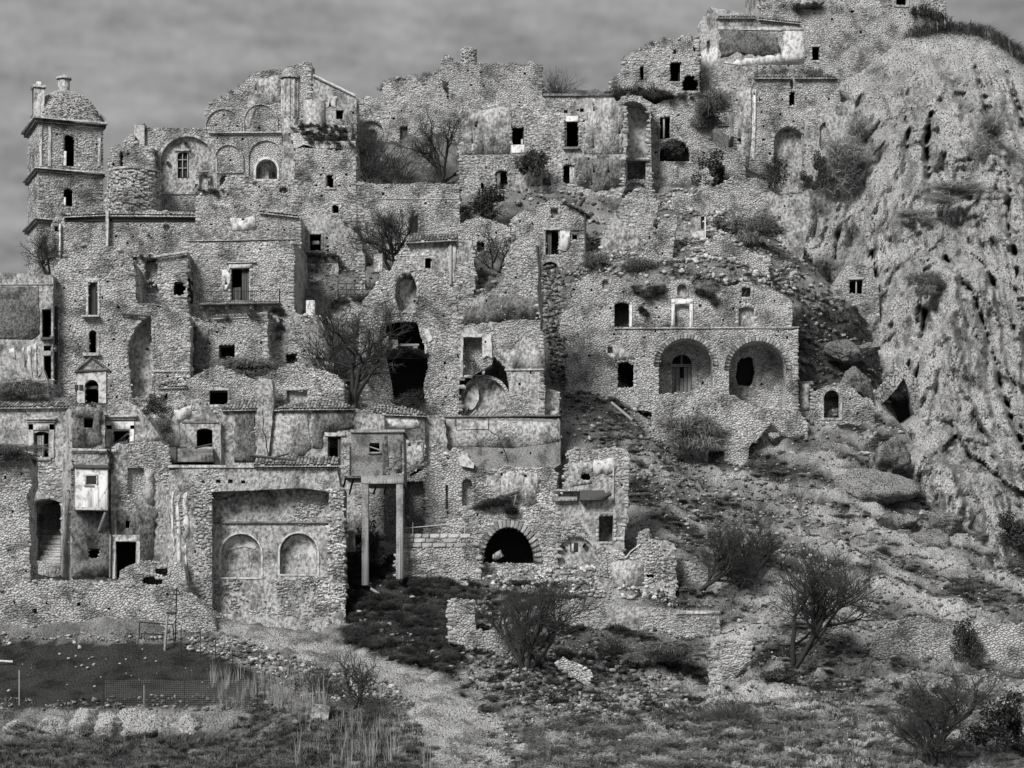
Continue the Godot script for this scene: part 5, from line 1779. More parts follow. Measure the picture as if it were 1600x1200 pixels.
func centre() -> void:
	var o: MeshInstance3D
	var H := house("terrace_house", "pale stone house wall with a single half shuttered window above the bare tree", "house", [555, 181, 720, 181], [640, 440])
	o = open(H, "rect", 640, 338, 653, 364, 0.35, "timber")
	bar(H, 648, 340, 652, 363, -0.3, -0.15, "painted_shade", "gap", o)  # solid bar painted dark like the shade past a half shutter
	bar(H, 570, 310, 718, 311.5, -0.02, 0.06, "plaster", "string_course")
	putlogs(H, [602, 293, 599, 303, 610, 350, 697, 316])
	finish(H, [559, 440, 559, 284, 600, 288, 660, 286, 718, 290, 718, 440], 4.0, 0.05, 0.85, 0.9)
	weeds(H, [562, 284, 600, 287, 660, 285, 716, 288], 50, 0.8, -2.0, 0.1)
	H = house("eaved_house", "small house with drooping tile eave, one square window and a broken end wall", "house", [595, 172, 750, 172], [660, 520])
	H.mat = "plaster"
	open(H, "rect", 664, 403, 675, 419)
	finish(H, [600, 530, 604, 440, 620, 400, 640, 376, 712, 374, 714, 392, 738, 374, 742, 420, 742, 530], 4.0, 0.06, 0.35, 0.9)
	roof(H, 634, 378, 714, 374, 2.6, 20, 0.5)
	coat(H, [700, 385, 711, 384, 711, 440, 702, 440], "whitewash", 0.06)
	bar(H, 702, 380, 706, 445, 0.0, 0.2, "pale_timber", "post")
	weeds(H, [630, 374, 714, 371], 34, 0.5, -1.5, 0.4)
	H = house("small_gable", "small low gable of bare stone below the ivy clump", "house", [705, 179.5, 800, 179.5], [755, 440])
	open(H, "rect", 745, 378, 757, 394)
	putlogs(H, [748, 368, 768, 375, 775, 364, 795, 376])
	finish(H, [716, 440, 716, 352, 735, 342, 748, 339, 770, 345, 790, 352, 797, 358, 797, 440], 3.5, 0.06, 0.95, 0.9)
	H = house("doorway_gable", "pale gabled house with open door, whitewashed jamb and passage arch beneath", "house", [795, 178, 935, 178], [860, 470])
	o = open(H, "rect", 853, 359, 873, 398, 0.0, "", "doorway")
	planks(H, 853.5, 360, 862, 398, -0.2, 3, "timber", o)
	bar(H, 849, 355, 877, 359.5, -0.05, 0.15, "plaster", "lintel", o)
	bar(H, 849, 360, 852.5, 398, -0.05, 0.06, "plaster", "jamb", o)
	o = open(H, "rect", 860, 326, 872, 341, 0.4, "plaster", "walled_window")
	bar(H, 859, 341, 873, 343, -0.05, 0.08, "plaster", "sill", o)
	open(H, "rect", 894, 366, 902, 374)
	o = open(H, "arch", 845, 409, 874, 450, 0.0, "", "passage")
	ring(H, H.holes[-1], 0.25, 0.12, "plaster", o)
	putlogs(H, [812, 346, 818, 378, 838, 392])
	finish(H, [798, 480, 799, 345, 810, 333, 828, 328, 845, 318, 868, 312, 882, 320, 905, 330, 915, 345, 916, 480], 4.0, 0.08, 0.85, 0.95)
	coat(H, [875, 360, 891, 359, 891, 384, 884, 392, 875, 392], "whitewash", 0.09, 0.08)
	bar(H, 874, 358, 914, 360, -0.02, 0.12, "dark_plaster", "string_course")
	beam(H, 914, 335, 0.2, 915, 400, 0.2, 0.09, "timber", "post")
	beam(H, 905, 322, 0.2, 912, 310, 0.3, 0.2, "timber", "stump")
	weeds(H, [876, 316, 905, 328, 930, 345], 30, 0.6, -0.6, 0.2, "grassy", 0.06)
	# ruin with the cavern
	H = house("cave_ruin", "gutted house torn open into a black cavern, plaster scraps on its upper wall", "ruin", [550, 161, 720, 161], [640, 660])
	var cav := outline(H, [603, 505, 630, 502, 652, 503, 656, 520, 661, 535, 668, 548, 669, 575, 662, 600, 664, 625, 668, 655, 618, 655, 612, 600, 604, 560, 602, 530])
	o = open_poly(H, cav, 0.0, "", "cavern")
	bar(H, 602, 531, 622, 553, -0.9, -0.42, "plaster", "inner_wall", o)
	bar(H, 623, 537, 655, 541, -1.2, -0.7, "pale_timber", "joist", o)
	bar(H, 645, 541, 653, 552, -1.0, -0.7, "plaster", "inner_wall", o)
	bar(H, 604, 551, 668, 560, -2.6, -0.45, "dark_plaster", "floor", o)
	o = open(H, "ruin", 617, 427, 652, 488, 1.3, "plaster", "torn_room")
	putlogs(H, [597, 453, 601, 472, 695, 567, 697, 590, 697, 620, 648, 470])
	finish(H, [562, 660, 566, 600, 560, 560, 562, 520, 566, 470, 585, 448, 598, 418, 615, 424, 640, 423, 672, 420, 690, 425, 700, 445, 712, 460, 716, 520, 717, 660], 5.0, 0.16, 0.8, 0.95, 0.9)
	part("white_patch", plate(ragged(outline(H, [626, 440, 636, 434, 645, 438, 640, 455, 630, 470, 624, 462], -1.24), 0.08, 0.3), [], -1.24, -1.35), M["whitewash"], o)
	for q in [[663, 513, 669, 514, 676, 530, 670, 535, 664, 528], [664, 535, 668, 545, 668, 554, 664, 552], [602, 523, 607, 524, 607, 542, 602, 541]]:
		part("white_patch", plate(ragged(outline(H, q, 0.08), 0.05, 0.3), [], 0.1, -0.05), M["whitewash"], H.node)
	bar(H, 584, 397, 598, 425, -1.0, -0.2, "mortar", "pier")
	weeds(H, [604, 552, 640, 546, 668, 556], 90, 0.7, -0.9, 0.2, "grassy", 0.04)
	# tall brick house
	H = house("tall_brick_house", "tall brick walled house with a white framed opening above a fallen vault", "ruin", [712, 160, 855, 160], [780, 665])
	H.mat = "plaster"
	o = open(H, "rect", 724, 527, 753, 586, 0.9, "mortar", "framed_opening")
	var brk := outline(H, [718, 590, 740, 586, 768, 570, 772, 556, 790, 574, 795, 600, 797, 660, 716, 660])
	var o2 := open_poly(H, brk, 2.2, "dark_plaster", "fallen_vault")
	putlogs(H, [806, 434, 790, 457, 829, 582, 812, 600, 760, 470, 742, 455])
	finish(H, [716, 662, 716, 500, 718, 468, 740, 462, 765, 455, 788, 440, 789, 410, 798, 385, 812, 372, 830, 368, 843, 380, 846, 480, 850, 545, 851, 662], 4.5, 0.09, 0.6, 0.8, 0.7)
	part("white_surround", plate(ragged(outline(H, [720, 520, 734, 517, 746, 522, 768, 523, 769, 560, 760, 556, 754, 562, 753.5, 527, 724, 527, 723, 590, 719, 590]), 0.03), [], 0.16, -0.05), M["whitewash"], o)
	bar(H, 757, 532, 760, 536, 0.1, 0.18, "painted_shade", "hook_hole", o)  # small raised block, painted with the darkness of a hole
	st_planks(H, o)
	var arc := shape(H, "arch", 724, 592, 792, 660, -1.2)
	part("vault_wall", plate(arc, [], -1.2, -1.6), M["plaster"], o2)
	var big: Array = Geometry2D.offset_polygon(arc, 0.25)
	part("vault_rim", plate(big[0], [arc], -0.7, -1.7), M["mortar"], o2)
	part("broken_shell", plate(ragged(outline(H, [724, 628, 735, 606, 746, 598, 748, 625, 738, 640, 726, 640], -1.0), 0.06, 0.3), [], -0.9, -1.25), M["whitewash"], o2)
	for k in 6: beam(H, 722 + k * 11, 652, -0.6, 732 + k * 12, 636 + (k % 3) * 5, -0.9, 0.1, "pale_timber", "fallen_slab", o2)
	coat(H, [750, 545, 800, 548, 850, 548, 850, 578, 800, 580, 796, 572, 775, 555], "plaster", 0.06)
	coat(H, [722, 486, 790, 462, 844, 470, 846, 500, 790, 500, 722, 508], "dark_plaster", 0.05, 0.12)
	bar(H, 788, 576, 851, 579, -0.02, 0.1, "plaster", "string_course")
	for q in [[839, 384, 843, 428], [845, 396, 841, 452], [843, 440, 847, 500], [848, 456, 845, 514], [840, 446, 844, 488]]: beam(H, q[0], q[1], 0.1, q[2], q[3], 0.12, 0.09, "timber", "hanging_beam")
	weeds(H, [718, 466, 745, 460, 786, 444], 30, 0.5, -1, 0.1)
	H = house("hut_ruin", "low plaster hut remnant with narrow black slit and patches of white", "ruin", [795, 161, 880, 161], [840, 660])
	H.mat = "plaster"
	open(H, "rect", 806, 625, 813, 655, 0.0, "", "doorway")
	finish(H, [797, 662, 797, 626, 808, 616, 828, 610, 852, 606, 874, 612, 874, 662], 3.0, 0.05, 0.2, 0.9, 0.4)
	for q in [[844, 630, 862, 626, 866, 640, 846, 640], [856, 642, 872, 642, 870, 656, 858, 655], [816, 640, 832, 636, 830, 654, 816, 654]]: coat(H, q, "whitewash", 0.05, 0.1)
	# parapet wall
	H = house("parapet_wall", "long cracked concrete faced parapet wall with a dark coping and faint white letters", "wall", [640, 158.5, 880, 157.6], [770, 725])
	H.mat = "concrete"
	putlogs(H, [829, 708, 784, 707], 3.5)
	finish(H, [693, 735, 680, 700, 690, 650, 720, 649, 875, 656, 876, 725, 800, 740], 1.4, 0.03, 0.0, 1.0, 0.0)
	coat(H, [696, 655, 872, 660, 874, 690, 800, 700, 700, 696], "plaster", 0.03, 0.03)
	bar(H, 690, 648, 876, 652, -1.5, 0.14, "dark_plaster", "coping")
	for q in [[[764, 654, 763, 670, 768, 676, 778, 680, 784, 696, 790, 708, 794, 722]], [[712, 654, 713, 672, 716, 672, 740, 671, 763, 671]], [[697, 656, 695, 672, 699, 682]]]:
		var tb := []
		var rr := []
		for i in range(0, q[0].size(), 2):
			var v := L(H, q[0][i], q[0][i + 1])
			tb.append(Vector3(v.x, v.y, 0.025))
			rr.append(0.035)
		var st := begin()
		tube(st, tb, rr, 4)
		part("crack", done(st), M["painted_shade"], H.node)
	var f := SystemFont.new()
	f.font_names = PackedStringArray(["Droid Sans"])
	var tm := TextMesh.new()
	tm.text = "APPIO"
	tm.font = f
	tm.font_size = 40
	tm.pixel_size = 0.0105
	tm.depth = 0.012
	var lt := part("lettering", tm, M["plaster"], H.node)
	var lp := L(H, 842, 690)
	lt.position = Vector3(lp.x, lp.y, 0.045)
	# wall stub in front of the parapet's end
	H = house("collapsed_wall", "collapsed rounded plaster wall with torn white slab, next to the concrete parapet", "ruin", [655, 157.5, 740, 157.5], [690, 740])
	H.mat = "plaster"
	finish(H, [660, 745, 664, 655, 672, 648, 690, 652, 697, 668, 698, 700, 720, 720, 740, 745], 1.2, 0.08, 0.3, 0.9, 0.5)
	# terrace railing
	H = house("wooden_railing", "weathered wooden railing with crossed braces at the terrace edge", "fence", [520, 170, 590, 170], [553, 466])
	for b in [[527, 443], [527, 452], [527, 460]]: beam(H, b[0], b[1], 0, 580, b[1] + 0.5, 0, 0.045, "timber", "rail")
	for x in [528, 541, 554, 567, 579]: beam(H, x, 466, 0, x, 441, 0, 0.05, "timber", "post")
	for x in [528, 541, 554, 567]: beam(H, x, 460, 0.05, x + 12, 444, 0.05, 0.03, "timber", "brace")
	H = house("terrace_pillar", "slender pale stone pillar standing behind the wooden railing", "pillar", [560, 173, 590, 173], [575, 470])
	H.mat = "plaster"
	finish(H, [568, 470, 560, 430, 558, 396, 566, 392, 570, 400, 571, 470], 0.8, 0.06, 0.6, 0.8, 0.4)
	H = house("terrace_wall", "uneven rubble terrace wall between railing and dark alley", "wall", [440, 166, 610, 166], [540, 560])
	finish(H, [486, 580, 492, 520, 515, 490, 528, 470, 560, 466, 590, 465, 598, 480, 600, 580], 2.0, 0.12, 0.8, 0.95, 0.8)
	weeds(H, [500, 505, 528, 470, 590, 464], 60, 0.8, -1.0, 0.3, "grassy", 0.05)

func st_planks(H: Dictionary, o: Node3D) -> void:
	for k in 9:
		var x := rng.randf_range(726, 748)
		var y := rng.randf_range(535, 582)
		beam(H, x, y, -0.6, x + rng.randf_range(-8, 8), y + rng.randf_range(-14, 14), -0.4, 0.05, "timber", "lath", o)

func upper_town() -> void:
	var o: MeshInstance3D
	# tall wall behind the shrubs
	var H := house("arched_wall", "high curving rubble wall with a filled arch and narrow shuttered window", "ruin", [555, 199, 720, 199], [640, 300])
	o = open(H, "rect", 625, 198, 637, 228, 0.3, "timber")
	o = open(H, "arch", 560, 189, 600, 290, 0.3, "mortar", "relief_arch")
	ring(H, H.holes[-1], 0.15, 0.08, "plaster", o)
	open(H, "rect", 574, 204, 586, 228)
	open(H, "rect", 688, 122, 693, 132)
	putlogs(H, [560, 178, 592, 177, 615, 185, 648, 266])
	finish(H, [557, 320, 558, 155, 575, 150, 592, 154, 598, 140, 600, 128, 620, 122, 660, 118, 688, 112, 705, 110, 722, 160, 722, 320], 2.5, 0.1, 0.95, 1.0)
	weeds(H, [585, 150, 600, 128, 650, 118, 690, 112], 30, 0.6, -1, 0.1)
	# tower block with the chimney
	H = house("ruined_tower_house", "broad ruined stone tower with a round chimney and ragged skyline", "ruin", [685, 196.5, 855, 196.5], [770, 250])
	putlogs(H, [731, 110, 752, 113, 736, 133, 756, 134, 820, 115, 831, 137, 700, 150, 800, 160])
	finish(H, [702, 260, 702, 128, 690, 126, 690, 112, 692, 88, 697, 84, 704, 88, 708, 96, 722, 98, 744, 98, 790, 100, 822, 104, 826, 96, 834, 94, 838, 102, 847, 101, 848, 260], 5.0, 0.1, 0.98, 1.0)
	var st := begin()
	var cp := L(H, 732, 99)
	drum(st, Vector3(cp.x, cp.y - 0.3, -1.2), 0.72, 1.5, 12, true, 0.66)
	drum(st, Vector3(cp.x, cp.y + 1.2, -1.2), 0.78, 0.2, 12)
	ball_part(st, Vector3(cp.x, cp.y + 1.4, -1.2), 0.72, 0.5, 4, 12)
	var ch := part("chimney", done(st), M["mortar"], H.node)
	var pl := []
	var tn := PackedColorArray()
	for k in 110:
		var a := rng.randf_range(-0.3, PI + 0.3)
		pl.append(Transform3D(Basis(Vector3.UP, -a + PI / 2) * Basis.from_scale(Vector3(rng.randf_range(0.15, 0.3), 0.16, 0.2)), Vector3(cp.x + cos(a) * 0.7, cp.y + rng.randf_range(0.0, 1.7), -1.2 + sin(a) * 0.7)))
		tn.append(stone_tone())
	many("chimney_stones", lib["stone"], M["stone"], ch, pl, tn)
	weeds(H, [745, 98, 790, 100, 848, 101], 24, 0.5, -2, 0)
	# palace
	H = house("palace", "large pale palace front with rows of tall empty windows and a shrub growing from it", "palace", [715, 188, 985, 188], [850, 350])
	H.mat = "plaster"
	o = open(H, "rect", 800, 198, 819, 226)
	bar(H, 799, 226, 820, 239, -0.05, 0.08, "whitewash", "parapet_panel", o)
	bar(H, 814, 217, 818, 226, -0.35, -0.1, "plaster", "broken_jamb", o)
	o = open(H, "rect", 882, 188, 904, 230)
	bar(H, 884, 181, 904, 190, -0.1, 0.12, "whitewash", "lintel", o)
	planks(H, 882, 190, 886, 228, -0.1, 1, "timber", o)
	bar(H, 880, 229, 907, 233, -0.05, 0.3, "dark_plaster", "sill", o)
	o = open(H, "seg", 774, 266, 793, 296)
	bar(H, 774, 269, 782, 295, -0.4, -0.15, "dark_plaster", "shutter", o)
	o = open(H, "seg", 880, 257, 898, 287)
	bar(H, 890, 260, 898, 286, -0.4, -0.15, "plaster", "shutter", o)
	o = open(H, "rect", 751, 285, 757, 294)
	putlogs(H, [744, 197, 738, 223, 736, 241, 771, 240, 858, 231, 872, 173, 883, 174, 893, 175, 903, 172, 912, 189, 875, 191, 920, 248, 886, 250, 928, 268, 940, 310, 928, 172, 968, 208, 951, 268, 927, 232, 860, 288, 842, 290, 832, 290, 969, 310, 924, 288, 858, 272, 740, 272, 760, 262], 3.6)
	putlogs(H, [909, 172, 884, 174], 6.0)
	finish(H, [718, 440, 718, 185, 714, 180, 722, 174, 735, 172, 755, 164, 790, 158, 812, 164, 846, 156, 848, 150, 900, 148, 955, 147, 962, 158, 978, 166, 982, 200, 978, 245, 976, 290, 968, 325, 955, 345, 945, 440], 7.0, 0.08, 0.62, 0.95, 0.5)
	coat(H, [722, 188, 750, 172, 795, 166, 800, 196, 796, 240, 722, 241], "plaster", 0.06, 0.1)
	coat(H, [905, 245, 975, 250, 975, 290, 930, 300, 902, 290], "dark_plaster", 0.05, 0.14)
	coat(H, [915, 155, 955, 152, 972, 172, 972, 240, 912, 240], "plaster", 0.05, 0.16)
	bar(H, 848, 146, 957, 150, -3, 0.2, "dark_plaster", "coping")
	weeds(H, [850, 147, 957, 146], 30, 0.4, -2, 0.1)
	# half vault
	H = house("half_vault", "half fallen vault with smooth white inner plaster beside the palace corner", "ruin", [955, 190, 1025, 190], [1000, 320])
	H.mat = "plaster"
	o = open(H, "arch", 960, 158, 1016, 248, 2.2, "whitewash", "white_vault")
	o = open(H, "rect", 980, 250, 1009, 282, 1.0, "dark_plaster", "hollow")
	o = open(H, "arch", 976, 283, 1011, 320, 0.3, "plaster", "relief_arch")
	finish(H, [955, 320, 956, 165, 975, 150, 1000, 150, 1016, 160, 1020, 320], 3.2, 0.05, 0.7, 0.9, 0.3)
	bar(H, 980, 246, 1015, 251, -0.2, 0.25, "plaster", "floor_edge")
	# stone wall with door
	H = house("overgrown_wall", "coursed stone wall under a thatch of weeds, with a tall door and shrub filled arch", "ruin", [1010, 192, 1140, 192], [1070, 300])
	o = open(H, "rect", 1031, 183, 1047, 217, 0.0, "", "doorway")
	planks(H, 1036, 185, 1039, 216, -0.15, 1, "pale_timber", o)
	open(H, "arch", 1031, 218, 1078, 252, 1.0, "painted_shade", "low_arch")
	putlogs(H, [1025, 238, 1060, 180, 1090, 200])
	finish(H, [1016, 320, 1017, 165, 1050, 155, 1085, 150, 1113, 152, 1115, 200, 1108, 215, 1125, 225, 1150, 235, 1165, 245, 1165, 320], 3.0, 0.08, 0.95, 0.95)
	weeds(H, [950, 148, 1000, 148, 1060, 150, 1112, 152], 160, 1.0, -2.5, 0.4, "grassy", 0.06)
	weeds(H, [950, 146, 1000, 140, 1040, 148], 120, 1.0, -3.0, 0.0)
	# ruin on the skyline
	H = house("rounded_ruin", "rounded stone ruin on the skyline with empty windows and a dark arch", "ruin", [965, 201, 1095, 201], [1030, 170])
	open(H, "rect", 1000, 104, 1006, 125)
	o = open(H, "rect", 1047, 97, 1065, 127)
	open(H, "rect", 1051, 77, 1057, 84, 0.8)
	open(H, "arch", 1066, 117, 1091, 142, 0.0, "", "archway")
	open(H, "rect", 1083, 70, 1087, 82, 0.7)
	finish(H, [955, 180, 955, 122, 972, 112, 975, 92, 985, 84, 1005, 76, 1020, 68, 1042, 61, 1066, 60, 1068, 54, 1080, 54, 1081, 66, 1092, 56, 1094, 180], 4.0, 0.08, 0.85, 0.95)
	weeds(H, [975, 92, 1005, 76, 1042, 60], 20, 0.6, -1, 0)
	# pale long house
	H = house("pale_long_house", "long pale plastered house with broken tile eaves on the skyline", "house", [1122, 203, 1258, 203.6], [1190, 160])
	H.mat = "plaster"
	finish(H, [1122, 165, 1122, 27, 1180, 27, 1250, 36, 1257, 100, 1257, 165], 5.0, 0.02, 0.25, 0.9, 0.0)
	coat(H, [1125, 46, 1190, 48, 1215, 60, 1220, 82, 1180, 88, 1150, 80, 1126, 90], "dark_plaster", 0.05, 0.2)
	coat(H, [1224, 40, 1255, 40, 1256, 100, 1160, 102, 1130, 98, 1180, 92, 1222, 86], "whitewash", 0.06, 0.2)
	bar(H, 1122, 43, 1256, 46, -0.02, 0.08, "plaster", "string_course")
	roof(H, 1121, 27, 1182, 27, 3.0, 20, 0.3)
	roof(H, 1186, 29, 1252, 36, 2.2, 16, 0.35)
	H = house("gable_end", "tall plastered gable end with a slit window, joined to the pale long house", "house", [1090, 206.5, 1123, 203.2], [1105, 160])
	H.mat = "plaster"
	o = open(H, "seg", 1104, 62, 1109, 86, 0.3, "timber")
	finish(H, [1090, 165, 1090, 40, 1109, 11, 1122, 22, 1122, 165], 4.0, 0.03, 0.3, 0.9, 0.1)
	coat(H, [1091, 90, 1100, 78, 1121, 72, 1121, 102, 1092, 114], "whitewash", 0.05, 0.12)
	H = house("foundation_wall", "bulky rubble foundation wall below the pale long house", "wall", [1085, 203.2, 1320, 203.2], [1180, 200])
	putlogs(H, [1153, 97, 1184, 98, 1232, 101, 1160, 125])
	finish(H, [1091, 280, 1091, 116, 1123, 100, 1180, 102, 1245, 103, 1262, 98, 1300, 104, 1312, 118, 1312, 280], 2.5, 0.1, 0.95, 0.95)
	# house with the big blind arch
	H = house("blind_arch_house", "high stone house with tall blind arch and torn slit under a thin eave", "house", [1165, 197, 1320, 197], [1240, 300])
	o = open(H, "arch", 1209, 198, 1257, 300, 0.9, "plaster", "blind_arch")
	open(H, "seg", 1233, 143, 1242, 165)
	open(H, "ruin", 1234, 124, 1240, 142, 0.5, "mortar", "torn_slit")
	open(H, "rect", 1148, 216, 1158, 226)
	putlogs(H, [1222, 155, 1260, 154, 1295, 155, 1188, 155, 1190, 175, 1219, 178, 1193, 197, 1193, 218, 1203, 240, 1240, 190])
	finish(H, [1146, 310, 1146, 250, 1150, 135, 1156, 128, 1176, 132, 1178, 120, 1312, 121, 1310, 165, 1280, 170, 1262, 176, 1258, 310], 5.0, 0.06, 0.9, 0.9, 0.3)
	coat(H, [1150, 135, 1174, 136, 1176, 200, 1170, 260, 1152, 255], "plaster", 0.07, 0.1)
	coat(H, [1176, 140, 1182, 140, 1180, 250, 1174, 250], "whitewash", 0.08, 0.06)
	roof(H, 1179, 121, 1236, 121, 1.2, 10, 0.35)
	roof(H, 1242, 121, 1308, 121, 1.2, 10, 0.35)
	weeds(H, [1180, 110, 1250, 104, 1310, 112], 60, 0.8, -3.0, -1.0, "tuft", 0.2)
	# plaster wall with curved top
	H = house("curved_plaster_wall", "smooth plaster wall with a curved top against the cliff", "ruin", [1250, 195.5, 1345, 195.5], [1290, 310])
	H.mat = "plaster"
	open(H, "ruin", 1280, 190, 1293, 235, 0.3, "mortar", "scar")
	finish(H, [1257, 310, 1257, 178, 1265, 170, 1285, 164, 1330, 158, 1336, 162, 1334, 220, 1322, 250, 1318, 310], 2.0, 0.04, 0.1, 0.9, 0.1)
	# castle
	H = house("castle", "high rough castle wall on top of the cliff, cut by the upper picture edge", "castle", [1185, 210, 1485, 212], [1330, 160])
	o = open(H, "rect", 1269, 73, 1281, 94)
	bar(H, 1267, 69, 1283, 73, -0.05, 0.08, "plaster", "lintel", o)
	o = open(H, "rect", 1400, -12, 1417, 8)
	ring(H, H.holes[-1], 0.2, 0.1, "plaster", o)
	open(H, "rect", 1329, 16, 1335, 20)
	putlogs(H, [1300, 30, 1345, 50, 1380, 20, 1440, 12, 1225, 10])
	finish(H, [1190, 190, 1190, -60, 1478, -60, 1478, 26, 1470, 45, 1420, 60, 1430, 190], 8.0, 0.06, 0.98, 1.0, 0.3)
	weeds(H, [1242, 12, 1280, 10], 24, 1.1, -0.1, 0.3, "grassy", 0.06)
	weeds(H, [1420, 22, 1450, 25, 1480, 45], 50, 1.3, -0.3, 1.0)
	# ruins on the scree between
	H = house("leaning_fragment", "leaning wall fragment with a straight broken edge on the scree", "ruin", [1000, 175, 1070, 175], [1040, 430])
	putlogs(H, [1035, 396, 1015, 370])
	finish(H, [990, 445, 1010, 385, 1032, 347, 1056, 338, 1058, 352, 1052, 390, 1047, 445], 1.6, 0.1, 0.95, 0.9)
	H = house("scree_wall", "jagged upper retaining wall across the scree below the blind arch", "wall", [1040, 186.5, 1210, 186.5], [1120, 350])
	finish(H, [1030, 360, 1040, 318, 1062, 300, 1080, 306, 1098, 292, 1130, 288, 1150, 272, 1180, 278, 1200, 284, 1203, 360], 1.6, 0.18, 0.85, 1.0, 0.9)
	H = house("scree_wall", "stepped lower retaining wall on the scree under the spreading dark bush", "wall", [1090, 175.6, 1210, 175.6], [1150, 450])
	finish(H, [1098, 455, 1102, 404, 1112, 380, 1124, 362, 1140, 366, 1152, 388, 1176, 396, 1202, 404, 1204, 455], 1.4, 0.18, 0.95, 1.0, 0.9)
	H = house("room_corner", "roofless room corner with smooth plaster on the scree", "ruin", [1040, 176.4, 1120, 176.4], [1080, 440])
	H.mat = "plaster"
	open(H, "ruin", 1066, 404, 1084, 430, 0.8, "dark_plaster", "torn_hole")
	finish(H, [1046, 450, 1052, 404, 1066, 398, 1090, 396, 1104, 390, 1110, 420, 1114, 450], 1.2, 0.14, 0.5, 0.9, 0.7)
	H = house("white_niche_ruin", "plastered room corner with a white scalloped scrap, on the scree", "ruin", [1050, 178, 1110, 178], [1080, 420])
	H.mat = "plaster"
	open(H, "rect", 1095, 338, 1102, 358, 0.5, "mortar")
	finish(H, [1054, 420, 1056, 360, 1064, 350, 1078, 352, 1082, 340, 1100, 336, 1103, 420], 1.0, 0.06, 0.15, 0.8, 0.2)
	part("white_patch", plate(ragged(outline(H, [1078, 360, 1100, 361, 1099, 377, 1086, 377]), 0.04, 0.3), [], 0.08, 0.0), M["whitewash"], H.node)
	bar(H, 1101, 338, 1103, 392, -0.1, 0.15, "whitewash", "door_edge")
	H = house("rock_pillar", "narrow rounded stone pillar with a fallen ladder leaning on it", "pillar", [1090, 190, 1120, 190], [1105, 320])
	finish(H, [1097, 320, 1097, 268, 1101, 262, 1108, 266, 1113, 280, 1112, 320], 0.9, 0.08, 0.7, 0.9)
	beam(H, 1082, 300, 0.5, 1096, 290, 0.2, 0.06, "pale_timber", "ladder_rail")
	beam(H, 1084, 305, 0.5, 1098, 296, 0.2, 0.06, "pale_timber", "ladder_rail")
	H = house("broken_jamb_wall", "broken rubble wall running up the slope beside the palace foot", "ruin", [940, 179, 1010, 179], [970, 400])
	H.mat = "plaster"
	finish(H, [922, 440, 940, 370, 960, 332, 980, 304, 1000, 294, 1022, 298, 1028, 320, 1022, 345, 1030, 440], 1.8, 0.16, 0.4, 0.95, 0.8)
	H = house("tall_plaster_stump", "tall smooth stump of plastered wall at the foot of the cliff", "ruin", [1195, 186, 1270, 186], [1235, 470])
	H.mat = "plaster"
	putlogs(H, [1218, 340, 1226, 322, 1208, 350])
	finish(H, [1203, 480, 1202, 380, 1200, 320, 1197, 304, 1204, 298, 1215, 305, 1250, 303, 1264, 302, 1266, 345, 1258, 380, 1246, 440, 1256, 480], 2.2, 0.06, 0.05, 0.8, 0.2)
	coat(H, [1215, 345, 1222, 345, 1224, 420, 1230, 450, 1218, 450], "whitewash", 0.04, 0.08)

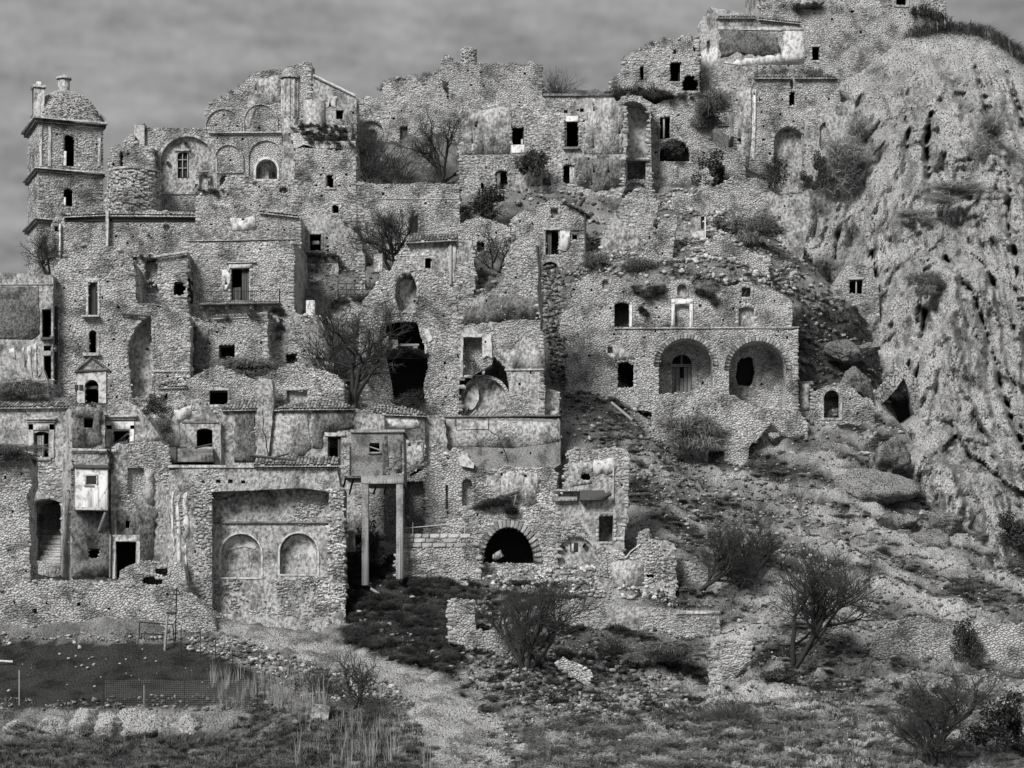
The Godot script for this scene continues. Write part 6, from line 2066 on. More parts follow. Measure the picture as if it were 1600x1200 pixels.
func arcade() -> void:
	var o: MeshInstance3D
	# upper storey
	var H := house("arcade_upper_house", "long rubble house above the arcade, with white framed walled door and black doorway", "house", [870, 171, 1245, 170.5], [1060, 520])
	o = open(H, "seg", 960, 472, 983, 511, 0.0, "", "doorway")
	bar(H, 983.5, 476, 988, 511, -0.05, 0.07, "whitewash", "jamb", o)
	o = open(H, "seg", 1055, 476, 1077, 512, 0.3, "mortar", "walled_door")
	for b in [[1049, 472, 1054.5, 511], [1077.5, 472, 1083, 511], [1049, 467, 1083, 475]]: bar(H, b[0], b[1], b[2], b[3], -0.05, 0.1, "whitewash", "surround", o)
	o = open(H, "arch", 1058, 444, 1073, 461, 0.3, "plaster", "walled_window")
	ring(H, H.holes[-1], 0.14, 0.07, "plaster", o)
	open(H, "seg", 1154, 479, 1178, 512, 0.4, "plaster", "walled_door")
	o = open(H, "rect", 1159, 449, 1173, 464, 0.8, "dark_plaster")
	beam(H, 1161, 464, -0.3, 1170, 450, -0.3, 0.07, "timber", "stick", o)
	o = open(H, "rect", 941, 438, 951, 452, 0.3, "plaster", "walled_window")
	putlogs(H, [897, 452, 924, 453, 958, 453, 893, 463, 913, 500, 1146, 482, 1130, 500, 1210, 470])
	finish(H, [876, 530, 877, 452, 890, 444, 905, 438, 930, 428, 950, 426, 985, 442, 990, 455, 1005, 462, 1030, 452, 1050, 440, 1066, 435, 1080, 440, 1092, 458, 1110, 462, 1135, 452, 1160, 440, 1200, 450, 1225, 462, 1237, 470, 1237, 530], 3.0, 0.1, 0.92, 0.95, 0.8)
	weeds(H, [990, 452, 1010, 462, 1040, 450], 40, 0.9, -0.5, 0.3, "grassy", 0.06)
	weeds(H, [1090, 455, 1112, 462, 1120, 475], 40, 0.8, -0.3, 0.25, "grassy", 0.06)
	weeds(H, [1000, 480, 1008, 490], 12, 0.6, 0.0, 0.2, "grassy", 0.05)
	# lower storey
	H = house("arcade", "rubble arcade with two great round arches, a flat terrace on top", "ruin", [875, 167.5, 1255, 167], [1060, 660])
	var z := 2.6
	for a in [[1029, 529, 1114, 616], [1139, 533, 1228, 640]]:
		o = open(H, "arch", a[0], a[1], a[2], a[3], z, "mortar", "great_arch")
		o.get_child(0).free()
		var in_p := shape(H, "arch", a[0], a[1], a[2], a[3], -z)
		var grown: Array = Geometry2D.offset_polygon(in_p, 0.6)
		var first: bool = a[0] < 1100
		var dr: PackedVector2Array = shape(H, "arch", 1050, 553, 1081, 617, -z) if first else shape(H, "ruin", 1150, 556, 1180, 606, -z)
		var st := begin()
		face(st, grown[0], [dr], -z)
		skirt(st, dr, -z, -z - 0.5)
		var inf := part("inner_wall", done(st), M["mortar"], o)
		stones(H, in_p, 0.95, 0.85, 0.3, 0.0, -z, [dr], "inner_stones")
		var bx := bounds(dr).grow(0.3)
		part("interior", box_mesh(Vector3(bx.position.x, bx.position.y, -z - 2.5), Vector3(bx.end.x, bx.end.y, -z - 0.52)), M["painted_shade"], o)
		if first:
			for k in 5:
				var xx := lerpf(1051, 1081, k / 5.0)
				var a0 := L(H, xx, 616, -z)
				var a1 := L(H, xx + 5.4, 573 if k < 2 or k > 2 else 590, -z)
				part("door_plank", box_mesh(Vector3(a0.x, a0.y, -z - 0.35), Vector3(a1.x, a1.y, -z - 0.28)), M["pale_timber"], o)
			var b0 := L(H, 1047, 573, -z)
			var b1 := L(H, 1081, 569, -z)
			part("door_rail", box_mesh(Vector3(b0.x, b0.y, -z - 0.3), Vector3(b1.x, b1.y, -z + 0.1)), M["pale_timber"], o)
			b0 = L(H, 1064, 572, -z)
			b1 = L(H, 1066.5, 553, -z)
			part("mullion", box_mesh(Vector3(b0.x, b0.y, -z - 0.35), Vector3(b1.x, b1.y, -z - 0.25)), M["pale_timber"], o)
		var vo := shape(H, "arch", a[0], a[1], a[2], a[3])
		# voussoirs round the arch
		var r := bounds(vo)
		var cx := r.get_center().x
		var rad := r.size.x * 0.5
		var cy := r.end.y - rad
		for k in 27:
			var g := PI * (k + 0.5) / 27.0
			var v := part("voussoir", lib["stone"], null, o)
			v.material_override = M["block"]
			v.mesh = lib["voussoir"][k % 3]
			v.transform = Transform3D(Basis(Vector3(0, 0, 1), g - PI / 2) * Basis.from_scale(Vector3(rad * PI / 27.0 * 0.95, 0.42, 0.4)), Vector3(cx + cos(g) * (rad + 0.2), cy + sin(g) * (rad + 0.2), -0.08))
	o = open(H, "seg", 965, 565, 990, 606, 0.0, "", "doorway")
	open(H, "rect", 949, 542, 958, 552, 0.6)
	putlogs(H, [1034, 594, 1098, 598, 1024, 517, 1230, 527, 1190, 600, 1213, 525, 1216, 517])
	finish(H, [885, 640, 884, 560, 905, 548, 935, 530, 962, 514, 1000, 512, 1120, 513, 1247, 515, 1248, 680, 1160, 680, 1140, 660, 990, 640], 4.5, 0.06, 0.98, 0.9, 0.5)
	bar(H, 960, 510, 1249, 514, -3, 0.12, "mortar", "terrace_edge")
	coat(H, [945, 545, 965, 540, 985, 552, 992, 560, 960, 563, 950, 556], "plaster", 0.08, 0.12)
	weeds(H, [965, 511, 1100, 511, 1240, 513], 50, 0.5, -1, 0.1)
	beam(H, 1183, 652, 0.5, 1234, 653, 0.3, 0.1, "iron", "iron_beam")
	# rounded footing below
	H = house("arcade_footing", "bulging rubble footing under the arcade, with a square black cellar opening", "ruin", [1010, 164.5, 1180, 164], [1090, 735])
	o = open(H, "rect", 1106, 704, 1132, 729, 0.0, "", "cellar_opening")
	bar(H, 1103, 700, 1136, 704, -0.05, 0.1, "mortar", "lintel", o)
	putlogs(H, [1050, 667, 1118, 640, 1100, 680])
	finish(H, [1010, 745, 1020, 700, 1018, 665, 1022, 640, 1035, 622, 1060, 612, 1110, 612, 1150, 620, 1190, 640, 1210, 652, 1190, 680, 1170, 700, 1165, 730, 1170, 750], 2.0, 0.12, 1.0, 0.85, 0.8)
	for s in [[1165, 622, 1250, 665]]:
		H = house("arcade_plinth", "low rubble plinth beneath the second great arch", "wall", [1150, 166.3, 1260, 166.3], [1205, 680])
		finish(H, [1135, 690, 1140, 640, 1165, 636, 1228, 638, 1250, 642, 1262, 660, 1262, 690], 1.5, 0.1, 1.0, 0.9, 0.6)
	# chapel-like wall with the arched door
	H = house("arched_door_ruin", "low rubble ruin with one black round headed doorway next to the cave", "ruin", [1245, 168, 1375, 168.2], [1310, 668])
	o = open(H, "arch", 1287, 610, 1312, 653, 0.0, "", "doorway")
	ring(H, H.holes[-1], 0.2, 0.08, "plaster", o)
	putlogs(H, [1328, 623])
	finish(H, [1248, 680, 1249, 596, 1265, 596, 1266, 640, 1270, 612, 1286, 606, 1300, 600, 1318, 600, 1330, 605, 1345, 622, 1360, 622, 1366, 640, 1368, 680], 2.0, 0.1, 0.85, 0.95, 0.8)
	coat(H, [1250, 600, 1264, 599, 1264, 640, 1252, 642], "plaster", 0.1, 0.05)
	# masonry filling the cave mouth above
	H = house("cliff_dwelling", "coursed stone wall closing a cliff hollow, with one small window", "house", [1295, 181.2, 1378, 181.2], [1340, 480])
	o = open(H, "rect", 1327, 437, 1348, 459, 0.0, "", "window")
	bar(H, 1337, 438, 1339, 459, -0.3, -0.1, "pale_timber", "mullion", o)
	bar(H, 1325, 433, 1350, 437, -0.05, 0.1, "pale_timber", "lintel", o)
	finish(H, [1300, 485, 1304, 445, 1315, 425, 1330, 412, 1350, 414, 1364, 420, 1372, 450, 1376, 485], 3.0, 0.05, 1.0, 0.8, 0.3)

func front_ruins() -> void:
	var o: MeshInstance3D
	# the house with the great black vault
	var H := house("vaulted_ruin", "ruined house front above a great black vault mouth ringed with bricks", "ruin", [655, 152, 880, 152], [770, 885])
	var mouth := shape(H, "arch", 755, 824, 834, 880)
	o = open_poly(H, mouth, 0.0, "", "vault_mouth")
	var r := bounds(mouth)
	for k in 23:
		var g := PI * (k + 0.5) / 23.0
		var v := part("brick", lib["voussoir"][k % 3], M["block"], o)
		var c := Vector2(r.get_center().x + cos(g) * (r.size.x * 0.5 + 0.3), r.position.y + (r.size.y) * 1.0 - r.size.y + sin(g) * (r.size.y + 0.3))
		v.transform = Transform3D(Basis(Vector3(0, 0, 1), atan2(sin(g), cos(g) * 0.75) - PI / 2) * Basis.from_scale(Vector3(0.28, 0.62, 0.5)), Vector3(c.x, c.y, -0.1))
	part("fallen_block", lump_mesh(4, 6, 0.4, 61, 0.8), M["plaster"], o).transform = Transform3D(Basis(Vector3(0, 0, 1), 0.5) * Basis.from_scale(Vector3(0.9, 0.6, 0.5)), Vector3(L(H, 778, 868).x, L(H, 778, 868).y, 0.2))
	open(H, "arch", 722, 748, 738, 790, 0.6, "mortar", "niche")
	open(H, "rect", 696, 758, 700, 795, 0.4, "mortar", "chase")
	putlogs(H, [839, 770, 700, 716, 741, 745])
	finish(H, [664, 890, 664, 770, 668, 738, 680, 716, 700, 708, 712, 700, 726, 706, 742, 726, 760, 735, 790, 728, 830, 732, 858, 728, 872, 740, 868, 800, 870, 890], 4.5, 0.14, 0.85, 0.9, 0.9)
	part("white_slab", plate(ragged(outline(H, [714, 708, 724, 705, 741, 724, 740, 732, 720, 728], 0.3), 0.05, 0.3), [], 0.35, 0.1), M["whitewash"], H.node)
	coat(H, [760, 742, 830, 738, 845, 750, 840, 785, 800, 792, 770, 780], "plaster", 0.05, 0.2)
	beam(H, 790, 775, 0.3, 811, 768, 0.4, 0.14, "timber", "charred_beam")
	beam(H, 802, 795, 0.3, 807, 770, 0.4, 0.06, "pale_timber", "stick")
	weeds(H, [745, 790, 790, 782, 800, 800], 50, 0.8, 0.0, 0.5, "grassy", 0.06)
	# recess left of it, in the shade
	H = house("recess_wall", "shaded rubble wall in the recess behind the two concrete posts", "wall", [530, 156.5, 680, 156.5], [600, 890])
	open(H, "rect", 632, 752, 662, 826, 0.9, "mortar", "recess")
	finish(H, [536, 900, 536, 748, 640, 745, 668, 730, 672, 900], 2.0, 0.05, 0.55, 0.95, 0.3)
	coat(H, [543, 760, 560, 760, 562, 800, 545, 802], "plaster", 0.06)
	# parapet of squared blocks
	H = house("block_parapet", "parapet of squared pale blocks with a thin iron rail, beside the vault mouth", "wall", [620, 150, 750, 150], [685, 890])
	finish(H, [619, 890, 619, 860, 630, 856, 720, 852, 745, 850, 752, 880, 752, 890], 0.8, 0.08, 0.9, 0.9, 0.6)
	for row in 3:
		var x := 631.0 - row * 2
		while x < 728:
			var w := rng.randf_range(12, 22)
			if rng.randf() < 0.88 or row == 2:
				var b := bar(H, x, 834 + row * 7.2, minf(x + w - 0.9, 735), 840.6 + row * 7.2, -0.5, 0.04 + rng.randf() * 0.06, "block", "block")
				b.mesh = tinted(b.mesh, rng.randf_range(0.28, 0.6))
			x += w
	beam(H, 628, 826, 0.0, 726, 817, 0.0, 0.04, "pale_iron", "rail")
	for x in [645, 726]: beam(H, x, 838, 0.0, x, 816, 0.0, 0.035, "pale_iron", "post")
	# roofless cell with streaks
	H = house("streaked_ruin", "roofless plaster cell with white streaks, over an arched niche with a tiny window", "ruin", [860, 150.5, 1000, 150.5], [930, 900])
	H.mat = "plaster"
	open(H, "ruin", 907, 739, 923, 751, 1.0, "painted_shade", "hole")
	o = open(H, "rect", 936, 806, 958, 846, 1.4, "dark_plaster", "gap")
	o = open(H, "arch", 871, 838, 929, 890, 0.35, "plaster", "arched_niche")
	bar(H, 891, 848, 903, 862, -0.34, -0.3, "painted_shade", "window_hole", o)  # flat plate painted as the shade in the tiny window
	bar(H, 893, 849, 897, 862, -0.3, -0.22, "plaster", "window_bar", o)
	putlogs(H, [881, 855, 912, 853, 914, 851, 972, 758])
	finish(H, [868, 910, 868, 790, 880, 775, 882, 742, 890, 720, 886, 704, 900, 700, 930, 704, 978, 700, 984, 712, 982, 800, 975, 845, 965, 910], 1.6, 0.12, 0.6, 0.9, 0.7)
	coat(H, [928, 718, 960, 716, 962, 735, 950, 742, 940, 738, 930, 744], "whitewash", 0.06, 0.14)
	coat(H, [888, 726, 926, 722, 925, 755, 890, 760], "plaster", 0.05, 0.12)
	bar(H, 906, 766, 945, 782, 0.05, 0.7, "timber", "charred_beam")
	beam(H, 940, 779, 0.5, 954, 770, 0.6, 0.22, "timber", "charred_beam")
	bar(H, 866, 764, 906, 768, -0.1, 0.6, "mortar", "ledge")
	bar(H, 862, 776, 902, 783, -0.1, 0.35, "concrete", "lintel")
	bar(H, 957, 716, 960, 790, -0.05, 0.08, "plaster", "edge")
	# low front walls of that cell
	H = house("cracked_cell", "low cracked plaster cell wall with a jagged white top edge and rubble end pier", "ruin", [930, 148.6, 1060, 148.6], [995, 945])
	H.mat = "plaster"
	open(H, "rect", 1010, 898, 1022, 903, 0.5, "painted_shade", "hole")
	finish(H, [934, 950, 934, 860, 940, 852, 952, 868, 966, 874, 985, 868, 998, 856, 1000, 830, 1012, 826, 1016, 842, 1040, 846, 1054, 850, 1056, 870, 1056, 950], 2.0, 0.08, 0.35, 0.9, 0.6)
	stones(H, outline(H, [1008, 830, 1054, 850, 1055, 945, 1008, 945]), 1.0, 0.9, 0.3, 0.0, 0.05, H.holes, "pier_stones")
	part("dark_gap", plate(ragged(outline(H, [936, 900, 938, 858, 946, 862, 951, 902]), 0.04), [], 0.1, -0.1), M["mortar"], H.node)
	var cp := []
	for q in [[945, 852], [956, 860], [966, 873], [978, 872], [985, 862], [1000, 851]]:
		var v := L(H, q[0], q[1], 0.1)
		cp.append(Vector3(v.x, v.y, 0.08))
	var st := begin()
	tube(st, cp, [0.05, 0.06, 0.05, 0.06, 0.05, 0.06], 4)
	part("white_edge", done(st), M["whitewash"], H.node)
	coat(H, [955, 880, 1004, 872, 1007, 915, 958, 918], "plaster", 0.05, 0.06)
	# terrace wall
	H = house("long_terrace_wall", "long low terrace wall of fine masonry below the cracked cell", "wall", [860, 146, 1130, 146], [1000, 1040])
	H.mat = "plaster"
	putlogs(H, [930, 948, 1060, 946])
	finish(H, [868, 1050, 868, 935, 920, 940, 1000, 948, 1060, 953, 1124, 962, 1126, 1005, 1100, 1050], 1.5, 0.06, 0.6, 0.7, 0.5)
	bar(H, 1056, 954, 1126, 960, -0.6, 0.1, "plaster", "coping")
	# pier at its end
	H = house("rubble_pier", "sloping heap of mortared rubble at the end of the low terrace wall", "ruin", [1090, 143.2, 1190, 143.2], [1140, 1070])
	finish(H, [1105, 1085, 1110, 1020, 1118, 1004, 1140, 1000, 1172, 1004, 1176, 1040, 1172, 1085], 2.0, 0.14, 0.95, 0.9, 0.9)
	# broken stub of wall
	H = house("broken_wall_stub", "stepped stub of broken rubble wall among the brambles", "ruin", [695, 142, 805, 142], [750, 1060])
	finish(H, [701, 1005, 701, 938, 720, 935, 738, 940, 742, 965, 744, 984, 768, 986, 790, 990, 795, 1005, 790, 1030, 798, 1062, 765, 1066, 740, 1030, 725, 1008], 1.2, 0.1, 1.0, 0.8, 0.8)
	# low wall by the big tree
	H = house("hillside_wall", "short low wall of pale courses on the slope behind the fallen tree", "wall", [1050, 150, 1115, 150], [1080, 905])
	H.mat = "plaster"
	finish(H, [1052, 915, 1053, 876, 1070, 876, 1106, 886, 1108, 915], 0.8, 0.05, 0.5, 0.7, 0.3)
	H = house("slope_masonry", "weathered masonry bank half buried in the slope beside the round shrub", "wall", [1360, 141.5, 1640, 141], [1500, 1060])
	H.dim = 0.7
	finish(H, [1350, 1050, 1372, 985, 1400, 970, 1450, 962, 1490, 968, 1560, 975, 1660, 975, 1660, 1070, 1500, 1060, 1420, 1040], 1.2, 0.16, 0.3, 0.8, 0.3)

func loose_things() -> void:
	# boulders
	boulder(1318, 566, 172, 46, 44, 3, "round pale boulder standing on the dark slope under the cliff dwelling", 0.0, "rock", 0.34)
	boulder(1340, 622, 171, 50, 60, 5, "tall split rock beside the low ruin with the round headed doorway", 0.3, "rock", 0.31)
	boulder(1366, 792, 159, 108, 72, 7, "largest slab like boulder, overhanging a dark crevice", -0.12, "rock", 0.37)
	boulder(1388, 740, 161, 62, 72, 9, "upright boulder leaning against the largest slab", -0.3, "rock", 0.34)
	boulder(1452, 868, 155, 56, 50, 11, "rounded boulder at the foot of the cliff, cracked across", 0.1, "rock", 0.34)
	boulder(1478, 836, 156, 60, 52, 12, "grey boulder wedged behind the rounded one", 0.2, "rock", 0.29)
	boulder(1495, 913, 149, 52, 30, 14, "flat oval pale boulder lying alone on the grassy slope", -0.3, "rock", 0.44)
	boulder(1418, 825, 156, 34, 26, 15, "small angular boulder below the largest slab", 0.0, "rock", 0.34)
	boulder(1362, 548, 173, 40, 16, 17, "flat stone slab on the dark slope near the round pale boulder", 0.0, "rock", 0.41)
	boulder(1210, 690, 163, 20, 20, 18, "round white boulder under the arcade plinth", 0.0, "rock", 0.41)
	var k := 0
	for b in [[666, 934, 14, 9], [726, 920, 26, 20], [1400, 850, 16, 12], [1452, 790, 24, 12], [1440, 808, 14, 14], [1350, 712, 20, 10], [1230, 712, 26, 10]]:
		k += 1
		boulder(b[0], b[1], ground_d(b[0], b[1]), b[2], b[3], 40 + k, ["white stone lying in the dark brambles", "pale tilted stone above the stepped wall stub", "squarish stone below the small angular boulder", "flat white stone in the gully by the upright boulder", "lone pale stone above the grey boulder", "flat stone on the dry slope under the low ruin", "thin pale slab on the dry slope near the white boulder"][k - 1], 0.0, "plaster", 1.0)
	H0()
	var rk := [[44, 46, 40, "low rock at the outer end of the eroded bank"], [86, 50, 46, "second rock of the eroded bank, near the white stake"], [132, 54, 50, "squat broad rock of the eroded bank"], [172, 44, 52, "tall rock just before the dark cleft in the eroded bank"], [212, 50, 50, "rock just after the dark cleft in the eroded bank"], [252, 46, 46, "rock of the eroded bank under the wire netting"], [296, 50, 44, "last rock of the eroded bank, below the dark netting post"]]
	for i in rk.size():
		var q: Array = rk[i]
		boulder(q[0], 1160, 128.2, q[1] * 1.3, q[2] * 1.3, 31 + i * 3, q[3], rng.randf_range(-0.2, 0.2), "rock", 0.55)
	# stakes, netting, gate
	var H := house("wire_fence", "square mesh wire netting strung between thin posts along the dark field", "fence", [20, 130.5, 420, 130.5], [290, 1112])
	var st := begin()
	for i in 74:
		var x := lerpf(162, 402, i / 73.0)
		var sag := 2.0 * sin(i * 0.2)
		var a := L(H, x, 1105)
		var b := L(H, x, 1063 + sag)
		tube(st, [Vector3(a.x, a.y, 0.02 * sin(i * 0.7)), Vector3(b.x, b.y, 0.02 * sin(i * 0.7 + 1))], [0.011, 0.011], 3)
	for i in 14:
		var y := lerpf(1063, 1105, i / 13.0)
		var a := L(H, 162, y)
		var b := L(H, 402, y)
		tube(st, [Vector3(a.x, a.y, 0), Vector3((a.x + b.x) / 2, a.y - 0.06, 0.05), Vector3(b.x, b.y, 0)], [0.011, 0.011, 0.011], 3)
	part("netting", done(st), M["wire"], H.node)
	for q in [[162, 1062, 1106], [288, 1064, 1112], [402, 1066, 1110]]: beam(H, q[0], q[2], 0, q[0], q[1], 0, 0.04, "iron", "post")
	beam(H, 225, 1108, 0, 225, 1070, 0, 0.03, "pale_iron", "post")
	var posts := [[313, 985, 1032], [337, 995, 1042], [363, 1015, 1062], [391, 1035, 1080], [283, 980, 1030], [414, 1050, 1092]]
	var pl := ["iron fence stake nearest the leaning gate frame", "second iron fence stake beside the rubble bank", "third iron fence stake beside the rubble bank", "fourth iron fence stake beside the rubble bank", "iron fence stake standing just behind the white post", "iron fence stake closest to the pale stone marker"]
	for i in posts.size():
		var q: Array = posts[i]
		var d := ground_d(q[0], q[2])
		H = house("fence_stake", pl[i], "post", [q[0] - 20, d, q[0] + 20, d], [q[0], q[2]], "iron stakes along the field edge")
		beam(H, q[0], q[2] + 4, 0, q[0], q[1], 0, 0.035, "iron", "shaft")
	H = house("white_stake", "thin white stake at the outer corner of the dark field", "post", [10, 130.5, 50, 130.5], [30, 1100])
	beam(H, 30, 1102, 0, 30, 1047, 0, 0.035, "pale_iron", "shaft")
	H = house("white_rail", "white painted rail end lying low over the dark field at the picture edge", "rail", [-20, 139, 30, 139], [0, 1040])
	beam(H, -40, 1031, 0, 20, 1034, 0, 0.1, "whitewash", "rail")
	beam(H, -20, 1045, 0, -20, 1032, 0, 0.06, "pale_iron", "post")
	H = house("sign_pole", "thin dark pole carrying a small round sign before the broken house pier", "pole", [260, 142.5, 290, 142.5], [275, 1000])
	beam(H, 274, 1002, 0, 276, 918, 0, 0.05, "iron", "shaft")
	st = begin()
	var sc := L(H, 276, 926)
	for i in 14:
		var a := TAU * i / 14
		var b := TAU * (i + 1) / 14
		tube(st, [Vector3(sc.x + cos(a) * 0.2, sc.y + sin(a) * 0.2, 0.06), Vector3(sc.x + cos(b) * 0.2, sc.y + sin(b) * 0.2, 0.06)], [0.035, 0.035], 4)
	part("round_sign", done(st), M["iron"], H.node)
	bar(H, 260, 956, 275, 960, -0.05, 0.05, "iron", "plate")
	H = house("white_post", "pale wooden post standing by the iron gate frame", "post", [250, 141.6, 270, 141.6], [258, 1022])
	beam(H, 257, 1024, 0, 261, 964, 0, 0.1, "pale_timber", "shaft")
	H = house("gate_frame", "rusty iron gate frame standing open beside the pale wooden post", "gate", [210, 142.4, 275, 142.4], [240, 1008])
	for q in [[217, 1010, 218, 972], [220, 1010, 221, 990], [218, 972, 270, 976], [220, 990, 256, 991], [221, 1008, 262, 1011], [270, 976, 273, 1014]]: beam(H, q[0], q[1], 0, q[2], q[3], 0, 0.045, "iron", "bar")
	for i in 5: beam(H, 226 + i * 7, 990, 0, 226 + i * 7, 1008, 0, 0.02, "iron", "bar")
	H = house("stone_marker", "pale squared stone marker leaning in the grass by the reeds", "stone", [480, 128, 520, 128], [502, 1140])
	part("stone", plate(ragged(outline(H, [490, 1100, 516, 1104, 513, 1124, 500, 1136, 484, 1128]), 0.03), [], 0.2, -0.5), M["plaster"], H.node)
	H = house("concrete_marker", "small square concrete marker at the lower picture edge among the reeds", "stone", [530, 119.5, 570, 119.5], [553, 1200])
	bar(H, 541, 1190, 564, 1215, -0.4, 0.2, "concrete", "stone")
	H = house("fallen_plank", "long pale plank lying across the dark brambles", "plank", [575, 149, 625, 149], [600, 935])
	beam(H, 579, 920, 0.3, 622, 947, 0.6, 0.12, "pale_timber", "plank")
	H = house("grey_hoarding", "small grey concrete panel standing beside the roofless house pier", "hoarding", [535, 148.5, 560, 148.5], [546, 865])
	bar(H, 536, 829, 555, 862, -0.15, 0.0, "concrete", "sheet")
	H = house("slope_plank", "weathered plank lying on the slope below the rubble doorway of the arcade", "plank", [950, 163, 995, 163], [975, 655])
	beam(H, 955, 629, 0.2, 988, 656, 0.8, 0.12, "pale_timber", "plank")
	H = house("fallen_slab", "tilted slab of fallen masonry in front of the low terrace wall", "ruin", [860, 138, 930, 138], [895, 1070])
	part("slab", plate(ragged(outline(H, [868, 1040, 880, 1026, 925, 1050, 922, 1070, 912, 1068]), 0.06), [], 0.3, -0.7), M["mortar"], H.node)
	stones(H, outline(H, [868, 1040, 880, 1026, 925, 1050, 922, 1070, 912, 1068]), 1.0, 0.8, 0.3, 0.5, 0.3, [])

func H0() -> void:
	var H := house("cave", "dark low cave at the foot of the cliff, hung with dry grass", "cave", [1350, 171.5, 1445, 171], [1400, 668])
	H.mat = "rock"
	open_poly(H, ragged(outline(H, [1367, 666, 1368, 642, 1378, 630, 1388, 622, 1402, 606, 1412, 590, 1418, 604, 1424, 630, 1431, 648, 1432, 666]), 0.12), 3.0, "painted_shade", "cave_mouth")  # back of the mouth is painted near-black as deep shade
	H.dim = 0.8
	finish(H, [1352, 672, 1356, 634, 1366, 612, 1384, 596, 1404, 574, 1416, 570, 1432, 590, 1440, 620, 1446, 672], 3.2, 0.24, 0.12, 1.3, 0.5)

func plants() -> void:
	# loose rubble
	scatter("rubble", "loose rubble spilled in front of the vaulted ruin and cracked cell", "rubble", [830, 884, 900, 876, 1000, 905, 1050, 945, 900, 935, 800, 930, 740, 905, 760, 892], 2600, lib["rubble"], "stone", 0.12, 0.5, 0.25, 0.95)
	scatter("rubble", "broken stones on the scree above the arcade", "rubble", [880, 440, 930, 400, 980, 310, 1100, 300, 1200, 300, 1260, 330, 1240, 470, 1100, 460, 1000, 460], 5200, lib["rubble"], "stone", 0.1, 0.6, 0.25, 0.85)
	scatter("rubble", "stone litter down the long slope beside the arcade", "rubble", [860, 590, 1000, 620, 1180, 740, 1400, 850, 1500, 900, 1100, 900, 980, 740, 880, 690], 2600, lib["rubble"], "stone", 0.08, 0.45, 0.12, 0.6)
	scatter("rubble", "stones strewn over the lower slope and gully", "rubble", [1000, 950, 1300, 900, 1620, 900, 1620, 1200, 800, 1200, 780, 1060], 3200, lib["rubble"], "stone", 0.07, 0.4, 0.1, 0.6)
	scatter("rubble", "heaped rubble along the footpath below the roofless house", "rubble", [300, 998, 400, 1012, 520, 1052, 620, 1078, 650, 1112, 480, 1096, 380, 1042, 290, 1018], 1700, lib["rubble"], "stone", 0.1, 0.5, 0.14, 0.8)
	scatter("rubble", "fallen stones in the hollow around the stepped wall stub", "rubble", [715, 925, 870, 930, 1060, 1040, 1080, 1120, 800, 1110, 710, 1066, 690, 1000], 2700, lib["rubble"], "stone", 0.1, 0.55, 0.08, 0.6)
	scatter("rubble", "few pale stones dotting the dark field", "rubble", [0, 1010, 290, 1010, 390, 1060, 400, 1100, 0, 1100], 45, lib["rubble"], "stone", 0.08, 0.4, 0.5, 0.85)
	scatter("rubble", "stony edge at the foot of the retaining wall and along the bank", "rubble", [0, 998, 290, 998, 300, 1008, 0, 1008], 260, lib["rubble"], "stone", 0.1, 0.35, 0.2, 0.7)
	scatter("rubble", "stones along the top of the eroded bank", "rubble", [0, 1098, 400, 1096, 460, 1104, 440, 1116, 0, 1114], 300, lib["rubble"], "stone", 0.1, 0.4, 0.12, 0.5)
	scatter("rubble", "stones on the dark slope between arcade and cliff", "rubble", [1250, 460, 1370, 460, 1390, 600, 1430, 660, 1440, 700, 1250, 700, 1250, 600], 700, lib["rubble"], "stone", 0.1, 0.5, 0.12, 0.6)
	scatter("rubble", "rubble and broken steps filling the narrow alley beside the tall brick house", "rubble", [846, 425, 882, 440, 884, 560, 905, 600, 862, 610, 850, 520], 900, lib["rubble"], "stone", 0.12, 0.6, 0.08, 0.45)
	scatter("rubble", "rubble lying inside the roofless house and its yard", "rubble", [40, 890, 190, 895, 190, 912, 40, 915, 40, 905, 330, 955, 515, 960, 520, 975, 330, 975], 500, lib["rubble"], "stone", 0.08, 0.35, 0.2, 0.7)
	scatter("gravel", "fine gravel on the pale footpath", "gravel", [300, 960, 540, 1012, 650, 1045, 760, 1120, 840, 1210, 690, 1210, 620, 1110, 540, 1050, 380, 1000], 2600, lib["rubble"], "stone", 0.04, 0.14, 0.25, 0.75)
	scatter("gravel", "fine stone chips over the whole lower hill", "gravel", [700, 1000, 1000, 700, 860, 600, 1250, 690, 1400, 700, 1620, 900, 1620, 1205, 760, 1205], 16000, lib["rubble"], "stone", 0.05, 0.24, 0.15, 0.8)
	scatter("rubble", "rubble at the foot of the palace and round the small low gable", "rubble", [700, 420, 800, 425, 800, 290, 960, 310, 960, 400, 920, 440, 800, 480, 720, 460], 900, lib["rubble"], "stone", 0.1, 0.6, 0.1, 0.6)
	scatter("rubble", "rubble on the terrace by the wooden railing", "rubble", [470, 400, 600, 400, 600, 470, 560, 480, 480, 480], 300, lib["rubble"], "stone", 0.08, 0.4, 0.1, 0.5)
	scatter("rubble", "rubble between the stump of plastered wall and the cliff", "rubble", [1235, 300, 1300, 400, 1310, 480, 1230, 480, 1190, 300, 1140, 290], 500, lib["rubble"], "stone", 0.1, 0.6, 0.1, 0.6)
	scatter("rubble", "stones showing among the dark brambles", "rubble", [545, 900, 690, 900, 700, 1040, 560, 1010], 260, lib["rubble"], "stone", 0.12, 0.45, 0.2, 0.7)
	# turf, brambles and reeds
	scatter("grass", "short dry grass over the sloping ground below the arcade and cliff", "grass", [860, 590, 1250, 690, 1420, 700, 1620, 880, 1620, 1210, 700, 1210, 860, 1060, 1050, 960, 960, 740], 16000, lib["tuft"], "leaf", 0.15, 0.6, 0.06, 0.4, 0.6, 0.0, 0.5)
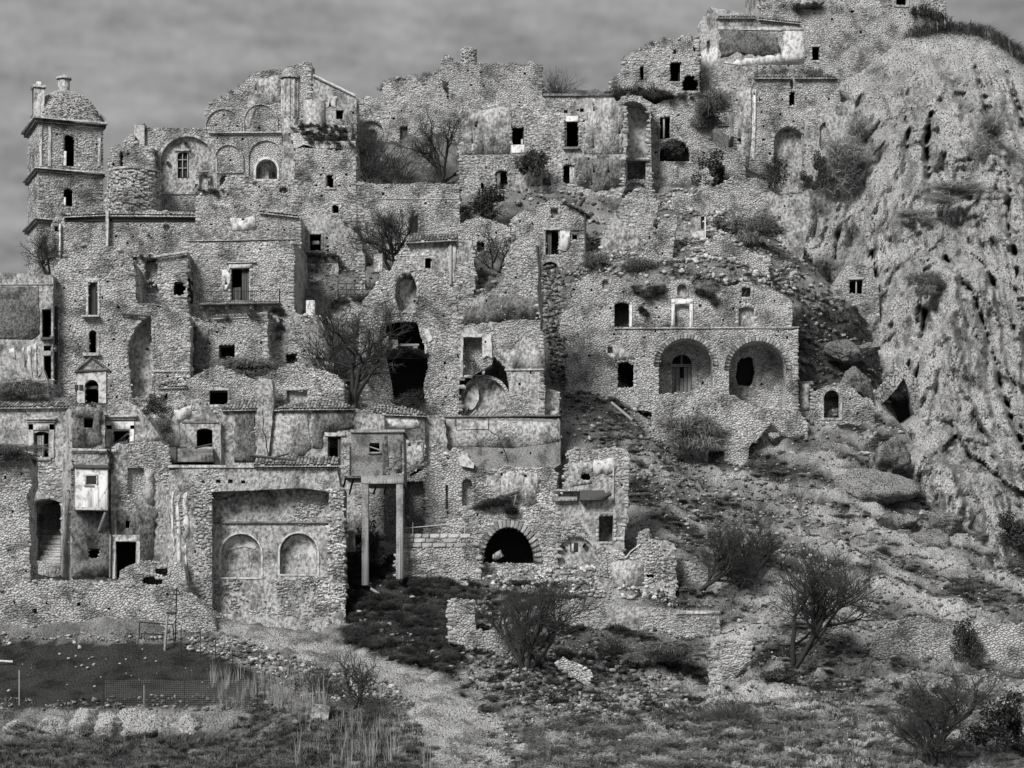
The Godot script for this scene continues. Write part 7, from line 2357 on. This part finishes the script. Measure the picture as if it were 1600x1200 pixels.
	scatter("brambles", "dark brambles filling the hollow behind the roofless house", "brambles", [540, 870, 700, 885, 745, 920, 705, 1050, 640, 1040, 545, 1005], 3200, [lib["grassy"], lib["hanging"]], "leaf", 0.5, 1.7, 0.2, 0.7, 0.7, 0.0, 0.4)
	scatter("grass", "weedy growth in the rubble hollow around the wall stub", "grass", [680, 890, 870, 930, 1060, 1040, 1100, 1120, 800, 1110, 700, 1060], 2200, lib["tuft"], "leaf", 0.3, 0.9, 0.04, 0.16, 0.7, 0.0, 0.5)
	scatter("grass", "rank weeds on the bank at the lower picture edge", "grass", [-40, 1160, 350, 1160, 400, 1110, 640, 1120, 700, 1230, -40, 1230], 4200, lib["tuft"], "leaf", 0.25, 0.8, 0.05, 0.26, 0.8)
	scatter("grass", "tall grass over the slope at the lower edge of the hill", "grass", [860, 1130, 1100, 1110, 1340, 1090, 1500, 1210, 800, 1220], 3000, lib["tuft"], "leaf", 0.3, 0.9, 0.08, 0.34, 0.8)
	scatter("grass", "dark turf on the slope under the cliff dwelling", "grass", [1240, 460, 1380, 465, 1395, 560, 1370, 610, 1250, 600], 1500, lib["tuft"], "leaf", 0.3, 0.8, 0.03, 0.12, 0.8)
	scatter("grass", "weeds between the broken stones of the upper scree", "grass", [880, 440, 960, 400, 1040, 440, 1240, 440, 1230, 480, 900, 470], 900, lib["tuft"], "leaf", 0.3, 0.8, 0.04, 0.14, 0.8)
	scatter("grass", "fine stubble on the dark field", "grass", [-40, 1008, 285, 1008, 400, 1060, 410, 1104, -40, 1104], 2600, lib["tuft"], "leaf", 0.06, 0.16, 0.03, 0.07, 0.6)
	scatter("weeds", "dark patches of weeds over the slope below the arcade and cliff", "weeds", [860, 590, 1250, 690, 1420, 700, 1620, 880, 1620, 1210, 700, 1210, 860, 1060, 1050, 960, 960, 740], 2400, [lib["grassy"], lib["hanging"], lib["hay"]], "leaf", 0.3, 1.2, 0.6, 1.8, 0.5, 0.0, 0.52)
	scatter("weeds", "matted weeds in the rubble hollow and along the footpath", "weeds", [560, 880, 870, 930, 1060, 1040, 1100, 1120, 800, 1190, 700, 1060, 560, 1010], 800, [lib["grassy"], lib["hanging"]], "leaf", 0.4, 1.5, 0.25, 0.9, 0.6, 0.0, 0.5)
	scatter("weeds", "tall weeds along the lower edge of the hill", "weeds", [840, 1130, 1100, 1120, 1340, 1110, 1620, 1130, 1620, 1230, 760, 1230], 1300, [lib["hay"], lib["hanging"]], "leaf", 0.5, 1.8, 0.5, 1.6, 0.8, 0.0, 0.45)
	scatter("weeds", "weeds over the bank below the dark field", "weeds", [-40, 1165, 350, 1160, 480, 1120, 660, 1130, 700, 1230, -40, 1230], 700, [lib["hay"], lib["hanging"]], "leaf", 0.4, 1.3, 0.3, 1.3, 0.7, 0.0, 0.45)
	scatter("reeds", "pale dry reeds and canes standing at the lower edge", "reeds", [470, 1130, 640, 1110, 680, 1210, 460, 1215], 110, [lib["reed"]], "pale_twig", 0.5, 1.7, 0.5, 1.3, 1.3, 0.0)
	scatter("reeds", "thin dry stems around the field corner", "reeds", [330, 1060, 480, 1060, 520, 1120, 340, 1125], 110, [lib["reed"]], "pale_twig", 0.6, 1.8, 1.0, 1.0, 1.2, 0.0)
	# bushes: foot x, foot y, distance, width, height, kind, label
	for b in [
		[838, 294, 187.3, 52, 64, 0, "large dark rounded shrub growing out of the palace front"],
		[757, 346, 182, 80, 52, 1, "dense dark ivy clump on top of the small low gable"],
		[1054, 252, 191.5, 44, 36, 2, "shrub filling the low arch of the overgrown wall"],
		[1116, 300, 191, 56, 56, 1, "dark bush behind the narrow stone pillar"],
		[1210, 296, 194, 40, 48, 1, "dark bush at the foot of the blind arch"],
		[1110, 196, 191, 56, 60, 3, "shaggy grass hanging over the torn end of the overgrown wall"],
		[1178, 384, 181, 64, 60, 3, "spreading dark bush on the scree beside the tall plaster stump"],
		[1130, 380, 182, 34, 36, 1, "small round bush near the white scalloped scrap"],
		[1188, 440, 179, 30, 42, 2, "upright bush at the base of the tall plaster stump"],
		[1088, 704, 163.2, 84, 66, 3, "large shaggy shrub hanging on the rubble footing of the arcade"],
		[1512, 1040, 140.5, 44, 68, 1, "upright dark shrub standing alone before the slope masonry"],
		[1585, 860, 153, 60, 56, 1, "dark bush at the cliff foot by the picture edge"],
		[242, 652, 154.5, 40, 34, 1, "dark ivy between the two plastered gables"],
		[258, 690, 154.5, 26, 44, 3, "weeds trailing down beside the rounded gable"],
		[20, 628, 157.5, 90, 40, 3, "mossy mound of weeds below the white streaked wall"],
		[580, 890, 150.5, 44, 70, 1, "dark evergreen shrub in front of the concrete post"],
		[548, 866, 151, 40, 36, 2, "low dark bush behind the grey concrete panel"],
		[934, 428, 176.5, 34, 40, 3, "dark weeds on the scree beside the timber post"],
		[862, 450, 176.5, 22, 16, 2, "small bush under the passage arch"],
		[400, 588, 160, 110, 34, 3, "grassy mound between the two low stone gables"],
		[1312, 310, 194.2, 56, 110, 6, "grey hanging scrub at the edge of the cliff near the curved plaster wall"],
		[1342, 262, 194.4, 40, 100, 6, "grey hanging scrub higher on the cliff edge"],
		[1285, 300, 194.5, 34, 60, 1, "dark ivy beside the cliff and the curved plaster wall"],
		[1495, 320, 186, 90, 44, 6, "grass clump on a ledge halfway up the cliff"],
		[1448, 462, 176.5, 46, 46, 3, "dark tuft over the apex of the leaning rock slab"],
		[1425, 352, 187, 60, 30, 6, "thin grass on the pale face of the cliff"],
		[1405, 624, 172, 30, 50, 6, "dry grass hanging in the cave mouth"],
		[1550, 250, 188.3, 50, 90, 6, "dark streak of scrub in a cliff crack near the picture edge"],
		[1385, 700, 164.5, 40, 24, 2, "dark scrub under the cave mouth"],
		[1030, 1030, 143, 90, 34, 3, "dark low scrub at the foot of the long terrace wall"],
		[960, 1020, 143.8, 60, 40, 4, "bare twiggy bush against the long terrace wall"],
		[870, 150, 197, 50, 44, 4, "bare twiggy bush on the skyline beside the ruined tower"],
		[586, 284, 192, 90, 100, 4, "bare thicket in front of the filled arch"],
		[556, 240, 192.5, 60, 70, 5, "bare brushwood on the stepped block's edge"],
		[620, 286, 190.5, 60, 60, 5, "grey leafless bush under the shuttered window"],
		[530, 600, 162.5, 70, 120, 5, "dark tangle of bare shrubs before the terrace wall"],
		[500, 1080, 133, 60, 60, 4, "bare dry bush on the rubble beside the footpath"],
		[580, 1150, 128, 70, 90, 4, "bare pale bush among the reeds"],
		[1140, 1130, 129, 80, 60, 5, "dry grey bush below the rubble pier"],
		[1570, 1180, 121, 90, 90, 1, "dark bush in the lower corner of the picture"],
		[1440, 1130, 127, 70, 60, 2, "dark scrub on the slope above the corner tree"],
		[1225, 1080, 136, 80, 40, 2, "dark scrub round the foot of the big bare tree"],
		[1160, 890, 151.5, 90, 60, 5, "bare scrub behind the fallen tree"],
		[22, 716, 146.3, 70, 26, 3, "shaggy weeds on the low rubble house roof"],
		[1262, 300, 193.5, 30, 30, 1, "dark bush at the foot of the curved plaster wall"],
		[640, 640, 160.2, 50, 30, 1, "dark growth at the bottom of the cavern"],
		[1010, 428, 175, 60, 26, 3, "weeds on the rubble behind the arcade house"],
		[1065, 1030, 142.5, 40, 30, 4, "bare bush near the end of the long terrace wall"]]:
		bush(b[0], b[1], b[2], b[3], b[4], b[5], b[6])
	# long grass on the brow of the cliff
	var bg := thing("grass", "long dry grass all along the brow of the cliff", "grass")
	bg.set_meta("kind", "stuff")
	var gp := []
	var gt := PackedColorArray()
	for i in 2600:
		var gx := rng.randf_range(1425, 1640)
		var gy := edge_at(cliff_top, gx)
		var gd := spread_at(cliff_fit[0], cliff_fit[1], cliff_fit[2], gx, gy)
		var gs := rng.randf_range(0.4, 1.5)
		gp.append(Transform3D(Basis(Vector3.UP, rng.randf() * TAU).scaled(Vector3(gs, gs, gs)), sight(gx, gy + rng.randf_range(-2, 22) * rng.randf(), gd - 0.3) + Vector3(0, -0.2, -rng.randf_range(0, 1.5))))
		gt.append(grey(rng.randf_range(0.1, 0.6)))
	many("tufts", lib["tuft"][1], M["leaf"], bg, gp, gt)
	# bare trees
	tree(78, 428, 171, 75, 3, Vector3(-0.3, 0, 0.0), 4, 5, "small bare tree by the bell tower at the picture edge")
	tree(618, 432, 175.5, 110, 4, Vector3(-0.1, 0, 0), 4, 11, "wide spreading bare tree above the eaved house")
	tree(690, 284, 189.5, 100, 4, Vector3(-0.1, 0, 0), 4, 17, "bare tree leaning at the palace's flank")
	tree(770, 436, 177.5, 80, 3, Vector3(0.15, 0, 0), 3, 23, "thin bare sapling before the small low gable")
	tree(556, 628, 159.6, 150, 3, Vector3(-0.1, 0, 0), 4, 29, "dark bare tree with crooked limbs beside the cave ruin")
	tree(515, 560, 164, 90, 3, Vector3(0.1, 0, 0), 4, 31, "bare tree below the wooden railing")
	tree(820, 1062, 139.5, 150, 4, Vector3(0.0, 0, 0), 4, 37, "thick trunked bare tree tangled with creepers by the stepped wall stub")
	tree(1096, 918, 148.5, 110, 3, Vector3(1.2, 0, 0), 4, 41, "half fallen bare tree leaning out over the slope", "leaning_tree")
	tree(1238, 1046, 138.5, 185, 3, Vector3(0.25, 0, 0), 4, 47, "tallest bare tree on the slope, with dark forked trunk", "bare_tree", 0.5)
	tree(1455, 1205, 119.5, 150, 5, Vector3(0.25, 0, 0), 4, 53, "bare tree at the lower edge in front of the slope masonry")
	tree(560, 1120, 130, 105, 4, Vector3(0.0, 0, 0), 3, 59, "slender leafless sapling cluster by the footpath")
	tree(1180, 900, 150.5, 80, 4, Vector3(0.3, 0, 0), 4, 61, "dense bare thicket tree behind the leaning tree")
